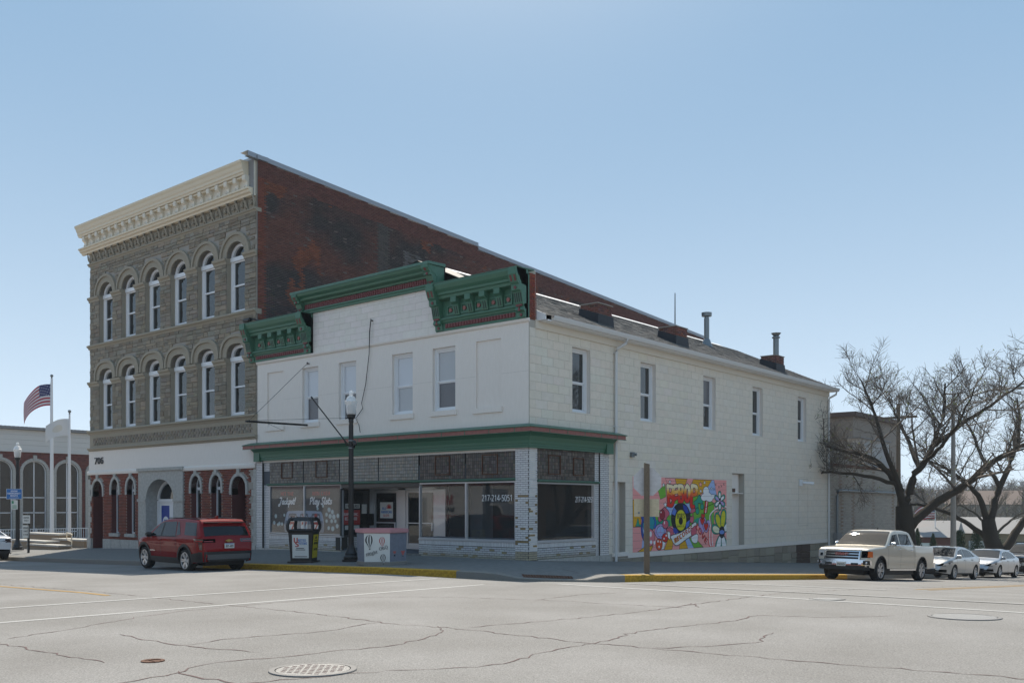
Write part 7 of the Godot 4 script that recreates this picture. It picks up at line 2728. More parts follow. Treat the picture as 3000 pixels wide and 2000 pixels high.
# ---------------------------------------------------------------- vehicles
# x forward, y up, z to the right; the origin lies on the ground below the middle
class Body:
	var L := 4.6
	var W := 1.9
	var prof := []        # [x, y] from the tail to the nose
	var axles := []       # x of the rear and of the front axle
	var r := 0.35
	var sill := 0.32
	var belt := 1.05
	var tumble := 0.35
	var nose := [0.7, 0.30]
	var tail := [0.5, 0.22]
	var crown := 0.03
	var arch := 0.07

	func top0(x: float) -> float:
		if x <= prof[0][0]: return prof[0][1]
		for i in prof.size() - 1:
			if x <= prof[i + 1][0]:
				return lerpf(prof[i][1], prof[i + 1][1], (x - prof[i][0]) / maxf(0.0001, prof[i + 1][0] - prof[i][0]))
		return prof[-1][1]

	func top(x: float) -> float:
		var h := minf(0.05, minf(x + L / 2, L / 2 - x))
		return (top0(x - h) + top0(x - h * 0.5) + top0(x) + top0(x + h * 0.5) + top0(x + h)) / 5.0

	func low(x: float) -> float:
		var y := sill
		var e := minf(x + L / 2, L / 2 - x)
		if e < 0.5: y += 0.06 * (1 - e / 0.5)
		for a in axles:
			var q: float = r + arch
			if absf(x - a) < q: y = maxf(y, r + sqrt(q * q - (x - a) * (x - a)) - 0.01)
		return minf(y, top(x) - 0.03)

	func half(x: float) -> float:
		var w := W / 2
		var f := L / 2 - x
		var b := x + L / 2
		if f < nose[0]: w *= 1 - nose[1] * pow(1 - f / nose[0], 2.6)
		if b < tail[0]: w *= 1 - tail[1] * pow(1 - b / tail[0], 2.6)
		return w

	func side(x: float, y: float) -> float:
		var w := half(x)
		if y <= belt:
			var t := clampf((y - 0.2) / (belt - 0.2), 0, 1)
			return w * (0.945 + 0.055 * sin(minf(t * 1.35, 1.0) * PI / 2)) - 0.025 * smoothstep(0.72, 1.0, t)
		return w - 0.03 - (y - belt) * tumble

	func section(x: float) -> Array:
		var yt := top(x)
		var yb := low(x)
		var rc := minf(0.085, (yt - yb) * 0.3)
		var o := []
		for i in 11:
			var y := lerpf(yb, yt - rc, i / 10.0)
			o.append(Vector3(x, y, side(x, y)))
		var wr := side(x, yt - rc)
		for j in range(1, 5):
			var a := PI / 2 * j / 4
			o.append(Vector3(x, yt - rc + rc * sin(a), wr - rc + rc * cos(a)))
		for k in range(1, 6):
			var q := 1.0 - k / 5.0
			o.append(Vector3(x, yt + crown * (1 - q * q), (wr - rc) * q))
		return o

	func mesh() -> ArrayMesh:
		var xs := []
		var x := -L / 2
		while x < L / 2 - 0.0005:
			xs.append(x)
			var e := minf(x + L / 2, L / 2 - x)
			x += 0.012 if e < 0.12 else 0.035
		xs.append(L / 2)
		var st := SurfaceTool.new()
		st.begin(Mesh.PRIMITIVE_TRIANGLES)
		st.set_smooth_group(0)
		var secs := []
		for q in xs: secs.append(section(q))
		for s in [1.0, -1.0]:
			var f := Vector3(1, 1, s)
			for i in secs.size() - 1:
				for k in secs[i].size() - 1:
					var a: Vector3 = secs[i][k] * f
					var b: Vector3 = secs[i + 1][k] * f
					var c: Vector3 = secs[i + 1][k + 1] * f
					var d: Vector3 = secs[i][k + 1] * f
					var order := [a, c, b, a, d, c] if s > 0 else [a, b, c, a, c, d]
					for v in order: st.add_vertex(v)
			for e in [0, secs.size() - 1]:
				var m: Vector3 = Vector3(secs[e][0].x, secs[e][0].y, 0)
				for k in secs[e].size() - 1:
					var a: Vector3 = secs[e][k] * f
					var b: Vector3 = secs[e][k + 1] * f
					if (e == 0) == (s > 0): for v in [m, a, b]: st.add_vertex(v)
					else: for v in [m, b, a]: st.add_vertex(v)
		st.generate_normals()
		return st.commit()

	# a patch on one side: corners given in (x, y)
	func on_side(mb: MB, c: Array, s: float, off: float, nx := 8, ny := 4) -> void:
		var at := func(u, v):
			var p: Vector2 = c[0].lerp(c[1], u).lerp(c[3].lerp(c[2], u), v)
			return Vector3(p.x, p.y, (side(p.x, p.y) + off) * s)
		for i in nx:
			for j in ny:
				var q := [at.call(float(i) / nx, float(j) / ny), at.call(float(i + 1) / nx, float(j) / ny), at.call(float(i + 1) / nx, float(j + 1) / ny), at.call(float(i) / nx, float(j + 1) / ny)]
				if s > 0: mb.quad(q[0], q[1], q[2], q[3])
				else: mb.quad(q[1], q[0], q[3], q[2])

	# a patch on the upper surface between two x, out to a share of the width
	func on_top(mb: MB, x0: float, x1: float, f0: float, f1: float, off: float, n := 12, z0 := -1.0, z1 := 1.0) -> void:
		var at := func(u, v):
			var x := lerpf(x0, x1, u)
			var yt := top(x)
			var slope := (top(x + 0.02) - top(x - 0.02)) / 0.04
			var wr := side(x, yt - 0.085) - 0.04
			var q: float = lerpf(z0, z1, v) * lerpf(f0, f1, u)
			var k := off / sqrt(1 + slope * slope)
			return Vector3(x - slope * k, yt + crown * (1 - q * q) + k, wr * q)
		for i in n:
			for j in n:
				mb.quad(at.call(float(i) / n, float(j + 1) / n), at.call(float(i + 1) / n, float(j + 1) / n), at.call(float(i + 1) / n, float(j) / n), at.call(float(i) / n, float(j) / n))

	# a patch on the nose (dir 1) or the tail (dir -1): z across, y up
	func on_end(mb: MB, dir: float, z0: float, y0: float, z1: float, y1: float, off: float, nz := 6, ny := 4) -> void:
		var at := func(u, v):
			var z := lerpf(z0, z1, u)
			var y := lerpf(y0, y1, v)
			# walk in from the end until the surface holds this point
			var lo := 0.0
			var hi := 0.9
			for k in 14:
				var m := (lo + hi) / 2
				var x := (L / 2 - m) * dir
				if top(x) - 0.01 >= y and side(x, y) >= absf(z): hi = m
				else: lo = m
			return Vector3((L / 2 - hi + off) * dir, y, z)
		for i in nz:
			for j in ny:
				var q := [at.call(float(i) / nz, float(j) / ny), at.call(float(i + 1) / nz, float(j) / ny), at.call(float(i + 1) / nz, float(j + 1) / ny), at.call(float(i) / nz, float(j + 1) / ny)]
				if dir > 0: mb.quad(q[1], q[0], q[3], q[2])
				else: mb.quad(q[0], q[1], q[2], q[3])

func wheels(t: Node3D, B: Body, spokes: int, wide: float, rim_r: float, turn := 0.0) -> void:
	for a in 2:
		for s in [1.0, -1.0]:
			var xf := Transform3D(Basis(Vector3.UP, turn if a == 1 else 0.0), V(B.axles[a], B.r, s * (B.W / 2 - wide / 2 - 0.02))) * Transform3D(Basis(Vector3.RIGHT, PI / 2 * s), Vector3.ZERO)
			var b := on(xf)   # local y points outward
			var w := wide / 2
			b.lathe([Vector2(rim_r, -w), Vector2(B.r - 0.03, -w), Vector2(B.r, -w + 0.04), Vector2(B.r, w - 0.04), Vector2(B.r - 0.03, w), Vector2(rim_r + 0.01, w + 0.005), Vector2(rim_r, w - 0.02)], 36)
			var y := put(b, "wheel", t, M.tyre)
			b = on(xf)
			b.lathe([Vector2(rim_r, w - 0.03), Vector2(rim_r - 0.02, w - 0.02), Vector2(rim_r - 0.035, w - 0.07), Vector2(0, w - 0.08)], 30)
			put(b, "wheel_disc", y, M.rim_dark)
			b = on(xf)
			b.lathe([Vector2(rim_r + 0.002, w - 0.02), Vector2(rim_r + 0.002, w + 0.004), Vector2(rim_r - 0.018, w + 0.004), Vector2(rim_r - 0.024, w - 0.03)], 30)
			b.lathe([Vector2(0.06, w - 0.06), Vector2(0.055, w - 0.012), Vector2(0, w - 0.008)], 14)
			for k in spokes:
				for d in ([-0.09, 0.09] if spokes < 7 else [0.0]):
					var q: float = TAU * k / spokes
					b.xf = xf * Transform3D(Basis(Vector3.UP, q), Vector3.ZERO)
					var e: float = rim_r * sin(d) * 1.6
					b.quad(V(0.04, w - 0.022, e * 0.3 + 0.018), V(rim_r - 0.01, w - 0.006, e + 0.026), V(rim_r - 0.01, w - 0.006, e - 0.026), V(0.04, w - 0.022, e * 0.3 - 0.018))
					b.quad(V(0.04, w - 0.06, e * 0.3 + 0.018), V(rim_r - 0.01, w - 0.06, e + 0.026), V(rim_r - 0.01, w - 0.006, e + 0.026), V(0.04, w - 0.022, e * 0.3 + 0.018))
					b.quad(V(rim_r - 0.01, w - 0.06, e - 0.026), V(0.04, w - 0.06, e * 0.3 - 0.018), V(0.04, w - 0.022, e * 0.3 - 0.018), V(rim_r - 0.01, w - 0.006, e - 0.026))
			put(b, "rim", y, M.rim)

func underbody(t: Node3D, B: Body) -> void:
	var b := on()
	b.box(-B.L / 2 + 0.3, 0.22, -B.W / 2 + 0.34, B.L / 2 - 0.3, B.sill + 0.32, B.W / 2 - 0.34)
	b.box(B.axles[0] + B.r + 0.16, 0.24, -B.W / 2 + 0.12, B.axles[1] - B.r - 0.16, B.sill + 0.06, B.W / 2 - 0.12)
	for a in B.axles: b.box(a - B.r - 0.12, B.sill + 0.28, -B.W / 2 + 0.12, a + B.r + 0.12, B.r * 2 + 0.12, B.W / 2 - 0.12)
	put(b, "underbody", t, M.car_black)

func hull(t: Node3D, B: Body, paint: Material) -> MeshInstance3D:
	var o := MeshInstance3D.new()
	o.mesh = B.mesh()
	o.material_override = paint
	o.name = "body"
	t.add_child(o, true)
	return o

func side_part(t: Node3D, B: Body, called: String, c: Array, m: Material, off := 0.006, sides := [1.0, -1.0], nx := 8, ny := 4) -> void:
	for s in sides:
		var b := on()
		B.on_side(b, c, s, off, nx, ny)
		put(b, called, t, m)

func seam(t: Node3D, B: Body, lines: Array) -> void:
	for s in [1.0, -1.0]:
		var b := on()
		for l in lines:
			var a := Vector2(l[0], l[1])
			var c := Vector2(l[2], l[3])
			var d := (c - a).normalized().orthogonal() * 0.005
			B.on_side(b, [a - d, c - d, c + d, a + d], s, 0.003, 8, 1)
		put(b, "door_seam", t, M.car_black)

func mirrors(t: Node3D, B: Body, x: float, y: float, m: Material) -> void:
	for s in [1.0, -1.0]:
		var w = B.side(x, y)
		var b := on(Transform3D(Basis(), V(x, y, s * (w + 0.12))))
		b.tube([V(0.02, -0.02, -s * 0.14), V(0.0, 0.0, -s * 0.02)], [0.035, 0.03], 6)
		b.tube([V(-0.02, 0.0, -s * 0.10), V(0.0, 0.0, 0.0), V(0.0, 0.0, s * 0.07)], [0.075, 0.09, 0.06], 10, true)
		put(b, "mirror", t, m)

func handles(t: Node3D, B: Body, list: Array, m: Material) -> void:
	for p in list:
		for s in [1.0, -1.0]:
			var z = (B.side(p[0], p[1]) + 0.025) * s
			var b := on()
			b.tube([V(p[0] - 0.09, p[1], z - 0.02 * s), V(p[0] - 0.06, p[1], z), V(p[0] + 0.06, p[1], z), V(p[0] + 0.09, p[1], z - 0.02 * s)], [0.016, 0.018, 0.018, 0.016], 6, true)
			put(b, "door_handle", t, m)

func plate(t: Node3D, x: float, y: float, dir: float, s: String, w: float, tint: Material) -> void:
	var xf := Transform3D(Basis(Vector3.UP, PI / 2 * dir), V(x, y, 0))
	var b := on(xf)
	b.box(-w / 2, -0.075, -0.01, w / 2, 0.075, 0.0)
	var p := put(b, "number_plate", t, M.sign_white)
	b = on(xf)
	b.box(-w / 2 + 0.02, 0.045, 0.0, w / 2 - 0.02, 0.065, 0.002)
	put(b, "plate_band", p, tint)
	if s == "": return
	text_mesh(p, "number", s, xf * Transform3D(Basis(), V(0, -0.012, 0)), 0.075, w * 0.82, M.lettering_black, 0.003)

func build_suv() -> void:
	var B := Body.new()
	B.L = 4.78; B.W = 1.90; B.r = 0.365; B.sill = 0.30; B.belt = 1.08; B.tumble = 0.34; B.arch = 0.075
	B.axles = [-1.37, 1.42]
	B.nose = [0.9, 0.34]; B.tail = [0.55, 0.20]; B.crown = 0.025
	B.prof = [[-2.39, 0.50], [-2.385, 0.72], [-2.36, 0.80], [-2.33, 1.02], [-2.28, 1.10], [-2.02, 1.50], [-2.10, 1.56], [-1.9, 1.60], [-1.2, 1.645], [-0.4, 1.66], [0.15, 1.63], [0.45, 1.57], [0.72, 1.45], [1.22, 1.13], [1.35, 1.085], [1.9, 0.99], [2.22, 0.90], [2.33, 0.78], [2.38, 0.62], [2.39, 0.46]]
	B.prof[5] = [-2.06, 1.46]
	B.prof[6] = [-2.0, 1.555]
	var t := thing("red_suv", "dark red compact suv parked at the yellow kerb, seen from behind", "car", V(-8.74, road_y(-8.7, 6.7) + 0.0, 6.66), PI - 0.075)
	t.rotation.z = 0.0
	hull(t, B, M.paint_red)
	underbody(t, B)
	wheels(t, B, 6, 0.235, 0.255)
	var v2 := func(a: Array) -> Array: return pts(a)
	# glass
	side_part(t, B, "front_side_window", v2.call([0.30, 1.10, 1.02, 1.10, 0.50, 1.49, 0.30, 1.53]), M.car_glass)
	side_part(t, B, "rear_side_window", v2.call([-0.72, 1.12, 0.18, 1.10, 0.18, 1.54, -0.55, 1.555]), M.car_glass)
	side_part(t, B, "quarter_light", v2.call([-1.02, 1.17, -0.78, 1.12, -0.62, 1.55, -0.72, 1.552]), M.car_glass)
	side_part(t, B, "rear_quarter_window", v2.call([-2.04, 1.14, -1.28, 1.15, -1.12, 1.55, -1.86, 1.53]), M.car_glass)
	side_part(t, B, "window_trim", v2.call([-0.75, 1.085, 1.1, 1.075, 1.1, 1.10, -0.75, 1.115]), M.car_black, 0.008)
	side_part(t, B, "pillar", v2.call([0.18, 1.10, 0.30, 1.10, 0.30, 1.54, 0.18, 1.545]), M.car_black, 0.007)
	var b := on()
	B.on_top(b, 0.52, 1.18, 0.93, 0.93, 0.006)
	put(b, "windscreen", t, M.car_glass)
	b = on()
	B.on_top(b, -2.27, -2.08, 0.94, 0.90, 0.008)
	put(b, "rear_window", t, M.car_glass)
	b = on()
	B.on_top(b, -2.10, -1.84, 0.97, 0.97, 0.02)
	var sp := put(b, "spoiler", t, M.paint_red)
	b = on()
	b.box(-2.16, 1.525, -0.66, -1.95, 1.555, 0.66)
	put(b, "spoiler_lip", t, M.car_black)
	b = on()
	b.box(-2.145, 1.505, -0.25, -2.14, 1.525, 0.25)
	put(b, "high_brake_light", t, M.lens_red)
	b = on()
	b.tube([V(-2.26, 1.16, 0.1), V(-2.20, 1.20, -0.1), V(-2.2, 1.2, -0.42)], [0.014, 0.012, 0.008], 5)
	put(b, "rear_wiper", t, M.car_black)
	b = on(Transform3D(Basis(), V(-1.55, 1.64, 0)))
	b.prism([Vector2(-0.14, 0), Vector2(0.14, 0), Vector2(-0.08, 0.11), Vector2(-0.13, 0.11)], -0.025, 0.025)
	put(b, "aerial_fin", t, M.paint_red)
	for s in [1.0, -1.0]:
		b = on()
		b.tube([V(-1.75, 1.63, s * 0.62), V(-0.8, 1.675, s * 0.66), V(0.2, 1.665, s * 0.66)], [0.018, 0.018, 0.018], 6, true)
		put(b, "roof_rail", t, M.car_black)
	# black lower cladding
	side_part(t, B, "sill_trim", v2.call([-0.95, 0.285, 1.0, 0.285, 1.0, 0.44, -0.95, 0.44]), M.car_black, 0.012)
	for a in B.axles:
		for s in [1.0, -1.0]:
			b = on()
			for k in 22:
				var q0 := -0.25 + (PI + 0.5) * k / 22
				var q1 := -0.25 + (PI + 0.5) * (k + 1) / 22
				var r0 := B.r + B.arch - 0.012
				var r1 := r0 + 0.085
				var c := []
				for e in [[r0, q0], [r1, q0], [r1, q1], [r0, q1]]: c.append(Vector2(a + e[0] * cos(e[1]), maxf(0.28, B.r + e[0] * sin(e[1]))))
				B.on_side(b, c, s, 0.014, 1, 1)
			for i in b.n.size():
				if b.n[i].z * s < 0: b.n[i] *= -1.0
			put(b, "wheel_arch_trim", t, M.car_black)
	side_part(t, B, "rear_bumper_side", v2.call([-2.3, 0.33, -1.78, 0.33, -1.72, 0.56, -2.3, 0.66]), M.car_black, 0.010)
	b = on()
	B.on_end(b, -1, -0.90, 0.36, 0.90, 0.66, 0.012, 14, 5)
	put(b, "rear_bumper", t, M.car_black)
	b = on()
	B.on_end(b, -1, -0.72, 0.42, 0.72, 0.575, 0.024, 12, 2)
	put(b, "skid_panel", t, M.grey_plastic)
	b = on()
	B.on_end(b, 1, -0.80, 0.33, 0.80, 0.60, 0.012, 10, 4)
	put(b, "front_bumper", t, M.car_black)
	# lamps, badge, plate
	for s in [1.0, -1.0]:
		b = on()
		B.on_end(b, -1, s * 0.42, 0.94, s * 0.86, 1.045, 0.010, 8, 2)
		if s < 0: for i in b.n.size(): b.n[i] = b.n[i] if b.n[i].x < 0 else -b.n[i]
		B.on_side(b, v2.call([-2.3, 0.93, -1.98, 0.96, -1.92, 1.05, -2.3, 1.05]), s, 0.008, 5, 2)
		B.on_side(b, v2.call([-2.3, 0.70, -2.22, 0.72, -2.16, 0.95, -2.3, 0.95]), s, 0.008, 3, 3)
		put(b, "tail_light", t, M.lens_dark)
		b = on()
		B.on_end(b, -1, s * 0.50, 0.965, s * 0.80, 0.985, 0.016, 6, 1)
		B.on_side(b, v2.call([-2.3, 0.955, -2.05, 0.975, -2.03, 1.0, -2.3, 0.985]), s, 0.012, 4, 1)
		put(b, "tail_light_strip", t, M.lens_red)
		b = on()
		B.on_side(b, v2.call([1.95, 0.80, 2.25, 0.80, 2.2, 0.87, 1.98, 0.9]), s, 0.008, 5, 2)
		put(b, "headlight", t, M.lens_clear)
	plate(t, -2.425, 0.83, -1, "891-409", 0.32, M.sign_blue)
	var bx := Transform3D(Basis(Vector3.UP, -PI / 2), V(-2.375, 0.985, 0))
	b = on(bx)
	b.prism([Vector2(-0.12, -0.02), Vector2(-0.05, -0.02), Vector2(-0.055, -0.045), Vector2(0.035, -0.045), Vector2(0.045, -0.02), Vector2(0.12, -0.02), Vector2(0.13, 0.02), Vector2(0.05, 0.02), Vector2(0.055, 0.045), Vector2(-0.035, 0.045), Vector2(-0.045, 0.02), Vector2(-0.11, 0.02)], 0, 0.012)
	put(b, "badge", t, M.gold)
	for s in [-1.0]:
		var z = B.side(0.75, 0.62) + 0.006
		text_mesh(t, "door_lettering", "EQUINOX", Transform3D(Basis(Vector3.UP, PI), V(0.82, 0.62, -z)), 0.045, 0.42, M.chrome, 0.004)
	var lx := Transform3D(Basis(Vector3.UP, -PI / 2), V(-2.40, 0.70, -0.55))
	mirrors(t, B, 0.95, 1.13, M.car_black)
	handles(t, B, [[0.30, 0.98], [-0.72, 0.99]], M.paint_red)
	seam(t, B, [[0.22, 0.45, 0.24, 1.10], [1.08, 0.45, 1.12, 1.08], [-0.85, 0.66, -0.78, 1.12], [-2.08, 0.66, -2.02, 1.5]])
	side_part(t, B, "door_crease", v2.call([-0.8, 0.52, 0.95, 0.50, 0.95, 0.515, -0.8, 0.54]), M.paint_red, 0.012)

func build_pickup() -> void:
	var B := Body.new()
	B.L = 6.05; B.W = 2.03; B.r = 0.405; B.sill = 0.46; B.belt = 1.30; B.tumble = 0.30; B.arch = 0.10
	B.axles = [-1.75, 2.02]
	B.nose = [0.5, 0.14]; B.tail = [0.25, 0.05]; B.crown = 0.02
	B.prof = [[-3.025, 0.60], [-3.02, 1.28], [-2.99, 1.33], [-1.04, 1.36], [-1.0, 1.42], [-0.88, 1.80], [-0.72, 1.86], [-0.2, 1.90], [0.45, 1.885], [0.72, 1.83], [0.95, 1.72], [1.50, 1.33], [1.62, 1.27], [2.4, 1.22], [2.85, 1.16], [2.96, 1.09], [3.0, 0.85], [3.02, 0.62]]
	var t := thing("white_pickup", "pearl white crew cab pickup truck parked nose on beside the stone foundation", "pickup truck", V(6.62, road_y(6.6, -13.0), -13.05), PI / 2 * -1.0 + 0.0)
	t.rotation = V(0, -PI / 2 + 0.0, 0)
	var dirv := Vector3(-0.085, 0.0, 1.0).normalized()   # heading
	t.basis = Basis(dirv + V(0, 0.048, 0), Vector3.UP, dirv.cross(Vector3.UP)).orthonormalized()
	hull(t, B, M.paint_pearl)
	underbody(t, B)
	wheels(t, B, 6, 0.27, 0.275)
	var v2 := func(a: Array) -> Array: return pts(a)
	side_part(t, B, "front_side_window", v2.call([0.36, 1.34, 1.28, 1.34, 0.82, 1.70, 0.36, 1.755]), M.car_glass)
	side_part(t, B, "rear_side_window", v2.call([-0.80, 1.36, 0.25, 1.34, 0.25, 1.76, -0.62, 1.765]), M.car_glass)
	side_part(t, B, "window_surround", v2.call([-0.88, 1.32, 1.42, 1.305, 1.42, 1.335, -0.88, 1.355]), M.chrome, 0.007)
	var b := on()
	B.on_top(b, 0.76, 1.55, 0.95, 0.97, 0.018)
	put(b, "windscreen", t, M.car_glass)
	b = on()
	B.on_top(b, -2.90, -1.10, 0.84, 0.84, 0.008, 6)
	put(b, "bed", t, M.car_black)
	b = on()
	b.box(0.0, 1.90, -0.015, 0.18, 1.925, 0.015)
	b.tube([V(0.05, 1.92, 0), V(0.03, 1.99, 0)], [0.02, 0.012], 6, true)
	put(b, "aerial_fin", t, M.car_black)
	# grille and lamps
	b = on()
	B.on_end(b, 1, -0.62, 0.78, 0.62, 1.13, 0.02, 10, 4)
	put(b, "grille", t, M.car_black)
	b = on()
	for y in [0.77, 0.87, 0.97, 1.06, 1.13]: B.on_end(b, 1, -0.66, y - 0.014, 0.66, y + 0.014, 0.045, 10, 1)
	for z in [-0.64, 0.64]: B.on_end(b, 1, z - 0.025, 0.76, z + 0.025, 1.14, 0.045, 1, 4)
	put(b, "grille_bar", t, M.chrome)
	text_mesh(t, "grille_letters", "GMC", Transform3D(Basis(Vector3.UP, PI / 2), V(3.05, 0.965, 0)), 0.10, 0.46, M.badge_red, 0.03)
	for s in [1.0, -1.0]:
		b = on()
		B.on_end(b, 1, s * 0.70, 0.84, s * 0.97, 1.08, 0.015, 5, 3)
		for i in b.n.size():
			if b.n[i].x < 0: b.n[i] *= -1.0
		put(b, "headlight", t, M.lens_clear)
		b = on()
		B.on_end(b, 1, s * 0.74, 0.88, s * 0.84, 0.98, 0.025, 3, 3)
		for i in b.n.size():
			if b.n[i].x < 0: b.n[i] *= -1.0
		put(b, "projector", t, M.car_glass)
		b = on()
		B.on_side(b, v2.call([2.72, 0.86, 2.97, 0.86, 2.95, 1.06, 2.74, 1.06]), s, 0.008, 5, 3)
		put(b, "turn_light", t, M.lens_amber)
	# bumper
	b = on()
	B.on_end(b, 1, -0.99, 0.56, 0.99, 0.76, 0.055, 16, 4)
	put(b, "front_bumper", t, M.chrome)
	b = on()
	B.on_end(b, 1, -0.95, 0.40, 0.95, 0.565, 0.045, 14, 3)
	put(b, "bumper_valance", t, M.car_black)
	b = on()
	for s in [[-0.97, -0.80], [0.80, 0.97], [-0.62, -0.36], [0.36, 0.62]]:
		B.on_end(b, 1, s[0], 0.575 if absf(s[0]) < 0.7 else 0.59, s[1], 0.65 if absf(s[0]) < 0.7 else 0.74, 0.066, 3, 2)
	put(b, "bumper_recess", t, M.car_black)
	for s in [1.0, -1.0]:
		b = on(Transform3D(Basis(Vector3.BACK, -PI / 2), V(3.02, 0.665, s * 0.88)))
		b.lathe([Vector2(0.055, 0), Vector2(0.05, 0.02), Vector2(0, 0.03)], 14)
		put(b, "fog_light", t, M.lens_clear)
	plate(t, 3.10, 0.60, 1, "3165523", 0.34, M.sign_white)
	# side trim
	side_part(t, B, "step_bar", v2.call([-1.05, 0.40, 1.35, 0.40, 1.35, 0.455, -1.05, 0.455]), M.chrome, 0.06)
	side_part(t, B, "side_moulding", v2.call([-1.1, 0.66, 1.42, 0.66, 1.42, 0.70, -1.1, 0.70]), M.paint_pearl, 0.016)
	for a in B.axles:
		for s in [1.0, -1.0]:
			b = on()
			for k in 20:
				var q0 := -0.1 + (PI + 0.2) * k / 20
				var q1 := -0.1 + (PI + 0.2) * (k + 1) / 20
				var c := []
				for e in [[B.r + 0.085, q0], [B.r + 0.125, q0], [B.r + 0.125, q1], [B.r + 0.085, q1]]: c.append(Vector2(a + e[0] * cos(e[1]), B.r + e[0] * sin(e[1])))
				B.on_side(b, c, s, 0.010, 1, 1)
			for i in b.n.size():
				if b.n[i].z * s < 0: b.n[i] *= -1.0
			put(b, "wheel_arch_trim", t, M.car_black)
	for s in [1.0, -1.0]:
		b = on()
		B.on_side(b, v2.call([-3.0, 0.86, -2.90, 0.86, -2.90, 1.26, -3.0, 1.26]), s, 0.010, 2, 4)
		put(b, "tail_light", t, M.lens_red)
	b = on()
	b.box(-3.16, 0.50, -0.98, -2.98, 0.70, 0.98)
	put(b, "rear_bumper", t, M.chrome)
	mirrors(t, B, 1.12, 1.36, M.chrome)
	handles(t, B, [[0.42, 1.17], [-0.72, 1.17]], M.chrome)
	seam(t, B, [[0.30, 0.50, 0.30, 1.34], [1.38, 0.50, 1.42, 1.30], [-0.92, 0.86, -0.90, 1.36], [-1.02, 0.50, -1.02, 1.35]])

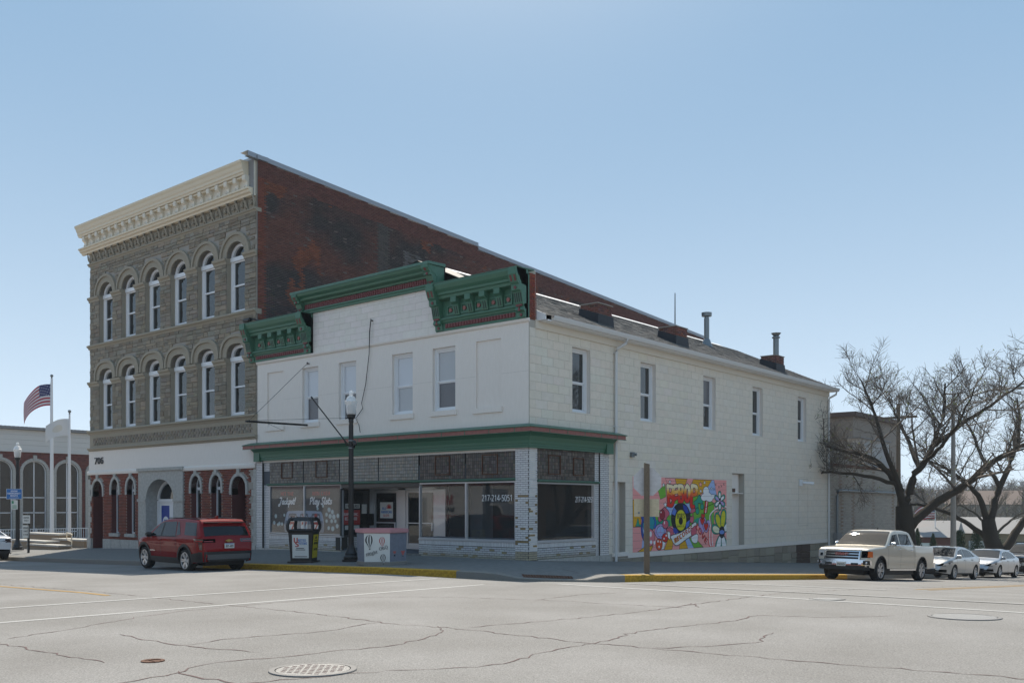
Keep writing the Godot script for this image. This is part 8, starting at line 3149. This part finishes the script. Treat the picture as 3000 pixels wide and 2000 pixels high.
func build_sedan(called: String, label: String, paint: Material, at: Vector3, heading: Vector3, grille: int, plate_no: String) -> Node3D:
	var B := Body.new()
	B.L = 4.82; B.W = 1.82; B.r = 0.325; B.sill = 0.26; B.belt = 0.96; B.tumble = 0.46; B.arch = 0.055
	B.axles = [-1.42, 1.40]
	B.nose = [0.95, 0.36]; B.tail = [0.7, 0.25]; B.crown = 0.025
	B.prof = [[-2.41, 0.48], [-2.40, 0.78], [-2.36, 0.98], [-2.25, 1.03], [-1.80, 1.08], [-1.15, 1.33], [-0.6, 1.44], [-0.1, 1.465], [0.3, 1.44], [0.6, 1.36], [1.32, 1.0], [1.45, 0.96], [1.95, 0.87], [2.2, 0.76], [2.33, 0.66], [2.39, 0.55], [2.41, 0.42]]
	var t := thing(called, label, "car", at)
	t.basis = Basis(heading, Vector3.UP, heading.cross(Vector3.UP)).orthonormalized()
	hull(t, B, paint)
	underbody(t, B)
	wheels(t, B, 9 if grille else 5, 0.21, 0.22)
	var v2 := func(a: Array) -> Array: return pts(a)
	side_part(t, B, "front_side_window", v2.call([0.10, 0.985, 1.08, 0.985, 0.60, 1.27, 0.10, 1.36]), M.car_glass)
	side_part(t, B, "rear_side_window", v2.call([-0.95, 1.02, 0.02, 0.985, 0.02, 1.365, -0.72, 1.33]), M.car_glass)
	side_part(t, B, "quarter_light", v2.call([-1.40, 1.05, -1.02, 1.02, -0.80, 1.32, -0.95, 1.28]), M.car_glass)
	side_part(t, B, "window_trim", v2.call([-1.45, 0.985, 1.15, 0.955, 1.15, 0.975, -1.45, 1.01]), M.chrome, 0.006)
	var b := on()
	B.on_top(b, 0.52, 1.30, 0.93, 0.93, 0.016)
	put(b, "windscreen", t, M.car_glass)
	b = on()
	B.on_top(b, -1.76, -1.08, 0.88, 0.92, 0.006)
	put(b, "rear_window", t, M.car_glass)
	for s in [1.0, -1.0]:
		b = on()
		B.on_end(b, 1, s * 0.42, 0.60, s * 0.76, 0.72, 0.012, 6, 3)
		for i in b.n.size():
			if b.n[i].x < 0: b.n[i] *= -1.0
		B.on_side(b, v2.call([1.72, 0.70, 2.3, 0.62, 2.22, 0.73, 1.80, 0.78]), s, 0.010, 6, 3)
		put(b, "headlight", t, M.lens_clear)
		b = on()
		B.on_side(b, v2.call([1.9, 0.69, 2.02, 0.68, 2.02, 0.73, 1.92, 0.74]), s, 0.016, 3, 2)
		put(b, "projector", t, M.car_glass)
		b = on()
		B.on_end(b, 1, s * 0.56, 0.33, s * 0.78, 0.45, 0.012, 4, 3)
		for i in b.n.size():
			if b.n[i].x < 0: b.n[i] *= -1.0
		put(b, "fog_light", t, M.car_black)
		b = on()
		B.on_end(b, -1, s * 0.46, 0.80, s * 0.80, 0.95, 0.010, 6, 3)
		for i in b.n.size():
			if b.n[i].x > 0: b.n[i] *= -1.0
		B.on_side(b, v2.call([-2.32, 0.80, -1.98, 0.84, -1.94, 0.96, -2.32, 0.96]), s, 0.008, 5, 3)
		put(b, "tail_light", t, M.lens_dark if grille == 2 else M.lens_red)
	b = on()
	B.on_end(b, 1, -0.38, 0.58, 0.38, 0.68, 0.010, 8, 3)
	put(b, "upper_grille", t, M.car_black)
	b = on()
	B.on_end(b, 1, -0.42, 0.30, 0.42, 0.47, 0.010, 8, 3)
	put(b, "lower_grille", t, M.car_black)
	b = on()
	B.on_end(b, 1, -0.40, 0.672, 0.40, 0.69, 0.018, 8, 1)
	put(b, "chrome_bar", t, M.chrome)
	b = on()
	B.on_end(b, -1, -0.80, 0.30, 0.80, 0.44, 0.012, 10, 3)
	put(b, "rear_valance", t, M.car_black)
	plate(t, -2.43, 0.66 if grille < 2 else 0.60, -1, plate_no, 0.31, M.sign_blue)
	b = on()
	B.on_end(b, -1, -0.46, 0.845, 0.46, 0.87, 0.012, 8, 1)
	put(b, "boot_trim", t, M.car_black if grille == 2 else M.chrome)
	mirrors(t, B, 1.0, 1.02, paint)
	handles(t, B, [[0.10, 0.87], [-0.92, 0.89]], paint)
	seam(t, B, [[0.06, 0.32, 0.05, 0.98], [1.06, 0.34, 1.14, 0.96], [-0.98, 0.62, -0.88, 1.02], [-1.92, 0.5, -1.9, 1.05]])
	side_part(t, B, "sill_trim", v2.call([-0.98, 0.25, 0.98, 0.25, 0.98, 0.30, -0.98, 0.30]), M.car_black, 0.006)
	return t

func build_cars() -> void:
	mat("gold", Color(0.62, 0.45, 0.16), 0.25, {"metal": 0.8})
	mat("badge_red", Color(0.34, 0.10, 0.09), 0.3, {"coat": 1.0})
	build_suv()
	build_pickup()
	var down := V(-0.06, 0.048, 1.0).normalized()
	build_sedan("silver_sedan", "pearl silver sedan parked directly behind the white pickup", M.paint_silver, V(6.72, road_y(6.7, -21.6), -21.7), down, 1, "")
	build_sedan("silver_sedan", "pale silver blue sedan parked ahead of the black truck", M.paint_blue_silver, V(6.66, road_y(6.6, -30.2), -30.2), down, 0, "")
	build_sedan("white_sedan", "white sedan seen from behind, cut off by the left edge", M.paint_white, V(-27.75, road_y(-27.7, 6.2) + 0.0, 6.22), V(-1, -0.018, -0.0).normalized(), 2, "H 1102")
	build_sedan("white_sedan", "white car half hidden behind the two silver sedans", M.paint_white, V(2.0, road_y(2.0, -62.0) + 0.2, -62.0), V(0.8, 0, 0.6).normalized(), 0, "")
	# black truck at the right edge: the pickup body again in black
	var src := get_node("white_pickup")
	var o: Node3D = src.duplicate()
	o.name = "black_pickup"
	add_child(o)
	o.set_meta("label", "black full size truck at the right edge of the row of parked cars")
	o.position = V(7.05, road_y(7.0, -39.0), -39.0)
	for c in o.get_children():
		if c is MeshInstance3D:
			if c.material_override == M.paint_pearl: c.material_override = M.paint_black
			if c.name.begins_with("grille_letters"):
				o.remove_child(c)
				c.free()

# ---------------------------------------------------------------- trees
func limb_path(a: Vector3, d: Vector3, l: float, n: int, wob: float, lift: float) -> Array:
	var p := [a]
	for i in n:
		d = (d + V(rng.randf_range(-wob, wob), rng.randf_range(-wob, wob) + lift, rng.randf_range(-wob, wob))).normalized()
		a = a + d * l / n
		p.append(a)
	return p

func taper(r0: float, r1: float, n: int) -> Array:
	var o := []
	for i in n + 1: o.append(lerpf(r0, r1, float(i) / n))
	return o

func twigs(mb: MB, buds: MB, path: Array, r: float, level: int, reach: float, dens: float) -> void:
	var n := path.size() - 1
	var count: int = int([0, 12, 9, 8][level] * dens)
	for i in count:
		var u := (0.22 if level == 3 else 0.12) + 0.86 * (i + rng.randf()) / count
		var f := minf(u, 0.999) * n
		var k := int(f)
		var p: Vector3 = path[k].lerp(path[k + 1], f - k)
		var along: Vector3 = (path[k + 1] - path[k]).normalized()
		var side := V(rng.randfn(), rng.randfn() * 0.7 + 0.25, rng.randfn()).normalized()
		var d := (along * 0.7 + side * 0.9).normalized()
		var l := reach * rng.randf_range(0.55, 1.15) * (1.1 - 0.45 * u)
		var rr := maxf([0, 0.024, 0.0135, 0.009][level], r * (1.0 - 0.6 * u) * 0.5)
		var m := 3 if level == 3 else 4
		var q := limb_path(p, d, l, m, 0.22, 0.07 if level < 3 else 0.05)
		mb.tube(q, taper(rr, maxf(0.006, rr * 0.45), m), 4 if level == 1 else 3)
		if level < 3:
			twigs(mb, buds, q, rr, level + 1, reach * 0.5, dens)
		elif rng.randf() < 0.05:
			for j in 3:
				var e: Vector3 = q[-1] + V(rng.randf_range(-0.05, 0.05), rng.randf_range(-0.05, 0.05), rng.randf_range(-0.05, 0.05))
				buds.tri(e, e + V(0.05, 0.03, 0.02), e + V(0.0, 0.07, -0.03))

func build_tree(called: String, label: String, at: Vector3, trunk: Array, tr: Array, limbs: Array, sd: int, reach: float, dens: float) -> void:
	rng.seed = sd
	var t := thing(called, label, "tree", at)
	var b := on()
	b.tube(trunk, tr, 14)
	for k in 5:
		var e := TAU * k / 5 + 0.3
		b.tube([V(cos(e) * tr[0] * 1.5, -0.25, sin(e) * tr[0] * 1.5), V(cos(e) * tr[0] * 0.8, 0.25, sin(e) * tr[0] * 0.8), V(cos(e) * tr[0] * 0.4, 0.9, sin(e) * tr[0] * 0.4)], [tr[0] * 0.45, tr[0] * 0.42, tr[0] * 0.3], 8)
	put(b, "trunk", t, M.bark)
	var tw := on()
	var bd := on()
	for l in limbs:
		var p := []
		for i in range(0, l[0].size(), 3): p.append(V(l[0][i], l[0][i + 1], l[0][i + 2]))
		# smooth the path
		var q := []
		for i in p.size() - 1:
			var a: Vector3 = p[maxi(i - 1, 0)]
			var d: Vector3 = p[mini(i + 2, p.size() - 1)]
			for j in 5: q.append(p[i].cubic_interpolate(p[i + 1], a, d, j / 5.0) + V(rng.randf_range(-0.05, 0.05), rng.randf_range(-0.05, 0.05), rng.randf_range(-0.05, 0.05)))
		q.append(p[-1])
		b = on()
		b.tube(q, taper(l[1] * 0.78, l[2] * 0.7, q.size() - 1), 9)
		put(b, "limb", t, M.bark)
		var start := int(q.size() * 0.25)
		twigs(tw, bd, q.slice(start), l[1] * 0.55, 1, reach, dens)
	put(tw, "twig", t, M.twig, "stuff")
	put(bd, "bud", t, M.bud, "stuff")

func build_trees() -> void:
	# limb points are (x, y, z) about the foot; +x towards the street, -z away
	build_tree("bare_tree", "large bare spreading tree beside the white brick annexe behind the pickup", V(3.3, -1.45, -27.6),
		[V(0.1, -0.4, 0), V(0.0, 0.8, 0.0), V(-0.1, 2.2, 0.1), V(-0.15, 3.2, 0.1)], [0.66, 0.50, 0.46, 0.40],
		[
			[[-0.15, 3.0, 0.1, -0.5, 4.4, 0.4, -1.3, 5.6, 1.2, -2.9, 6.2, 2.4, -4.6, 6.6, 3.4], 0.26, 0.05],
			[[-0.1, 3.0, 0.1, 0.2, 4.6, -0.2, 0.9, 5.9, -0.6, 1.5, 7.8, -0.9, 1.6, 9.6, -1.0], 0.30, 0.06],
			[[0.0, 2.0, 0.0, 1.0, 3.2, -0.8, 2.4, 4.3, -1.8, 3.9, 5.8, -2.8, 5.8, 6.8, -3.8, 7.6, 7.4, -4.6], 0.34, 0.08],
			[[-0.2, 3.9, 0.2, -0.8, 6.0, 0.9, -1.3, 8.2, 1.3, -1.9, 9.9, 1.7], 0.20, 0.04],
			[[0.5, 5.2, -0.4, -0.4, 6.6, -1.6, -1.3, 8.0, -2.6, -2.0, 9.3, -3.2], 0.17, 0.04],
			[[1.0, 6.2, -0.6, 2.6, 7.6, -1.2, 4.2, 8.9, -2.2, 5.2, 10.0, -3.0], 0.17, 0.04],
			[[0.6, 5.4, -0.4, 1.9, 6.2, 0.8, 3.0, 7.4, 1.8, 3.8, 8.8, 2.4], 0.15, 0.04],
			[[-0.4, 4.3, 0.3, -1.6, 4.8, 1.7, -3.2, 4.9, 3.2, -4.4, 4.3, 4.2], 0.16, 0.03],
		], 21, 2.7, 1.0)
	build_tree("bare_tree", "bare spreading tree at the right edge beyond the tall street light", V(3.6, -2.75, -46.5),
		[V(0.2, -0.4, 0), V(-0.1, 1.0, 0.0), V(-0.5, 2.2, 0.2), V(-0.7, 3.6, 0.2)], [0.75, 0.62, 0.5, 0.42],
		[
			[[-0.7, 3.4, 0.2, -1.2, 5.2, 0.8, -2.6, 6.8, 1.6, -4.4, 7.8, 2.4], 0.30, 0.06],
			[[-0.6, 3.2, 0.2, -0.2, 5.4, -0.2, 0.6, 7.6, -0.6, 1.0, 9.8, -0.8, 0.9, 11.8, -0.6], 0.34, 0.06],
			[[0.1, 1.3, 0.0, 1.0, 3.0, -0.8, 2.0, 5.0, -1.6, 3.2, 7.4, -2.6, 3.8, 9.8, -3.2], 0.40, 0.07],
			[[-0.4, 2.1, 0.2, -1.8, 3.2, 0.6, -3.4, 4.2, 1.2, -5.2, 4.6, 1.8, -6.6, 4.0, 2.2], 0.26, 0.05],
			[[0.0, 5.8, -0.2, -1.0, 7.8, 0.6, -1.6, 9.8, 1.2, -2.4, 11.2, 1.6], 0.20, 0.05],
			[[1.8, 4.6, -1.4, 3.4, 5.8, -1.8, 5.0, 7.4, -2.2, 6.2, 9.0, -2.6], 0.22, 0.05],
		], 33, 3.0, 0.95)
	build_tree("bare_tree", "small bare tree with drooping twigs far behind the street light", V(-4.5, -4.0, -80.0),
		[V(0, -0.4, 0), V(0.1, 1.6, 0), V(0, 3.2, 0.1)], [0.4, 0.3, 0.26],
		[
			[[0, 3.0, 0.1, -1.2, 4.8, 0.4, -3.0, 5.8, 0.8, -4.6, 4.6, 1.0], 0.2, 0.05],
			[[0, 3.0, 0.1, 0.4, 5.4, 0.0, 0.8, 7.4, -0.4], 0.2, 0.05],
			[[0.05, 2.4, 0.0, 1.4, 4.0, -0.4, 2.8, 5.0, -0.8, 4.2, 4.4, -1.0], 0.2, 0.05],
		], 45, 2.2, 0.8)

	var far := get_node("bare_tree_001").duplicate()
	far.name = numbered("bare_tree")
	add_child(far)
	far.set_meta("label", "bare tree across the side street, seen only as a reflection in the side shop window")
	far.position = V(19.6, road_y(19, -28), -28.5)

func _ready() -> void:
	rng.seed = 4
	build_sky()
	make_materials()
	mat("dark_brick", Color(0.06, 0.042, 0.03), 0.9)
	mat("notice_orange", Color(0.62, 0.26, 0.09), 0.7)
	mat("notice_green", Color(0.30, 0.42, 0.10), 0.7)
	mat("poster_blue", Color(0.035, 0.065, 0.30), 0.5)
	mat("letter_green", Color(0.03, 0.25, 0.12), 0.6)
	mat("ad_yellow", Color(0.62, 0.50, 0.02), 0.5)
	mat("planter_grey", Color(0.20, 0.215, 0.26), 0.7, {"tex": noise_tex(0.02, 61, Color(0.8, 0.8, 0.8), Color(1, 1, 1), 256), "tri": 1.0})
	mat("planter_pink", Color(0.50, 0.24, 0.25), 0.7)
	mat("balloon_red", Color(0.42, 0.10, 0.09), 0.7)
	mat("civic_pane", Color(0.03, 0.035, 0.035), 0.03, {"spec": 1.0, "coat": 0.5})
	mat("old_wood_pale", Color(0.36, 0.33, 0.29), 0.9, {"tex": noise_tex(0.05, 62, Color(0.35, 0.33, 0.3), Color(1, 1, 1), 256), "tri": V(3, 0.6, 3)})
	mat("far_grey_pale", Color(0.42, 0.42, 0.41), 0.85)
	mat("tan_wall_grey", Color(0.26, 0.225, 0.19), 0.85)
	mat("pole_grey", Color(0.36, 0.34, 0.31), 0.6)
	build_ground()
	build_white()
	build_stone()
	build_civic()
	build_back()
	build_furniture()
	build_prints()
	build_cars()
	build_trees()
